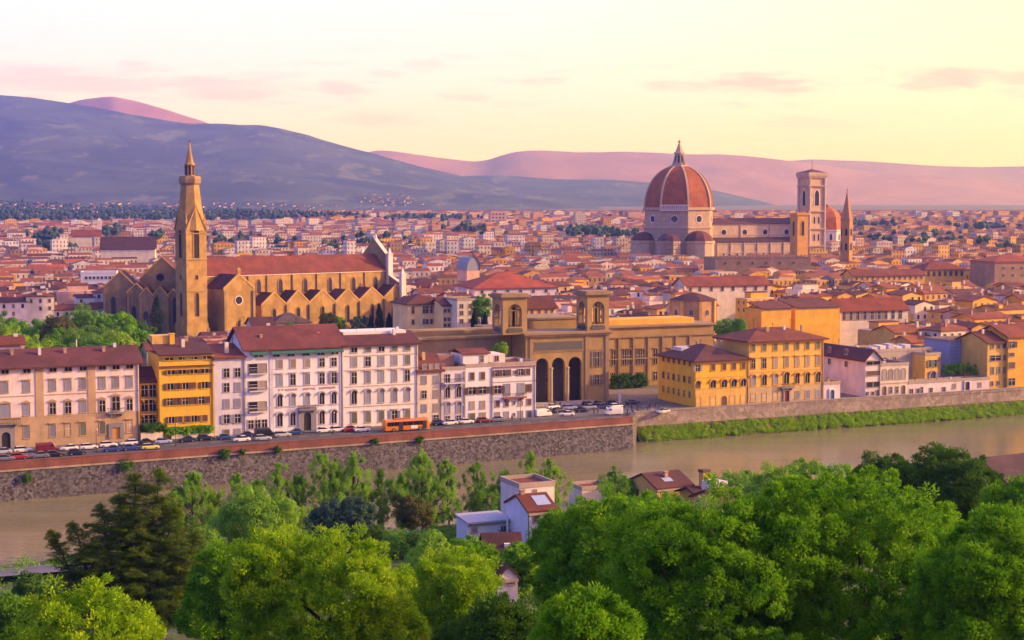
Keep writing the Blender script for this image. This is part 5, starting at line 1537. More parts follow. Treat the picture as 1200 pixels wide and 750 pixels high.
for ob in list(bpy.data.objects):
    if ob.type == 'MESH' and ob.name.split('.')[0] in ('wall', 'pavilion', 'chapel'):
        if ob.matrix_world.translation.y < 780: cover(ob)
WALLS = [('white', P_WHT), ('cream', P_CRM), ('pink', P_PINK), ('gold', P_GOLD), ('ochre', P_OCH), ('lilac', P_LIL), ('rose', P_TERR), ('brown', P_BRN), ('orange', P_ORNG), ('bluish white', P_BLW)]
ROOFS = [('red', ROOF), ('dark red', ROOF2), ('orange', ROOF3)]
_w = MB(); _w.box(-.62, -.12, -.14, .62, .02, 1.72, 0); _w.face([(-.48, -.125, 0), (.48, -.125, 0), (.48, -.125, 1.58), (-.48, -.125, 1.58)], 1)
WM = {k: _w.mesh('window', [TRIM, m_]) for k, m_ in (('g', GLASS), ('b', S_BROWN), ('e', S_GREEN))}
_c = MB(); _c.box(-.4, -.4, -1.5, .4, .4, 1.5); _c.box(-.5, -.5, 1.5, .5, .5, 1.65)
CM = [_c.mesh('chimney', plaster('chimney_plaster', (.45, .28, .2))), _c.mesh('chimney', P_CRM)]
things, mass = [], []
MAXH = 262
for (x, y, w_, dep, px, row) in cand:
    gz = float(town_z(y))
    hh = random.choice((8, 9.5, 11, 12, 13.5, 15, 17)) * (1 if y < 1300 else 1.15 if y < 3000 else 1.3)
    if y > 1300 and random.random() < .10: hh *= 1.4
    if random.random() < .03 and y > 2200: hh *= 1.5
    lim = top_limit(px, y)
    rise = min(w_, dep) * random.uniform(.14, .2) * (1 if y < 1300 else .8)
    zmax = z_for((x, y), lim) - gz - rise
    if hh > zmax: hh = zmax - random.uniform(0, 2)
    if hh < 4.0: continue
    rot = .40 + random.gauss(0, .03) + .25 * (float(vnoise(np.array(x / 160.), np.array(y / 160.), 3)) - .5)
    wts = (5, 4, 4, 1.2, 1, 2.5, 1.6, .7, .3, 2) if px < 480 else (3, 5, 2.5, 3, 2.4, .8, 2, 1, 1.2, .6) if px < 820 else (1.6, 4, 1.2, 6, 5, .3, 1.6, 1.2, 4.5, .2)  # walls and roofs golder at right: real mix plus painted-in warm light
    wi = random.choices(range(10), wts)[0]
    ri = random.choices((0, 1, 2), (5, 3.4, 2.2) if px < 700 else (5, 2.2, 4.5))[0]
    kind = random.choices(('x', 'y', 'hip', 'flat'), (5, 2.4, 1.6, .9))[0]
    pt = proj((x, y, gz + hh + rise))[1]
    k = scale_at((x, y, gz)); i, j = max(0, int(px - w_ * k * .5) + 50), min(1299, int(px + w_ * k * .5) + 51)
    vis = (sky_[i:j] - pt) if j > i else np.array([0])
    seen = float(np.clip(vis, 0, None).sum())
    if j > i: sky_[i:j] = np.minimum(sky_[i:j], pt + rise * k * .6)
    if seen < 12 and y < 1500: continue
    rec = dict(x=x, y=y, z=gz, w=w_, d=dep, h=hh, rise=rise, rot=rot, wi=wi, ri=ri, kind=kind, px=px, row=row, pt=pt)
    if len(things) < MAXH and y < 1300: things.append(rec)
    else: mass.append(rec)
ORD = ['first', 'second', 'third', 'fourth', 'fifth', 'sixth', 'seventh', 'eighth', 'ninth', 'tenth', 'eleventh', 'twelfth', 'thirteenth', 'fourteenth', 'fifteenth', 'sixteenth', 'seventeenth', 'eighteenth', 'nineteenth', 'twentieth', 'twenty-first', 'twenty-second', 'twenty-third', 'twenty-fourth', 'twenty-fifth']
REG = [(-99, 205, 'left of the bell tower'), (205, 480, 'around the brown church'), (480, 620, 'behind the left belvedere'), (620, 740, 'behind the right belvedere'), (740, 850, 'behind the drum house'), (850, 965, 'behind the tall yellow palace'), (965, 1085, 'behind the colonnade roofs'), (1085, 1400, 'above the wrapped building')]
# order every house within its quarter by row, then from the left
from collections import defaultdict
byreg = defaultdict(list)
for r in things:
    r['reg'] = next(n for a, b_, n in REG if a <= r['px'] < b_); byreg[r['reg']].append(r)
for n, lst in byreg.items():
    rows_ = sorted({r['row'] for r in lst})
    for q, rw in enumerate(rows_):
        for k, r in enumerate(sorted([r for r in lst if r['row'] == rw], key=lambda r: r['px'])):
            r['rk'], r['ck'] = min(q, 24), min(k, 24)
ROOFW = {'x': 'gabled', 'y': 'gable-fronted', 'hip': 'hipped', 'flat': 'flat'}
for r in things:
    w_, d_, H_ = r['w'], r['d'], r['h']
    root = tag(empty('town_house', (r['x'], r['y'], r['z']), r['rot']), None, 'house', BH)
    nch = random.choice((0, 1, 1, 2, 2, 3))
    wn, wm = WALLS[r['wi']]; rn, rm = ROOFS[r['ri']]
    rtxt = 'flat roof terrace' if r['kind'] == 'flat' else f"{ROOFW[r['kind']]} {rn} roof"
    size = '' if ' ' in wn and ' ' in rn else 'wide ' if w_ > 16 else 'narrow ' if w_ < 11 else ''
    root['label'] = f"{size}{wn} house, {rtxt}, {ORD[r['ck']]} along {ORD[r['rk']]} row {r['reg']}"
    mb = MB(); x0, x1, y0, y1 = -w_ / 2, w_ / 2, -d_ / 2, d_ / 2
    if r['kind'] in 'xy': mb.gwall(x0, y0, x1, y1, -1, H_, r['rise'], r['kind'])
    else: mb.box(x0, y0, -1, x1, y1, H_, bot=False)
    mb.build('wall', wm, root)
    mb = MB()
    if r['kind'] in 'xy': mb.gable(x0, y0, x1, y1, H_, r['rise'], .5, .25, r['kind'])
    elif r['kind'] == 'hip': mb.hip(x0, y0, x1, y1, H_ + .01, r['rise'], .5)
    else:
        mb.box(x0 + .25, y0 + .25, H_ + .01, x1 - .25, y1 - .25, H_ + .12)
    rf = mb.build('roof', rm if r['kind'] != 'flat' else P_TERR, root)
    if r['kind'] == 'flat':
        mb = MB(); mb.box(x0 + w_ * .25, y0 + d_ * .4, H_ + .122, x0 + w_ * .75, y1 - .5, H_ + 2.6); mb.build('penthouse', wm, root)
        mb = MB(); mb.box(x0 + w_ * .25 - .3, y0 + d_ * .4 - .3, H_ + 2.602, x0 + w_ * .75 + .3, y1 - .2, H_ + 2.85); mb.build('penthouse_roof', rm, root)
    else:
        for i in range(nch):
            link('chimney', random.choice(CM), rf, (random.uniform(x0 + 1.2, x1 - 1.2), random.uniform(y0 * .5, y1 * .5), H_ + r['rise'] * .8))
        if random.random() < .22:
            mb = MB(); q = random.uniform(x0 + 2, x1 - 4.5); z_ = H_ + .35
            mb.box(q, y0 + 1.0, z_, q + 2.2, y0 + 3.6, z_ + 1.7); mb.build('dormer', wm, rf)
            mb = MB(); mb.face([(q - .3, y0 + .7, z_ + 1.6), (q + 2.5, y0 + .7, z_ + 1.6), (q + 2.5, y0 + 4.2, z_ + 2.2), (q - .3, y0 + 4.2, z_ + 2.2)]); mb.build('dormer_roof', rm, rf)
    # windows of the upper floors, front and left flank
    n = max(2, int(w_ / 3.3)); fillk = random.choice(('g', 'g', 'b', 'b', 'e')); st = random.random()
    nf = 2 if H_ > 8 else 1
    if r['y'] > 900: nf = 1
    if st < .9:
        for f_ in range(nf):
            z_ = H_ - 2.5 - 3.3 * f_
            for i in range(n):
                if random.random() < .1: continue
                link('window', WM[fillk if random.random() < .75 else 'g'], root, (x0 + w_ * (i + .5) / n, y0, z_))
            if st < .45 and r['kind'] != 'y':
                for i in range(2): link('window', WM[fillk], root, (x0, y1 - d_ * (i + .6) / 2.2, z_), -math.pi / 2)
print('town houses', len(things), 'mass', len(mass), 'far y', max(r['y'] for r in things))

# --- the rest of the town: one mass of far roofs
n = len(mass)
A_ = {k: np.array([r[k] for r in mass], float) for k in ('x', 'y', 'z', 'w', 'd', 'h', 'rise', 'rot')}
wi = np.array([r['wi'] for r in mass]); ri = np.array([r['ri'] for r in mass])
ky = np.array([r['kind'] == 'y' for r in mass])
W2 = np.where(ky, A_['d'], A_['w']) / 2; D2 = np.where(ky, A_['w'], A_['d']) / 2; RT = A_['rot'] + np.where(ky, math.pi / 2, 0)
fl_ = np.array([r['kind'] == 'flat' for r in mass]); hp_ = np.array([r['kind'] == 'hip' for r in mass])
rs = np.where(fl_, .05, A_['rise'])
rx = np.where(hp_, np.maximum(.2, W2 - D2), W2)
loc = np.zeros((n, 10, 3))
for k, (sx, sy) in enumerate(((-1, -1), (1, -1), (1, 1), (-1, 1))):
    loc[:, k] = np.stack([sx * W2, sy * D2, np.full(n, -2.)], -1); loc[:, k + 4] = np.stack([sx * W2, sy * D2, A_['h']], -1)
loc[:, 8] = np.stack([-rx, 0 * W2, A_['h'] + rs], -1); loc[:, 9] = np.stack([rx, 0 * W2, A_['h'] + rs], -1)
cs, sn = np.cos(RT)[:, None], np.sin(RT)[:, None]
V = np.stack([A_['x'][:, None] + loc[..., 0] * cs - loc[..., 1] * sn, A_['y'][:, None] + loc[..., 0] * sn + loc[..., 1] * cs, A_['z'][:, None] + loc[..., 2]], -1).reshape(-1, 3)
T = np.array([(0, 1, 5), (0, 5, 4), (1, 2, 6), (1, 6, 5), (2, 3, 7), (2, 7, 6), (3, 0, 4), (3, 4, 7), (4, 5, 9), (4, 9, 8), (6, 7, 8), (6, 8, 9), (7, 4, 8), (5, 6, 9)])
Q = (np.arange(n)[:, None, None] * 10 + T[None]).reshape(-1, 3)
wc_ = np.array([(.80, .70, .68), (.74, .61, .48), (.74, .56, .50), (.74, .44, .10), (.66, .36, .09), (.66, .57, .60), (.66, .40, .30), (.38, .23, .13), (.78, .40, .05), (.70, .68, .74)])
rc_ = np.array([(.23, .056, .026), (.125, .036, .03), (.32, .09, .03)])
wcol = wc_[wi] * rng.uniform(.75, 1.05, (n, 1)); rcol = rc_[ri] * rng.uniform(.7, 1.25, (n, 1)) * rng.uniform(.93, 1.07, (n, 3))
fc = np.ones((n, 14, 4)); fc[:, :8, :3] = wcol[:, None]; fc[:, 8:12, :3] = rcol[:, None]; fc[:, 12:, :3] = np.where(hp_[:, None], rcol, wcol)[:, None]
fc[fl_, 8:12, :3] = (.45, .33, .28)
uvw = np.zeros((n, 14, 3, 2)); uvw[..., 1] = -1
for i in range(4):
    ln = (2 * W2 if i % 2 == 0 else 2 * D2); o_ = rng.uniform(0, 3, n)
    b0 = np.stack([o_, 0 * o_], -1); b1 = np.stack([o_ + ln, 0 * o_], -1); t1 = np.stack([o_ + ln, A_['h']], -1); t0 = np.stack([o_, A_['h']], -1)
    uvw[:, 2 * i] = np.stack([b0, b1, t1], 1); uvw[:, 2 * i + 1] = np.stack([b0, t1, t0], 1)
m, t, b = newmat('far_town')
at = node(t, 'ShaderNodeAttribute', attribute_name='Col')
uv = node(t, 'ShaderNodeUVMap', uv_map='wall'); sx = node(t, 'ShaderNodeSeparateXYZ'); t.links.new(uv.outputs[0], sx.inputs[0])
def fract(v, d_):
    n_ = node(t, 'ShaderNodeMath', operation='DIVIDE'); t.links.new(v, n_.inputs[0]); n_.inputs[1].default_value = d_
    f_ = node(t, 'ShaderNodeMath', operation='FRACT'); t.links.new(n_.outputs[0], f_.inputs[0]); return f_.outputs[0]
def inside(v, a, e):
    g_ = node(t, 'ShaderNodeMath', operation='GREATER_THAN'); t.links.new(v, g_.inputs[0]); g_.inputs[1].default_value = a
    l_ = node(t, 'ShaderNodeMath', operation='LESS_THAN'); t.links.new(v, l_.inputs[0]); l_.inputs[1].default_value = e
    return mul(t, g_.outputs[0], l_.outputs[0])
wmask = mul(t, mul(t, inside(fract(sx.outputs[0], 3.0), .3, .66), inside(fract(sx.outputs[1], 3.4), .28, .78)), inside(sx.outputs[1], .5, 99))
col = mixc(t, ramp(t, noise(t, .35, 4), .35, .7, 0, .4), at.outputs['Color'], (.10, .05, .045))
col = mixc(t, mul(t, wmask, .85), col, (.03, .025, .03))
t.links.new(col, b.inputs['Base Color']); b.inputs['Roughness'].default_value = .9
me = np_mesh('far_town', V, Q, m)
ca_ = me.attributes.new('Col', 'FLOAT_COLOR', 'FACE'); ca_.data.foreach_set('color', fc.astype(np.float32).ravel())
uvl = me.uv_layers.new(name='wall'); uvl.data.foreach_set('uv', uvw.astype(np.float32).ravel())
tag(link('far_town', me), 'far mass of red tiled roofs and pale walls spreading to the hills', kind='stuff')

# ------------------------------------------------------------------ trees and green
def leafmat(name, dark, light, trans=.35, tip=None):
    if name in MATS: return MATS[name]
    m, t, b = newmat(name)
    g = node(t, 'ShaderNodeNewGeometry')
    r = g.outputs['Random Per Island']
    col = mixc(t, r, dark, light)
    n1 = ramp(t, noise(t, .55, 3), .4, .62)
    col = mixc(t, mul(t, n1, .55), col, tip or sc(light, 1.3))
    t.links.new(col, b.inputs['Base Color'])
    b.inputs['Roughness'].default_value = .55
    b.inputs['Specular IOR Level'].default_value = .08
    tr_ = node(t, 'ShaderNodeBsdfTranslucent'); t.links.new(mixc(t, .5, col, sc(light, 1.5)), tr_.inputs[0])
    mx = node(t, 'ShaderNodeMixShader'); mx.inputs[0].default_value = trans
    t.links.new(b.outputs[0], mx.inputs[1]); t.links.new(tr_.outputs[0], mx.inputs[2])
    t.links.new(mx.outputs[0], t.nodes['Material Output'].inputs['Surface'])
    MATS[name] = m
    return m
BARK = flat('bark', (.07, .05, .035), .95, 0, .4, 3)
def unit(n):
    v = rng.normal(size=(n, 3)); return v / np.linalg.norm(v, axis=1, keepdims=True)
def leaf_quads(cen, rad, per, size, up=.35, shell=.7, aspect=.55, spiky=False):
    """leaf-sized quads spread round clump centres: cen (k,3), rad (k,3) or (k,)"""
    k = len(cen); rad = np.asarray(rad)
    if rad.ndim == 1: rad = np.repeat(rad[:, None], 3, 1)
    idx = np.repeat(np.arange(k), per); n = len(idx)
    d = unit(n); q = (shell + (1.08 - shell) * rng.random(n) ** .6)[:, None]
    P = cen[idx] + d * rad[idx] * q
    nn = d + unit(n) * .42 + np.array([0, 0, up]); nn /= np.linalg.norm(nn, axis=1, keepdims=True)
    if spiky:                                     # leaves standing out from the tuft like rosettes
        a = d + unit(n) * .55 + np.array([0, 0, .35]); a /= np.linalg.norm(a, axis=1, keepdims=True) + 1e-9
        b_ = np.cross(a, unit(n)); b_ /= np.linalg.norm(b_, axis=1, keepdims=True) + 1e-9
        nn = np.cross(a, b_)
    else:
        a = np.cross(nn, unit(n)); a /= np.linalg.norm(a, axis=1, keepdims=True) + 1e-9
        b_ = np.cross(nn, a)
    s = (size * rng.uniform(.6, 1.3, n))[:, None]
    V = np.stack([P - a * s * .5, P + b_ * s * aspect * .5 + nn * s * .08, P + a * s * .5, P - b_ * s * aspect * .5 + nn * s * .08], 1).reshape(-1, 3)
    return V
def leaf_mesh(name, V, mat):
    return np_mesh(name, V, np.arange(len(V)).reshape(-1, 4), mat)
def clumps_on(lobes, n, jit=.10, inner=.10):
    """clump centres over the outside of overlapping ellipsoid lobes"""
    L_ = np.array(lobes, float)
    wgt = (L_[:, 3] * L_[:, 4] + L_[:, 3] * L_[:, 5] + L_[:, 4] * L_[:, 5]); wgt /= wgt.sum()
    i = rng.choice(len(L_), n * 3, p=wgt)
    d = unit(n * 3); r = np.where(rng.random(n * 3) < inner, rng.uniform(.35, .8, n * 3), rng.normal(.96, jit, n * 3))
    P = L_[i, :3] + d * L_[i, 3:] * r[:, None]
    keep = np.ones(len(P), bool)
    for k in range(len(L_)):
        q = (((P - L_[k, :3]) / L_[k, 3:]) ** 2).sum(1)
        keep &= (q > .5) | (i == k)
    return P[keep][:n]
def trunk_mesh(h, r, limbs, lean=(0, 0), base=-1.0):
    mb = MB(); p = Vector((0, 0, base)); n = 5
    for k in range(n):
        t_ = (k + 1) / n; q = Vector((lean[0] * t_ + random.gauss(0, r * .3), lean[1] * t_ + random.gauss(0, r * .3), base + (h - base) * t_))
        mb.tube(p, q, r * (1 - .75 * k / n), r * (1 - .75 * (k + 1) / n), 8); p = q
    for (x, y, z, z0) in limbs:
        a = Vector((lean[0] * z0 / h, lean[1] * z0 / h, z0)); e = Vector((x, y, z)); m_ = a.lerp(e, .5) + Vector((0, 0, -abs(z - z0) * .12))
        mb.tube(a, m_, r * .42, r * .28, 6); mb.tube(m_, e, r * .28, r * .1, 6)
    return mb
LEAF_Y = leafmat('bright_leaves', (.07, .17, .004), (.27, .50, .008), .3, (.46, .62, .012))
LEAF_G = leafmat('green_leaves', (.026, .10, .003), (.17, .43, .006), .27, (.36, .62, .01))
LEAF_D = leafmat('dark_leaves', (.022, .07, .008), (.075, .19, .014), .27, (.13, .26, .016))
LEAF_F = leafmat('far_green_leaves', (.06, .16, .014), (.16, .34, .025), .35)
LEAF_O = leafmat('olive_leaves', (.05, .065, .018), (.12, .13, .03), .25)
LEAF_B = leafmat('bluish_leaves', (.025, .06, .04), (.06, .12, .075), .25)
LEAF_P = leafmat('poplar_leaves', (.09, .22, .02), (.26, .46, .04), .45)
NEEDLE = leafmat('conifer_needles', (.034, .085, .006), (.11, .19, .012), .3, (.18, .24, .014))
CYP = leafmat('cypress_needles', (.006, .020, .010), (.018, .045, .018), .06)
def tree(name, label, px, ytop, wpx, Y, mat, zg=None, n=420, per=260, size=.24, cr=.8, group=None, depthk=.9, shape=None, hk=None, cat='tree', seed=None):
    """broad-leaved tree whose crown top is seen at (px, ytop) and whose crown is wpx photo pixels wide"""
    if seed is not None: random.seed(seed)
    top = at_y(px, ytop, Y); s_ = scale_at(top); R_ = wpx / s_ / 2
    zb = zg if zg is not None else float(hill_z(top.x, Y))
    H_ = top.z - zb
    root = tag(empty(name, (top.x, Y, zb)), label, cat, group)
    ch = hk or min(H_ * .92, R_ * 2.1)             # crown height
    cz = H_ - ch / 2
    lobes = [(0, 0, cz, R_ * .72, R_ * .72 * depthk, ch / 2 * .96)]
    for k in range(13):
        a = 2 * math.pi * k / 6.5 + random.uniform(-.4, .4); q = random.uniform(.40, .66); rr_ = R_ * random.uniform(.24, .44)
        z_ = cz + ch * random.uniform(-.3, .3)
        lobes.append((R_ * q * math.cos(a), R_ * q * math.sin(a) * depthk, z_, rr_, rr_, rr_ * .85))
    if shape: lobes = shape(R_, H_, ch, cz)
    near = Y < 200
    n, per, cr = (int(n * 2.5), int(per * .5), cr * .82) if near else (n, per, cr)
    P = clumps_on(lobes, n)
    rad = cr * rng.uniform(.45, 1.25, len(P))
    V = leaf_quads(P, np.stack([rad, rad, rad * .85], 1), per, size * (1.25 if near else 1), shell=.35 if near else .7, aspect=.42 if near else .55, spiky=near)
    trunk_mesh(H_ * .72, max(.18, H_ * .026), [(l[0], l[1], l[2], H_ * random.uniform(.3, .6)) for l in lobes[1:8]]).build('trunk', BARK, root)
    link('crown', leaf_mesh('crown', V, mat), root)
    return root
NG = 'trees on the near hillside'
tree('broadleaf_tree', 'bright green bushy tree filling the bottom left corner', 95, 690, 250, 96, LEAF_Y, n=520, per=260, size=.20, cr=.75, seed=1, group=NG)
tree('broadleaf_tree', 'round bright yellow green tree at bottom centre left, in front of the poplars', 385, 622, 262, 114, LEAF_Y, n=620, per=280, size=.22, cr=.8, seed=2, group=NG)
tree('broadleaf_tree', 'looser yellow green tree just left of the little white houses', 520, 648, 150, 128, LEAF_Y, n=300, per=240, size=.22, cr=.75, seed=3, group=NG)
tree('broadleaf_tree', 'deep green tree right of the white house on the slope', 720, 583, 205, 142, LEAF_G, n=640, per=280, size=.25, cr=.95, seed=4, group=NG)
tree('broadleaf_tree', 'great dense green tree in the right foreground, left half of the big crown', 835, 588, 300, 108, LEAF_G, n=700, per=300, size=.22, cr=.8, seed=5, group=NG)
tree('broadleaf_tree', 'tallest bright topped tree of the right foreground', 1010, 556, 330, 112, LEAF_Y if False else LEAF_G, n=760, per=300, size=.22, cr=.8, seed=6, group=NG)
tree('broadleaf_tree', 'bushy green tree filling the bottom right corner', 1165, 600, 210, 100, LEAF_G, n=520, per=280, size=.2, cr=.75, seed=7, group=NG)
tree('fine_leaved_tree', 'dark finely leaved tree rising behind the right foreground crown', 1110, 524, 170, 172, LEAF_D, n=560, per=240, size=.26, cr=.9, seed=8, group=NG)
tree('fine_leaved_tree', 'smaller dark tree behind the right foreground beside the river', 1035, 536, 110, 190, LEAF_D, n=300, per=220, size=.28, cr=.9, seed=9, group=NG)
tree('broadleaf_tree', 'pale green bushy tree above the big crown near the red roofs', 915, 548, 110, 232, LEAF_P, n=300, per=200, size=.34, cr=1.1, seed=10, group=NG)
tree('broadleaf_tree', 'dark low tree at the bottom edge under the pink walled house', 590, 702, 150, 98, LEAF_D, n=380, per=260, size=.2, cr=.7, seed=11, group=NG)
tree('broadleaf_tree', 'shaded green tree at the bottom edge between the two big crowns', 690, 690, 160, 92, LEAF_G, n=380, per=260, size=.2, cr=.7, seed=12, group=NG)
tree('broadleaf_tree', 'light green open tree between the dark conifer and the round bright tree', 300, 572, 100, 224, LEAF_P, n=330, per=170, size=.32, cr=.95, seed=13, group=NG)
tree('broadleaf_tree', 'mid green tree below the light open tree, left of the round bright tree', 262, 640, 110, 168, LEAF_G, n=300, per=220, size=.28, cr=.9, seed=14, group=NG)
tree('broadleaf_tree', 'green tree tucked under the brown roof beside the white house', 560, 640, 80, 190, LEAF_G, n=240, per=200, size=.28, cr=.8, seed=15, group=NG)
tree('shrub', 'bluish grey green shrub mass below the poplars', 402, 588, 80, 262, LEAF_B, n=180, per=170, size=.36, cr=1.0, seed=16, group='shrubs by the near river bank')
tree('shrub', 'small green shrub by the water left of the yellow roofed house', 728, 560, 40, 326, LEAF_G, n=80, per=150, size=.4, cr=.9, seed=17, group='shrubs by the near river bank', zg=-8)
tree('shrub', 'olive coloured shrub near the water under the slender poplars', 486, 584, 50, 285, LEAF_O, n=90, per=150, size=.36, cr=.9, seed=18, group='shrubs by the near river bank')
tree('shrub', 'tiny round bush at the grey riverside path on the far left', 30, 672, 36, 215, LEAF_D, n=70, per=150, size=.3, cr=.7, seed=19, group='shrubs by the near river bank')
tree('shrub', 'light green bush behind the big right crown at the water edge', 862, 556, 60, 320, LEAF_P, n=100, per=150, size=.4, cr=1.0, seed=20, group='shrubs by the near river bank', zg=-8)
tree('shrub', 'long green bush right of the ochre chimney at the water edge', 960, 545, 90, 330, LEAF_G, n=140, per=150, size=.42, cr=1.1, seed=21, group='shrubs by the near river bank', zg=-8)
tree('broadleaf_tree', 'green tree on the slope at the extreme right under the brown roof', 1200, 565, 90, 150, LEAF_G, n=260, per=220, size=.26, cr=.9, seed=22, group=NG)

for i, (px, yt, w_, Y, mt, lb_) in enumerate(((432, 622, 60, 262, LEAF_D, 'dark shrub right of the bluish shrub mass'), (470, 628, 60, 255, LEAF_F, 'green bush below the olive coloured shrub'), (520, 622, 50, 268, LEAF_F, 'bush with a round top between two poplars left of the white wing'), (540, 634, 54, 240, LEAF_G, 'green bush at the corner of the low white wing'), (350, 628, 70, 235, LEAF_G, 'green bush behind the round yellow green tree'), (240, 618, 46, 258, LEAF_P, 'light bush between conifer and open tree'), (655, 600, 46, 240, LEAF_G, 'green bush leaning on the white house front'), (572, 636, 70, 238, LEAF_G, 'green bush hiding the foot of the low white wing'), (780, 578, 60, 285, LEAF_F, 'bush in front of the yellow riverside house'), (690, 585, 60, 250, LEAF_G, 'bush below the little cream house'), (612, 636, 50, 215, LEAF_G, 'green bush under the white house wall'), (505, 628, 70, 215, LEAF_P, 'pale bush between bright tree and brown roof'), (880, 575, 70, 250, LEAF_P, 'pale green bush right of the lilac roof terrace'), (10, 700, 60, 150, LEAF_F, 'low bush below the grey path at the left edge'), (60, 690, 60, 190, LEAF_D, 'dark low bush beside the grey path'))):
    tree('shrub', lb_, px, yt, w_, Y, mt, n=110, per=150, size=.36, cr=.9, seed=40 + i, group='shrubs by the near river bank')

# dark conifer with two leaning tops
def conifer(label, px, ytop, Y, halfpx, tops):
    base = at_y(px, 640, Y); zb = float(hill_z(base.x, Y)); s_ = scale_at(base)
    root = tag(empty('conifer', (base.x, Y, zb)), label, 'tree', NG)
    mb = MB(); cen, rad = [], []
    for (tx, ty, k) in tops:
        tp = at_y(tx, ty, Y) - Vector((base.x, Y, zb))
        p0 = Vector((tp.x * .3, random.uniform(-1, 1), -1)); prev = p0
        for i in range(8):
            q = p0.lerp(tp, (i + 1) / 8); q.x += math.sin(i * 1.2) * .15
            mb.tube(prev, q, .42 * (1 - i / 8.6), .42 * (1 - (i + 1) / 8.6), 7); prev = q
        H_ = tp.z
        z = H_ * .22
        while z < H_ * .99:
            f = 1 - (z / H_)
            reach = halfpx / s_ * k * (f ** .75) * random.uniform(.55, 1.1) + .25
            for j in range(4):
                a = random.uniform(0, 2 * math.pi); o_ = p0.lerp(tp, z / H_)
                e = o_ + Vector((math.cos(a) * reach, math.sin(a) * reach * .8, reach * random.uniform(-.1, .4)))
                mb.tube(o_, e, .1 * f + .03, .02, 5)
                m_ = max(3, int(reach / .42))
                for i in range(m_):
                    t_ = (i + 1.2) / (m_ + .4); c_ = o_.lerp(e, min(1, t_))
                    cen.append((c_.x + random.gauss(0, .18), c_.y + random.gauss(0, .18), c_.z - .1 + random.gauss(0, .12)))
                    q = .34 + .3 * (1 - t_) + .12 * f; rad.append((q * 1.15, q * 1.15, q * .5))
            z += .40
        for i in range(6): c_ = p0.lerp(tp, .9 + .02 * i); cen.append(tuple(c_)); rad.append((.22, .22, .4))
    V = leaf_quads(np.array(cen), np.array(rad), 42, .2, .1, .2, .35)
    mb.build('trunk', BARK, root)
    link('crown', leaf_mesh('crown', V, NEEDLE), root)
random.seed(4)
conifer('dark brown green conifer with two leaning tops and ragged spreading boughs', 150, 548, 178, 92, [(158, 553, 1.1), (187, 548, 1.0), (118, 590, 1.0), (205, 590, .9), (232, 620, .7), (85, 612, .7), (140, 580, .9), (60, 622, .5)])

# poplars along the near bank
def poplar(px, ytop, wpx, label, sparse=1.0, mat=None, dy=0):
    Y = 300
    for k in range(4): Y = float(bank_y((px - 600) / F * Y)) - 9 + dy
    top = at_y(px, ytop, Y); zb = float(hill_z(top.x, Y)); H_ = top.z - zb; R_ = wpx / scale_at(top) / 2
    root = tag(empty('poplar', (top.x, Y, zb)), label, 'tree', 'poplars on the near river bank')
    n = int(100 * sparse); R_ *= 1.5; z = H_ * (.12 + .8 * rng.random(n) ** .9)
    f = np.clip((1 - z / H_) * 2.6, .12, 1) * np.clip(z / H_ * 3, .5, 1) * rng.uniform(.4, 1.7, n)
    a = rng.uniform(0, 2 * math.pi, n); q = rng.random(n) ** .6
    lean = rng.uniform(-.05, .05)
    cen = np.stack([R_ * f * q * np.cos(a) + lean * z, R_ * f * q * np.sin(a), z], -1)
    r_ = rng.uniform(.35, .75, n) * (.6 + .4 * f)
    V = leaf_quads(cen, np.stack([r_ * .95, r_ * .95, r_ * 1.5], 1), 150, .27, .35, .1, .5, True)
    mb = trunk_mesh(H_ * .96, .2, [(c_[0], c_[1], c_[2], c_[2] * .72) for c_ in cen[:26]], (lean * H_, 0)); mb.build('trunk', BARK, root)
    link('crown', leaf_mesh('crown', V, mat or LEAF_P), root)
for px, yt, w_, lb_, spr in ((222, 548, 40, 'broad leaning light green poplar right of the dark conifer', 1.6), (276, 548, 24, 'short slim poplar over the river second from the conifer', .8), (322, 536, 30, 'poplar with bright tip under the awning hotel', 1.1), (350, 552, 34, 'dull green poplar between two taller poplars below the hotel entrance', 1.0), (380, 524, 36, 'tall full poplar below the white five bay building', 1.5), (413, 522, 28, 'tall narrow poplar just right of the fullest poplar', 1.1), (447, 545, 16, 'thin wispy poplar standing alone left of the bus', .5), (496, 522, 38, 'tallest bright poplar below the bus', 1.6), (526, 534, 24, 'slim poplar right of the tallest bright poplar', .8), (560, 536, 30, 'open crowned poplar left of the white house tower', .9), (596, 548, 36, 'pale wide poplar directly behind the white house tower', .9), (620, 522, 20, 'thin pale poplar tip above the white house tower', .6), (646, 532, 26, 'small leaning poplar right of the white house tower', .8), (722, 543, 22, 'low wispy poplar left of the yellow riverside house', .5), (345, 590, 50, 'lower leafy poplar in front of the poplar row', 1.2), (205, 566, 24, 'small poplar touching the right side of the conifer', .8), (250, 572, 26, 'short leafy poplar second to the right of the conifer', .8), (300, 558, 28, 'light poplar left of the one under the hotel', 1.0), (395, 545, 30, 'shorter poplar between the two tallest below the white building', 1.0), (430, 562, 24, 'short loose poplar left of the wispy lone one', .7), (472, 550, 28, 'mid height poplar left of the bright one below the bus', .9), (511, 556, 26, 'short poplar right of the bright one below the bus', .8), (578, 566, 30, 'low poplar at the corner of the white house tower', .8)):
    poplar(px, yt, w_, lb_, spr, LEAF_F if px in (350, 447, 560, 596, 722) else None, -14 if yt == 590 else 0)

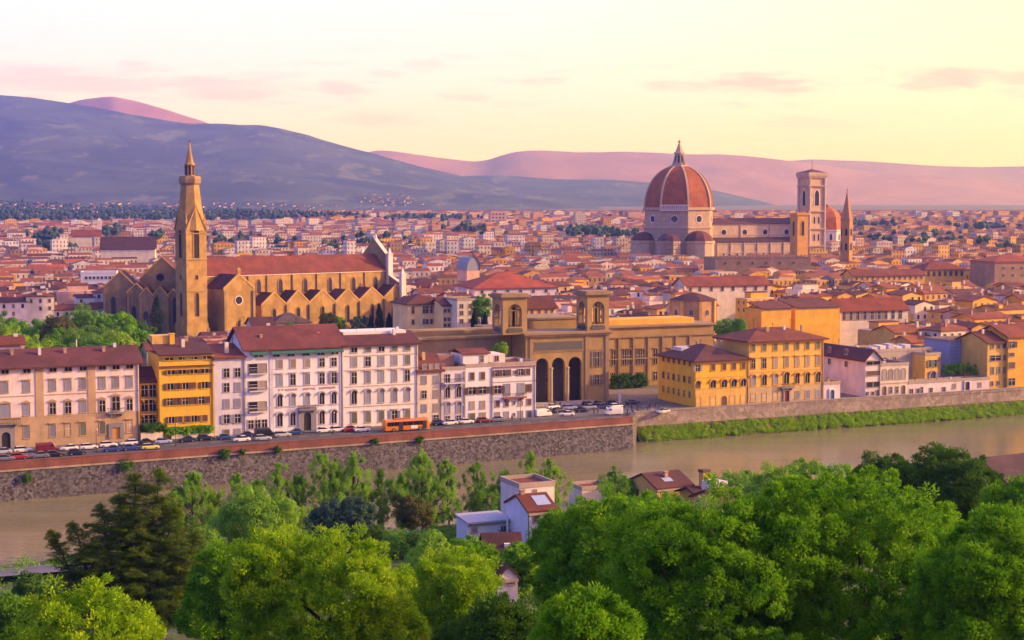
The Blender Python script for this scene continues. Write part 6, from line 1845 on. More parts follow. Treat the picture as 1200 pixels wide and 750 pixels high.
# garden trees left of the church
GG = 'garden trees left of the bell tower'
for px, yt, w_, Y, mt, lb_ in ((12, 384, 56, 470, LEAF_Y, 'bright green garden tree at the far left edge above the palace roof'), (45, 374, 50, 525, LEAF_F, 'plain green garden tree behind the attic pavilion'), (66, 370, 46, 500, LEAF_O, 'olive brown rounded garden tree in the middle of the garden'), (100, 362, 62, 575, LEAF_F, 'tallest broad garden tree against the pink roofs'), (132, 366, 54, 585, LEAF_G, 'garden tree next to the tallest one on its right'), (158, 378, 46, 600, LEAF_D, 'dark garden tree touching the church chapels'), (88, 382, 56, 520, LEAF_F, 'low wide garden tree below the tallest one'), (136, 389, 52, 478, LEAF_Y, 'light green garden tree near the right end of the palace roof'), (38, 398, 66, 452, LEAF_Y, 'bright low garden tree straight behind the palace roof'), (166, 388, 34, 545, LEAF_D, 'small dark garden tree above the loggia house'), (108, 396, 60, 455, LEAF_F, 'low green garden tree behind the roof mast'), (3, 370, 50, 548, LEAF_F, 'garden tree at the left edge behind the bright green one'), (26, 377, 56, 505, LEAF_G, 'dense garden tree between the left edge and the olive brown tree'), (72, 388, 70, 474, LEAF_F, 'broad garden tree in front of the olive brown one'), (152, 386, 50, 515, LEAF_G, 'dense garden tree left of the small dark one above the loggia house'), (22, 398, 50, 446, LEAF_Y, 'bright low garden tree beside the attic pavilion')):
    tree('garden_tree', lb_, px, yt, w_, Y, mt, zg=GZ, n=150, per=150, size=.6, cr=1.5, group=GG, seed=px)
# cypresses
def cypress(px, yt, yb, wpx, Y, label, grp='cypresses by the church'):
    top = at_y(px, yt, Y); zb = z_for(top, yb); H_ = top.z - zb; R_ = wpx / scale_at(top) / 2
    root = tag(empty('cypress', (top.x, Y, zb)), label, 'tree', grp)
    n = 110; z = H_ * rng.random(n); f = np.clip((1 - z / H_) * 2.2, .1, 1) * np.clip(.4 + z / H_ * 4, 0, 1)
    a = rng.uniform(0, 6.28, n)
    cen = np.stack([R_ * f * .7 * np.cos(a), R_ * f * .7 * np.sin(a), z * .96], -1); r_ = R_ * (.25 + .2 * f)
    V = leaf_quads(cen, np.stack([r_, r_, r_ * 2.2], 1), 60, .42, .1, .4)
    trunk_mesh(H_ * .8, .22, [], base=-3).build('trunk', BARK, root)
    link('crown', leaf_mesh('crown', V, CYP), root)
cypress(183.5, 347, 397, 18, 655, 'large dark cypress before the choir chapels left of the bell tower')
for px, yt, w_, lb_ in ((444, 356, 11, 'cypress second from the marble front'), (464, 351, 12, 'tallest of the cypresses below the marble front'), (456, 367, 8.5, 'short cypress between two taller ones'), (484, 360, 11, 'cypress just right of the marble pier'), (434.5, 370, 8, 'leftmost small cypress beside the bluish bush')):
    cypress(px, yt, 392, w_, 640 if px < 470 else 600, lb_)
cypress(556, 362, 388, 8, 520, 'lone cypress in front of the pale tenement', 'cypresses by the church'); cypress(568.5, 366, 388, 6, 515, 'small cypress touching the left belvedere')
for px, yt, w_, mt, lb_ in ((420, 370, 24, LEAF_B, 'round bluish tree in front of the chapel gables'), (384, 366, 20, LEAF_O, 'thin open tree in front of the chapel lancets'), (396, 371, 18, LEAF_F, 'small green tree between the chapel gables and hotel roof'), (338, 377, 14, LEAF_F, 'little green tree above the hotel roof ridge'), (586, 402, 16, LEAF_Y, 'bright green roof tree by the penthouse')):
    tree('small_tree', lb_, px, yt, w_, 560 if px < 500 else 432, mt, zg=GZ, n=60, per=110, size=.5, cr=.9, seed=px, group='small trees among the roofs')
for px, yt, w_, Y, lb_ in ((1100, 396, 15, 505, 'tall dark ivy tree left of the blue sheeting'), (848, 373, 26, 560, 'green roof garden tree right of the drum house'), (866, 374, 16, 555, 'small roof tree right of the roof garden'), (1073, 378, 22, 560, 'dark tree among the roofs above the grey building'), (565, 346, 26, 540, 'leafy plants on the tenement terrace'), (902, 384, 12, 520, 'tiny green bush behind the tall yellow palace')):
    tree('small_tree', lb_, px, yt, w_, Y, LEAF_D if px > 1000 else LEAF_F, zg=GZ, n=60, per=110, size=.55, cr=1.0, seed=px, group='small trees among the roofs')
# hedges and ivy
def hedge(label, p0, p1, hgt, dep, z0, mat, name='hedge', n=120, cat='hedge'):
    d_ = p1 - p0; ln = d_.length; k = rng.random(n); w_ = rng.uniform(-.5, .5, n)
    nn = Vector((-d_.y, d_.x, 0)).normalized()
    cen = np.array([tuple(d_ * a + nn * (b_ * dep)) for a, b_ in zip(k, w_)]); cen[:, 2] = rng.uniform(.1, 1, n) * hgt
    V = leaf_quads(cen, rng.uniform(.35, .65, n), 70, .34)
    o = tag(link(name, leaf_mesh(name, V, mat), None, (p0.x, p0.y, z0)), label, cat)
    return o
hedge('ivy hedge above the garden wall of the loggia house', FL.w(FL.u(166, -.4, 2), -.4), FL.w(FL.u(194, -.4, 2), -.4), 2.0, 1.0, GZ + 1.9, LEAF_D)
hedge('long ivy hedge at the foot of the yellow house', FL.w(FL.u(194, -.5, 2), -.5), FL.w(FL.u(250, -.5, 2), -.5), 1.6, 1.0, GZ + 1.0, LEAF_G, n=200)
a = Fr(LB.w(0, 26), TH); hedge('dark hedge along the base of the library right wing', a.w(a.u(716, 0, 2), 0), a.w(a.u(757, 0, 2), 0), 4.2, 3.0, GZ, LEAF_D, n=260)
a = Fr(FL.w(0, 7), TH); hedge('thick ivy on the terrace below the blue sheeting', a.w(a.u(1104, 0, 5), 0), a.w(a.u(1160, 0, 5), 0), 3.0, 3.5, GZ + 4.3, LEAF_G, n=240)
# plants hanging on the embankment wall
dq = (QB - QA).normalized(); nq = Vector((dq.y, -dq.x, 0))
for i, (px, py, s_, lb_) in enumerate(((147, 545, 1.6, 'big dark caper bush hanging from the wall below the orange door'), (30, 560, 1.1, 'dark bush on the wall at the far left'), (263, 531, 1.3, 'dark bush on the wall below the narrow house'), (284, 530, .7, 'tiny dark bush right of another on the wall'), (326, 526, 1.0, 'dark bush on the wall below the hotel'), (492, 515, .8, 'small dark bush on the wall right of the bus'), (440, 517, .8, 'small dark bush on the wall left of the bus'))):
    Y = 330
    a_ = (px - 600) / F
    for k in range(5): Y = QA.y + (a_ * Y - QA.x) * dq.y / dq.x
    p = at_y(px, py, Y - .9); n = 26
    cen = rng.normal(0, .42 * s_, (n, 3)); cen[:, 2] *= .8
    tag(link('wall_plant', leaf_mesh('wall_plant', leaf_quads(cen, np.full(n, .4 * s_), 60, .3), LEAF_D), None, p), lb_, 'plant', 'plants on the embankment wall')
# reeds on the far bank: nobody could count them
ln = (RB - RA).length; n = 2600
k = rng.random(n); q = rng.random(n)
base = np.array([RA.x, RA.y, 0]) + np.array([d.x, d.y, 0]) * 0
dR = (RB - RA).normalized(); nR = Vector((dR.y, -dR.x, 0))
cen = np.stack([RA.x + dR.x * k * ln + nR.x * (.4 + 4.4 * q), RA.y + dR.y * k * ln + nR.y * (.4 + 4.4 * q), -5.6 - 2.9 * q + rng.uniform(0, .9, n) * (.4 + .9 * vnoise(k * 60, k * 0 + 3))], -1)
V = leaf_quads(cen, np.stack([rng.uniform(.5, .9, n)] * 2 + [rng.uniform(.4, .8, n)], 1), 56, .42, 1.1, .3, .3)
tag(link('reeds', leaf_mesh('reeds', V, leafmat('reed_leaves', (.13, .27, .010), (.34, .56, .016), .5, (.46, .60, .02)))), kind='stuff')
# undergrowth on the near slope, one mass
n = 3600
X_ = rng.uniform(-130, 150, n); t_ = rng.uniform(.2, .985, n); Y_ = t_ * bank_y(X_)
keep = np.abs(X_ / Y_) < .37; X_, Y_ = X_[keep], Y_[keep]
cen = np.stack([X_, Y_, hill_z(X_, Y_) + rng.uniform(.2, 1.2, len(X_))], -1)
V = leaf_quads(cen, rng.uniform(.8, 1.7, len(X_)), 60, .42)
tag(link('undergrowth', leaf_mesh('undergrowth', V, LEAF_G)), kind='stuff')
# far dark tree belts and park trees
hill('wooded_rise', [(-80, 238), (0, 236), (60, 238), (130, 239), (200, 241), (280, 245), (340, 250), (400, 256), (470, 266)], 4300, 3300, H1, seed=12, amp=1.5, zfoot=11)
def blobs(P, R_):
    T_ = np.array([(0, 0, 1), (.9, 0, .3), (.28, .86, .3), (-.73, .53, .3), (-.73, -.53, .3), (.28, -.86, .3), (.6, .4, -.5), (-.3, .7, -.5), (-.7, -.1, -.5), (0, -.75, -.5)])
    f_ = [(0, 1, 2), (0, 2, 3), (0, 3, 4), (0, 4, 5), (0, 5, 1), (1, 6, 2), (2, 6, 7), (2, 7, 3), (3, 7, 8), (3, 8, 4), (4, 8, 9), (4, 9, 5), (5, 9, 6), (5, 6, 1)]
    n = len(P); J = T_[None] * (1 + rng.normal(0, .22, (n, 10, 1))) * np.stack([R_, R_, R_ * rng.uniform(.7, 1.15, n)], -1)[:, None]
    return (P[:, None] + J).reshape(-1, 3), (np.arange(n)[:, None, None] * 10 + np.array(f_)[None]).reshape(-1, 3)
bpy.context.view_layer.update()
dg = bpy.context.evaluated_depsgraph_get()
pts = []
def shoot(px, py):
    a, b_ = (px - 600) / F, (375 - py) / F
    d_ = Vector((a, CP + b_ * SP, -SP + b_ * CP)).normalized()
    ok, p, nrm_, i, ob, _m = C.ray_cast(dg, Vector((0, 0, ZC)) + d_ * 1500, d_)
    return (p, ob.name) if ok else (None, '')
random.seed(9)
for i in range(1700):
    px, py = random.uniform(-20, 420), 236 + random.random() ** .8 * 24
    if py > 257 - max(0, px - 300) * .04 or py < 236 + px * .035: continue
    p, nm = shoot(px, py)
    if p and p.y < 5600: pts.append((p.x, p.y, p.z + 1, random.uniform(3.5, 7)))
for cx, cy_, w_, h_, n in ((45, 280, 14, 12, 40), (62, 275, 12, 8, 26), (128, 272, 14, 6, 26), (182, 276, 6, 6, 14), (70, 291, 20, 4, 20), (340, 296, 28, 3, 40), (690, 271, 34, 6, 90), (730, 274, 25, 4, 40), (1000, 262, 50, 4, 50), (1150, 265, 40, 4, 40), (1180, 292, 20, 4, 24), (500, 254, 60, 4, 60), (540, 268, 40, 5, 30), (870, 300, 30, 4, 16), (270, 282, 60, 8, 40), (420, 285, 60, 10, 30), (1090, 280, 80, 10, 30)):
    for i in range(n):
        p, nm = shoot(random.gauss(cx, w_ * .5), random.gauss(cy_, h_ * .4))
        if p and p.y > 1050 and nm.startswith(('far_town', 'town_ground')): pts.append((p.x, p.y, p.z + 1, random.uniform(3.2, 5.5) * (p.y / 2000) ** .4))
pts = np.array(pts)
V, Q = blobs(pts[:, :3], pts[:, 3])
tag(link('distant_trees', np_mesh('distant_trees', V, Q, leafmat('distant_green', (.02, .045, .024), (.05, .09, .04), .05))), kind='stuff')
# pale villas on the lower slopes, far mass
vp = []
for i in range(230):
    px = random.uniform(-20, 430); py = 238 + random.random() * 18 + max(0, px - 250) * .02
    if random.random() < .22: px, py = random.gauss(460, 22), random.gauss(236, 4)
    p, nm = shoot(px, py)
    if p and p.y > 3200 and nm.startswith(('wooded', 'low', 'distant')): vp.append(p)
mb = MB()
for p in vp:
    k = random.uniform(3.5, 6.5); st = len(mb.v); mb.box(-k, -4, -6, k, 4, 4, 0); mb.gable(-k, -4, k, 4, 4, 1.8, .4, .3, 'x', 1); mb.xf(Matrix.Translation(p) @ Matrix.Rotation(random.uniform(-.6, .6), 4, 'Z'), st)
tag(mb.build('hillside_villas', [plaster('villa_plaster', (.55, .40, .33)), ROOF]), 'scatter of pale villas on the lower slopes of the blue hill', kind='stuff')
# grey path by the near bank
xs = np.linspace(-140, -60, 17); ts_ = np.array([.885, .905, .935])
X = np.repeat(xs[None], 3, 0); Y = ts_[:, None] * bank_y(xs)[None]
tag(link('path', grid_mesh('path', X, Y, hill_z(X, Y) + .9, flat('grey_path', (.13, .12, .15), .9, 0, .5, .4))), kind='structure')

# ------------------------------------------------------------------ houses on the near slope
NH = 'houses on the near slope'
def nfr(px, Y, zb, th=TH): p = at_y(px, 600, Y); return Fr((p.x, p.y, zb), th)
P_LW = plaster('lavender_white_plaster', (.76, .68, .76), .15, .25)
h = House('white_house', 'white house with blue tinted side wall, red roof and skylight on the near slope', 'house', 619, 652, 599, P_LW, fr=nfr(619, 250, -6), depth=9, rise=1.9, group=NH, ov=.3)
h.row(606, 6.5, 10, (628.5,), 'f', 'b', GREYST); h.chimney(h.x(625), 4.5, .7, 1.0)
mb = MB(); x = h.x(640)
sl_ = 1.9 / 4.5
mb.v = [(x - 1.1, 1.0, h.H + 1.0 * sl_ + .42), (x + 1.4, 1.0, h.H + 1.0 * sl_ + .42), (x + 1.4, 3.6, h.H + 3.6 * sl_ + .42), (x - 1.1, 3.6, h.H + 3.6 * sl_ + .42)]; mb.f = [(0, 1, 2, 3)]; mb.m = [0]
mb.build('skylight', flat('pale_skylight', (.35, .42, .60), .15), h.roof)
h.box('downpipe', IRON, -.05, -.14, 0, .05, -.02, h.H)
h = House('tower_block_house', 'boxy pale pink upper storey standing behind the red roof of the white house', 'house', 608.5, 650, 570, P_PINK, fr=nfr(608.5, 263, -6), depth=8, rise=.5, roof='flat', group=NH)
h.row(577, 2.5, 6, (627,), 'f', 'g')
h = House('low_wing', 'long low white wing with grey flat roof and veranda left of the white house', 'house', 548, 596, 611, P_LW, fr=nfr(548, 254, -6), depth=5, rise=.4, roof='shed', roofm=flat('grey_roof_sheet', (.36, .36, .44), .7), group=NH)
h.row(620, 5, 5, (556,), 'f', 'n'); h.row(621, 5, 6, (590,), 'f', 'g'); h.balcony(589, 629, 12, P_LW)
h.box('post', SLAB, h.x(589.5), -1.6, 0, h.x(589.5) + .25, -1.35, h.H + 1.2)
h = House('brown_roofed_house', 'house with big dark red brown tiled roof in the gap between two crowns', 'house', 573, 610, 660, P_TERR, fr=nfr(573, 215, -4.5, .12), depth=10, rise=3.0, group=NH, roofm=ROOF2)
mb = MB(); mb.box(h.W * .55, 2.2, h.H + 1.2, h.W * .55 + .9, 3.6, h.H + 2.2); mb.build('roof_window', SLAB, h.roof)
h = House('pink_walled_house', 'small pink walled house with brown tiles low in the gap between two crowns', 'house', 583, 607, 677, P_PINK, fr=nfr(583, 186, -1.5, .3), depth=5, rise=1.3, roof='y', group=NH, roofm=ROOF2, ov=.25)
h.row(683, 4, 3, (600,), 'f', 'g')
h = House('yellow_riverside_house', 'yellow house with pitched brown red roof beside the water', 'house', 770, 812, 571, P_GOLD, fr=nfr(770, 318, -9.5, .5), depth=11, rise=2.2, group=NH, ov=.35, roofm=ROOF2)
h.side(2, (h.H - 2.6,), 1.0, 1.4, 'b'); h.chimney(h.W * .5, 3.5, .8, .9)
mb = MB(); mb.face([(3, 1.6, h.H + 1.05), (5.2, 1.6, h.H + 1.05), (5.2, 3, h.H + 1.62), (3, 3, h.H + 1.62)]); mb.build('skylight', flat('pale_skylight', (.35, .42, .60), .15), h.roof)
h = House('cream_flat_house', 'little cream flat roofed house left of the yellow riverside house', 'house', 682, 717, 573, P_CRM, fr=nfr(682, 322, -9.5), depth=6, rise=.4, roof='flat', roofm=ROOF, group=NH)
h = House('terrace_house', 'house with dark red roof and lilac roof terrace behind the big right crown', 'house', 846, 874, 588, P_TERR, fr=nfr(846, 272, -5, .55), depth=8, rise=1.6, group=NH, roofm=ROOF2)
h.box('roof_terrace', P_LIL, 2, 5, h.H + 1.0, h.W, 8.2, h.H + 2.7)
h = House('chimney_tower_house', 'ochre chimney tower above a low roof right of the yellow riverside house', 'house', 818, 842, 580, P_OCH, fr=nfr(818, 290, -6, .5), depth=6, rise=1.0, group=NH, roofm=ROOF2)
x = h.x(833); h.box('chimney', P_OCH, x - .7, 1.5, h.H + .2, x + .7, 2.9, h.H + 4.0); h.box('chimney_cap', S_BROWN, x - .85, 1.35, h.H + 4.003, x + .85, 3.05, h.H + 4.5)
h = House('brown_shed', 'purple brown roofed shed at the far right edge behind the trees', 'shed', 1186, 1250, 566, P_BRN, fr=nfr(1186, 300, -5, .5), depth=16, rise=4.2, group=NH, roofm=tiles('brown_tiles', (.075, .035, .04)))

# ------------------------------------------------------------------ vehicles, people, small things
TYRE = flat('tyre_rubber', (.015, .015, .016), .8)
RIM = flat('wheel_metal', (.35, .35, .38), .35, .6)
LAMP = flat('lamp_lens', (.65, .62, .58), .2)
TAIL = flat('tail_lens', (.30, .02, .02), .25)
def paint(name, c):
    m = flat(name, c, .28, 0, .05)
    m.node_tree.nodes['Principled BSDF'].inputs['Coat Weight'].default_value = .4
    return m
PAINTS = {k: paint(k + '_paint', c) for k, c in dict(white=(.78, .76, .78), silver=(.42, .43, .47), grey=(.16, .16, .19), black=(.02, .02, .025), blue=(.03, .06, .22), dark_blue=(.015, .02, .07), red=(.34, .02, .025), dark_red=(.17, .02, .03), yellow=(.72, .58, .14), pale_blue=(.32, .38, .60)).items()}
def sect(mb, prof, m=0):
    """loft stations (x, half width, z bottom, z top) into a closed shell with softened shoulders"""
    rings = []
    for x, w_, zb, zt_ in prof:
        h_ = zt_ - zb
        rings.append([(x, -w_ * .96, zb), (x, -w_, zb + h_ * .3), (x, -w_ * .98, zb + h_ * .75), (x, -w_ * .86, zt_), (x, w_ * .86, zt_), (x, w_ * .98, zb + h_ * .75), (x, w_, zb + h_ * .3), (x, w_ * .96, zb)])
    n0 = len(mb.v)
    for r in rings: mb.v += r
    for i in range(len(rings) - 1):
        for k in range(8):
            j = (k + 1) % 8; a = n0 + i * 8
            mb.f.append((a + k, a + j, a + 8 + j, a + 8 + k)); mb.m.append(m)
    mb.f.append(tuple(n0 + k for k in range(8))); mb.m.append(m)
    e = n0 + (len(rings) - 1) * 8
    mb.f.append(tuple(e + 7 - k for k in range(8))); mb.m.append(m)
_mw = MB(); _mw.lathe(0, 0, [(.31, -.1), (.33, -.07), (.33, .07), (.31, .1)], 14); _mw.face([(.31 * math.cos(-a * .4488), .31 * math.sin(-a * .4488), -.1) for a in range(14)])
_mw.xf(Matrix.Rotation(math.pi / 2, 4, 'X')); TYRE_ME = _mw.mesh('wheel', TYRE)
_mr = MB(); _mr.lathe(0, 0, [(.19, -.115), (.19, .115)], 10); _mr.face([(.19 * math.cos(-a * .628), .19 * math.sin(-a * .628), -.115) for a in range(10)]); _mr.xf(Matrix.Rotation(math.pi / 2, 4, 'X')); RIM_ME = _mr.mesh('rim', RIM)
def car_proto(kind):
    b, g, rf = MB(), MB(), MB()
    if kind == 'van':
        Ln_ = 2.45; sect(b, [(-Ln_, .85, .42, 1.85), (-Ln_ + .15, .92, .3, 2.05), (.9, .94, .28, 2.08), (1.35, .94, .28, 1.9), (1.85, .92, .3, 1.12), (2.3, .86, .32, .98), (Ln_, .78, .42, .8)])
        sect(g, [(.85, .955, 1.25, 1.8), (1.3, .955, 1.22, 1.8), (1.72, .90, 1.2, 1.26)]); ax_ = (-1.45, 1.5); hl, tl = (2.42, .7), (-2.44, .95)
    else:
        Ln_ = 2.05; hb = kind == 'hatch'
        sect(b, [(-Ln_, .72, .45, .82), (-Ln_ + .1, .80, .32, .93), (-1.2, .86, .26, .97), (.9, .86, .26, .95), (1.55, .82, .28, .86), (Ln_ - .06, .74, .34, .74), (Ln_, .66, .45, .62)])
        sect(g, [(-1.9 if hb else -1.45, .70, .93, .98), (-1.55 if hb else -.95, .66, .93, 1.40), (.15, .66, .93, 1.42), (.95, .72, .92, .98)])
        sect(rf, [(-1.5 if hb else -.9, .60, 1.405, 1.44), (-.4, .63, 1.41, 1.475), (.15, .60, 1.41, 1.455)]); ax_ = (-1.25, 1.28); hl, tl = (2.02, .62), (-2.04, .74)
    return dict(body=b.mesh('body', PAINTS['white']), win=g.mesh('window', GLASS), roof=rf.mesh('roof', PAINTS['white']) if rf.v else None, ax=ax_, hl=hl, tl=tl, w=.84)
_hl = MB(); _hl.box(-.06, -.16, -.07, .03, .16, .07); HL = _hl.mesh('headlight', LAMP); _tl = MB(); _tl.box(-.03, -.13, -.1, .05, .13, .1); TLM = _tl.mesh('tail_light', TAIL)
PROTO = {}
def make_car(kind):
    p = car_proto(kind)
    r = empty('parked_car' if kind != 'van' else 'parked_van', (0, 0, -50))
    link('body', p['body'], r); link('window', p['win'], r)
    if p['roof']: link('roof', p['roof'], r)
    for x in p['ax']:
        for s_ in (-1, 1):
            w_ = link('wheel', TYRE_ME, r, (x, s_ * .76, .33)); link('rim', RIM_ME, w_)
    for s_ in (-1, 1): link('headlight', HL, r, (p['hl'][0], s_ * .5, p['hl'][1])); link('tail_light', TLM, r, (p['tl'][0], s_ * .52, p['tl'][1]))
    return r
used_proto = {}
def car(kind, colr, px, py, label, flip=False, rz=0, cat=None):
    if kind not in PROTO: PROTO[kind] = make_car(kind); o = PROTO[kind]
    else: o = copy_tree(PROTO[kind])
    p = on_z(px, py, GZ + .006)
    o.location = p; o.rotation_euler = (0, 0, TH + (math.pi if flip else 0) + rz)
    for c in o.children:
        if c.name.split('.')[0] in ('body', 'roof'):
            c.material_slots[0].link = 'OBJECT'; c.material_slots[0].material = PAINTS[colr]
    tag(o, label, cat or ('van' if kind == 'van' else 'car'), 'cars parked along the river street')
    return o
CARS = [('sedan', 'silver', 3, 532, 'silver car before the dark arched portal of the pink palace'), ('hatch', 'white', 27, 530, 'white hatchback just right of the dark arched portal'), ('van', 'dark_red', 55, 529, 'dark red van in front of the pink palace'), ('sedan', 'white', 81, 528, 'white car right of the dark red van'), ('hatch', 'white', 104, 526.5, 'white car below the third ground floor window from the orange door'), ('hatch', 'white', 127, 524, 'white car just left of the orange door'), ('hatch', 'white', 151, 522, 'white hatchback at the right end of the pink palace'), ('sedan', 'dark_blue', 173, 521, 'dark blue car by the cream garden wall of the loggia house'), ('sedan', 'pale_blue', 191, 520, 'pale blue car beside the end of the cream garden wall'), ('sedan', 'dark_blue', 219, 518, 'dark blue car under the yellow house, left of a black one'), ('hatch', 'black', 241, 516, 'black car under the right end of the yellow house'), ('sedan', 'blue', 264, 515, 'bright blue car in front of the narrow lilac house'), ('sedan', 'dark_blue', 288, 512.5, 'dark blue car at the left corner of the hotel'), ('van', 'black', 310, 511, 'black van parked before the hotel loggias'), ('hatch', 'silver', 331, 512, 'silver car parked out in the lane left of the hotel entrance'), ('sedan', 'blue', 346, 509, 'blue car directly left of the hotel entrance'), ('sedan', 'white', 379, 507, 'white car directly right of the hotel entrance'), ('hatch', 'white', 396, 506, 'white hatchback at the right corner of the hotel'), ('sedan', 'red', 409, 505.5, 'red car at the seam of hotel and five bay building'), ('sedan', 'white', 424, 506, 'white car left of the orange bus'), ('hatch', 'dark_blue', 515, 498, 'dark blue car right of the orange bus'), ('sedan', 'white', 527, 498, 'white car before the arched lilac house'), ('sedan', 'white', 546, 496.5, 'white car before the plain house with brown shutters'), ('hatch', 'dark_red', 567, 495, 'dark red car at the seam of plain house and corner house'), ('sedan', 'grey', 582, 494, 'grey car below the red terrace corner house'),
        ('sedan', 'grey', 6, 540, 'grey car beside the red parapet at the far left'), ('hatch', 'red', 22, 538, 'bright red car beside the red parapet'), ('sedan', 'grey', 46, 536.5, 'dark grey car beside the parapet, right of the bright red one'), ('hatch', 'black', 64, 535, 'black car beside the parapet below the dark red van'), ('hatch', 'dark_blue', 90, 533, 'dark blue car beside the parapet below the mast'), ('sedan', 'blue', 131, 529, 'blue car beside the parapet facing the orange door'), ('sedan', 'blue', 153, 527.5, 'blue car beside the parapet right of the orange door'), ('hatch', 'yellow', 176, 526.5, 'cream yellow car beside the parapet below the loggia house'), ('sedan', 'white', 283, 517.5, 'white car beside the parapet below the narrow lilac house'), ('hatch', 'silver', 308, 516, 'silver car beside the parapet below the black van'),
        ('van', 'white', 636, 488, 'big white van at the left of the square'), ('sedan', 'white', 664, 487.5, 'white car in the square right of the white van'), ('hatch', 'pale_blue', 668, 480, 'pale blue white car in the square by the portico steps'), ('sedan', 'dark_blue', 682, 483, 'dark blue car in the middle of the square'), ('van', 'white', 719, 486, 'white van beside the parapet near its end'), ('sedan', 'white', 648, 479, 'white car at the foot of the portico steps'), ('hatch', 'dark_blue', 655, 483.5, 'dark blue hatchback between the white van and the portico'), ('sedan', 'silver', 690, 479.5, 'silver car in front of the black ones by the library'), ('sedan', 'blue', 706, 479, 'blue car right of a silver one in the square'), ('hatch', 'white', 722, 478.5, 'white hatchback below the stone pillar'), ('sedan', 'dark_blue', 716, 475, 'dark blue car left of the stone pillar'), ('hatch', 'black', 690, 476, 'black car in front of the library right bay'), ('sedan', 'black', 702, 475.5, 'black car by the corner of the library pavilion'), ('sedan', 'silver', 777, 484.5, 'silver car along the side of the yellow corner house'), ('sedan', 'dark_blue', 741, 474, 'dark blue car before the library hedge')]
for i, (k_, c_, px, py, lb_) in enumerate(CARS): car(k_, c_, px, py, lb_, flip=(i * 7 % 3 == 0), rz=0 if px < 630 else random.uniform(-.25, .25))
# orange bus
p = on_z(475.5, 504.5, GZ + .006)
bus = tag(empty('city_bus', p, TH), 'long orange city bus with dark windows on the street', 'bus')
ORG = paint('bus_orange_paint', (.72, .20, .015))
mb = MB(); sect(mb, [(-5.9, 1.1, .55, 2.7), (-5.75, 1.22, .35, 2.95), (5.6, 1.25, .35, 2.98), (5.85, 1.18, .4, 2.8), (5.95, 1.05, .55, 2.5)]); bb_ = mb.build('body', ORG, bus)
for i in range(6):
    mb = MB()
    x = -5.2 + i * 1.72
    for s_ in (-1, 1):
        pass
    mb.box(x, -1.275, 1.45, x + 1.62, 1.275, 2.45); mb.build('window', GLASS, bus)
mb = MB(); mb.box(5.3, -1.05, 1.35, 5.965, 1.05, 2.5); mb.build('windscreen', GLASS, bus)
for x in (-2.2, 4.0):
    mb = MB(); mb.box(x, -1.285, .45, x + 1.1, -1.2, 2.4); mb.build('door', flat('bus_door', (.05, .04, .045), .3), bus)
mb = MB(); mb.box(.9, -1.283, .6, 2.7, -1.2, 1.4); mb.build('panel', SLAB, bus)
mb = MB(); mb.box(-3, -.7, 2.97, 1, .7, 3.2); mb.build('roof_unit', flat('bus_roof', (.35, .12, .03), .6), bus)
for x in (-3.6, 3.4):
    for s_ in (-1, 1):
        w_ = link('wheel', TYRE_ME, bus, (x, s_ * 1.15, .48)); w_.scale = (1.45, 1.3, 1.45); link('rim', RIM_ME, w_)
# scooters by the corner house
def scooter():
    r = empty('scooter', (0, 0, -50))
    mb = MB(); sect(mb, [(-.75, .12, .45, .72), (-.3, .17, .3, .75), (.05, .15, .25, .42), (.35, .17, .25, .4), (.5, .14, .3, .9), (.62, .08, .5, .95)]); link('body', mb.mesh('body', PAINTS['black']), r)
    mb = MB(); mb.box(-.7, -.14, .752, -.05, .14, .86); link('seat', mb.mesh('seat', TYRE), r)
    mb = MB(); mb.box(.48, -.34, .98, .54, .34, 1.03); mb.box(.49, -.03, .9, .53, .03, .979); link('handlebar', mb.mesh('handlebar', IRON), r)
    for x in (-.55, .68):
        w_ = link('wheel', TYRE_ME, r, (x, 0, .25)); w_.scale = (.75, .6, .75)
    mb = MB(); mb.box(.6, -.22, .9, .63, .22, 1.35); link('windshield', mb.mesh('windshield', flat('smoked_screen', (.2, .2, .25), .1)), r)
    return r
sc0 = None
random.seed(21)
SCP = [(735, 485), (741, 484.4), (747, 484), (753, 483), (759, 482.4), (765, 482), (771, 481), (740, 479.5), (747, 479), (754, 478.5), (761, 478), (768, 477)]
scn = ['black', 'blue', 'red', 'silver', 'dark_blue', 'white', 'grey', 'black', 'blue', 'silver', 'black', 'red']
for i, (px, py) in enumerate(SCP):
    if sc0 is None: sc0 = scooter(); o = sc0
    else: o = copy_tree(sc0)
    o.location = on_z(px, py, GZ + .006); o.rotation_euler = (0, 0, TH + 1.2 + random.uniform(-.2, .2))
    for c in o.children:
        if c.name.startswith('body'): c.material_slots[0].link = 'OBJECT'; c.material_slots[0].material = PAINTS[scn[i]]
    tag(o, f"{scn[i].replace('_', ' ')} scooter, {ORD[i if i < 7 else i - 7]} from left in the {'front' if i < 7 else 'back'} rank beside the yellow corner house", 'scooter', 'scooters parked by the square')
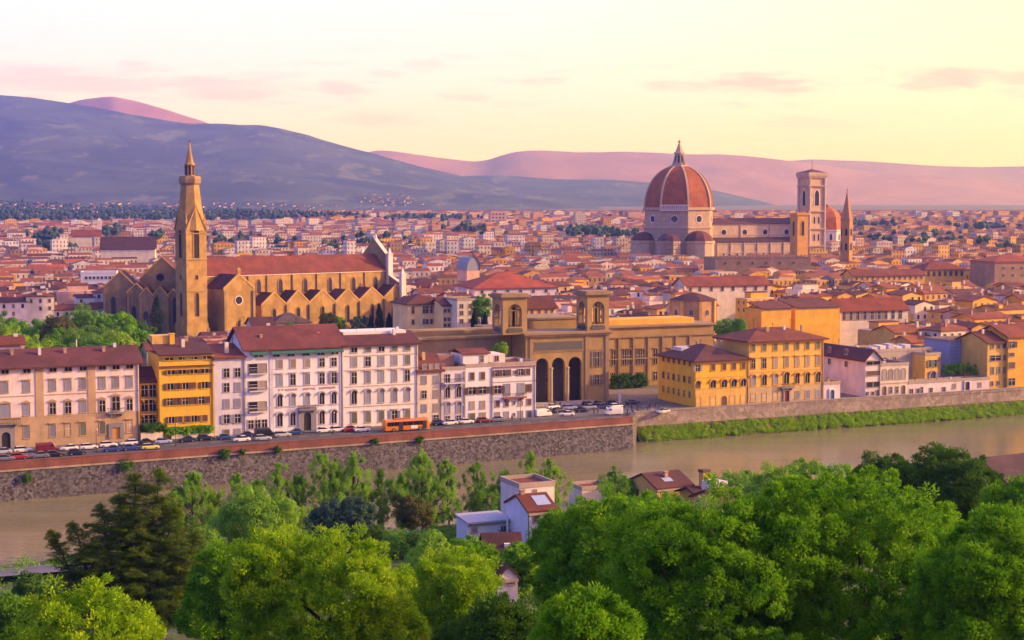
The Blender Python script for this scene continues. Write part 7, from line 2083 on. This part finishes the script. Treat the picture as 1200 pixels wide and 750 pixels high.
# people: one skinned body each
def person(px, py, label, top, legs, hgt=1.72, walk=.16, ang=0., hair=(.04, .025, .02)):
    sk = {'pel': (0, 0, .95, .135), 'ab': (0, .01, 1.12, .125), 'ch': (0, 0, 1.33, .15), 'nk': (0, .01, 1.50, .06), 'hd': (.015, 0, 1.62, .10), 'ht': (.02, 0, 1.70, .085),
          'sl': (0, .19, 1.42, .065), 'el': (-.05, .25, 1.15, .045), 'wl': (.06, .24, .92, .035), 'fl': (.09, .23, .83, .035), 'sr': (0, -.19, 1.42, .065), 'er': (-.03, -.25, 1.15, .045), 'wr': (.05, -.25, .92, .035), 'fr': (.07, -.24, .83, .035),
          'hl': (0, .09, .88, .10), 'kl': (walk * .6 + .03, .095, .50, .07), 'al': (walk, .1, .09, .045), 'tl': (walk + .15, .11, .035, .04), 'hr': (0, -.09, .88, .10), 'kr': (-walk * .3 + .03, -.095, .50, .07), 'ar': (-walk, -.1, .09, .045), 'tr': (-walk + .15, -.11, .035, .04)}
    E = 'pel-ab ab-ch ch-nk nk-hd hd-ht ch-sl sl-el el-wl wl-fl ch-sr sr-er er-wr wr-fr pel-hl hl-kl kl-al al-tl pel-hr hr-kr kr-ar ar-tr'.split()
    ks = list(sk); k = hgt / 1.78
    me = bpy.data.meshes.new('person')
    me.from_pydata([Vector(sk[q][:3]) * k for q in ks], [tuple(ks.index(z_) for z_ in e.split('-')) for e in E], [])
    o = link('person', me, None, on_z(px, py, GZ + .01), ang)
    m, t, b = newmat('person_clothes')
    tcn = node(t, 'ShaderNodeTexCoord'); sx_ = node(t, 'ShaderNodeSeparateXYZ'); t.links.new(tcn.outputs['Object'], sx_.inputs[0])
    def st(h_):
        g_ = node(t, 'ShaderNodeMath', operation='GREATER_THAN'); t.links.new(sx_.outputs[2], g_.inputs[0]); g_.inputs[1].default_value = h_ * k; return g_.outputs[0]
    col = mixc(t, st(.12), (.03, .025, .02), legs); col = mixc(t, st(.97), col, top); col = mixc(t, st(1.49), col, (.45, .26, .19)); col = mixc(t, st(1.69), col, hair)
    t.links.new(col, b.inputs['Base Color']); b.inputs['Roughness'].default_value = .85
    me.materials.append(m)
    md = o.modifiers.new('skin', 'SKIN')
    me.skin_vertices.new() if not me.skin_vertices else None
    for i, q in enumerate(ks): me.skin_vertices[0].data[i].radius = (sk[q][3] * k, sk[q][3] * k); me.skin_vertices[0].data[i].use_root = (q == 'pel')
    o.modifiers.new('sub', 'SUBSURF').levels = 1; o.modifiers['sub'].render_levels = 1
    mb = MB(); mb.lathe(.012 * k, 0, [(.095 * k, 1.655 * k), (.108 * k, 1.70 * k), (.09 * k, 1.76 * k), (.04 * k, 1.795 * k)], 10); mb.build('hair', flat('dark_hair', hair, .7), o)
    return tag(o, label, 'person', 'people by the river street')
PPL = [(194, 517, 'person in dark clothes standing at the end of the cream garden wall', (.03, .03, .05), (.03, .03, .04)), (650, 476, 'person in dark coat on the square by the portico steps', (.04, .03, .06), (.02, .02, .03)), (656.5, 477, 'person in blue top walking before the portico', (.05, .08, .3), (.03, .03, .04)), (696, 485.5, 'person in black crossing the square near the parapet', (.02, .02, .02), (.03, .03, .05)), (700.5, 484.5, 'person in red top crossing the square near the parapet', (.35, .04, .04), (.04, .04, .07)), (711, 483, 'person in white shirt at the parapet end of the square', (.7, .68, .66), (.05, .05, .09)), (731, 481.5, 'person in dark jacket between the white van and the scooters', (.03, .03, .045), (.05, .04, .04)), (570, 497.5, 'person in brown coat by the dark red car', (.16, .07, .05), (.03, .03, .04)), (600, 493, 'person in grey clothes on the pavement below the corner house', (.2, .2, .22), (.04, .04, .05))]
for i, (px, py, lb_, tp, lg) in enumerate(PPL): person(px, py, lb_, tp, lg, 1.65 + .05 * (i % 4), .1 + .04 * (i % 3), TH + i * 1.7)
# street furniture
def lamp_post(px, py, label):
    r = tag(empty('street_lamp', on_z(px, py, GZ + .006), TH), label, 'street lamp', 'street lamps of the river street')
    mb = MB(); mb.lathe(0, 0, [(.14, 0), (.12, .5), (.07, .6), (.05, 5.2)], 8); mb.build('pole', IRON, r)
    mb = MB(); mb.tube((0, 0, 5.1), (0, -1.1, 5.5), .04, .03, 6); mb.build('arm', IRON, r)
    mb = MB(); mb.lathe(0, -1.1, [(.08, 5.2), (.22, 5.3), (.18, 5.5), (.05, 5.62)], 8); mb.build('lamp_head', flat('lamp_glass', (.55, .53, .5), .3), r)
for px, py, lb_ in ((113, 530.5, 'street lamp below the long pink palace'), (206, 523, 'street lamp below the yellow house'), (300, 515.5, 'street lamp below the loggias of the hotel'), (390, 508.5, 'street lamp below the right end of the hotel'), (540, 498, 'street lamp below the arched lilac house'), (610, 492.5, 'street lamp below the corner house by the square')):
    lamp_post(px, py, lb_)
r = tag(empty('stone_pillar', on_z(726, 472.5, GZ), TH), 'slim pale stone pillar in front of the library hedge', 'pillar')
mb = MB(); mb.box(-.5, -.5, 0, .5, .5, .5); mb.box(-.3, -.3, .503, .3, .3, 3.0); mb.build('shaft', MARB, r)
mb = MB(); mb.box(-.42, -.42, 3.003, .42, .42, 3.25); mb.build('cap', MARB, r)

# ------------------------------------------------------------------ the air
m = bpy.data.materials.new('haze')
m.use_nodes = True
t = m.node_tree
t.nodes.clear()
v = node(t, 'ShaderNodeVolumePrincipled')
v.inputs['Color'].default_value = (*HAZE_COLOR, 1)
v.inputs['Absorption Color'].default_value = (1, 1, 1, 1)
v.inputs['Density'].default_value = HAZE_DENSITY
v.inputs['Anisotropy'].default_value = HAZE_G
o = node(t, 'ShaderNodeOutputMaterial')
t.links.new(v.outputs[0], o.inputs['Volume'])
mb = MB(); mb.box(-10000, -400, -15, 10000, 21500, 860)
tag(mb.build('haze', m), kind='stuff')
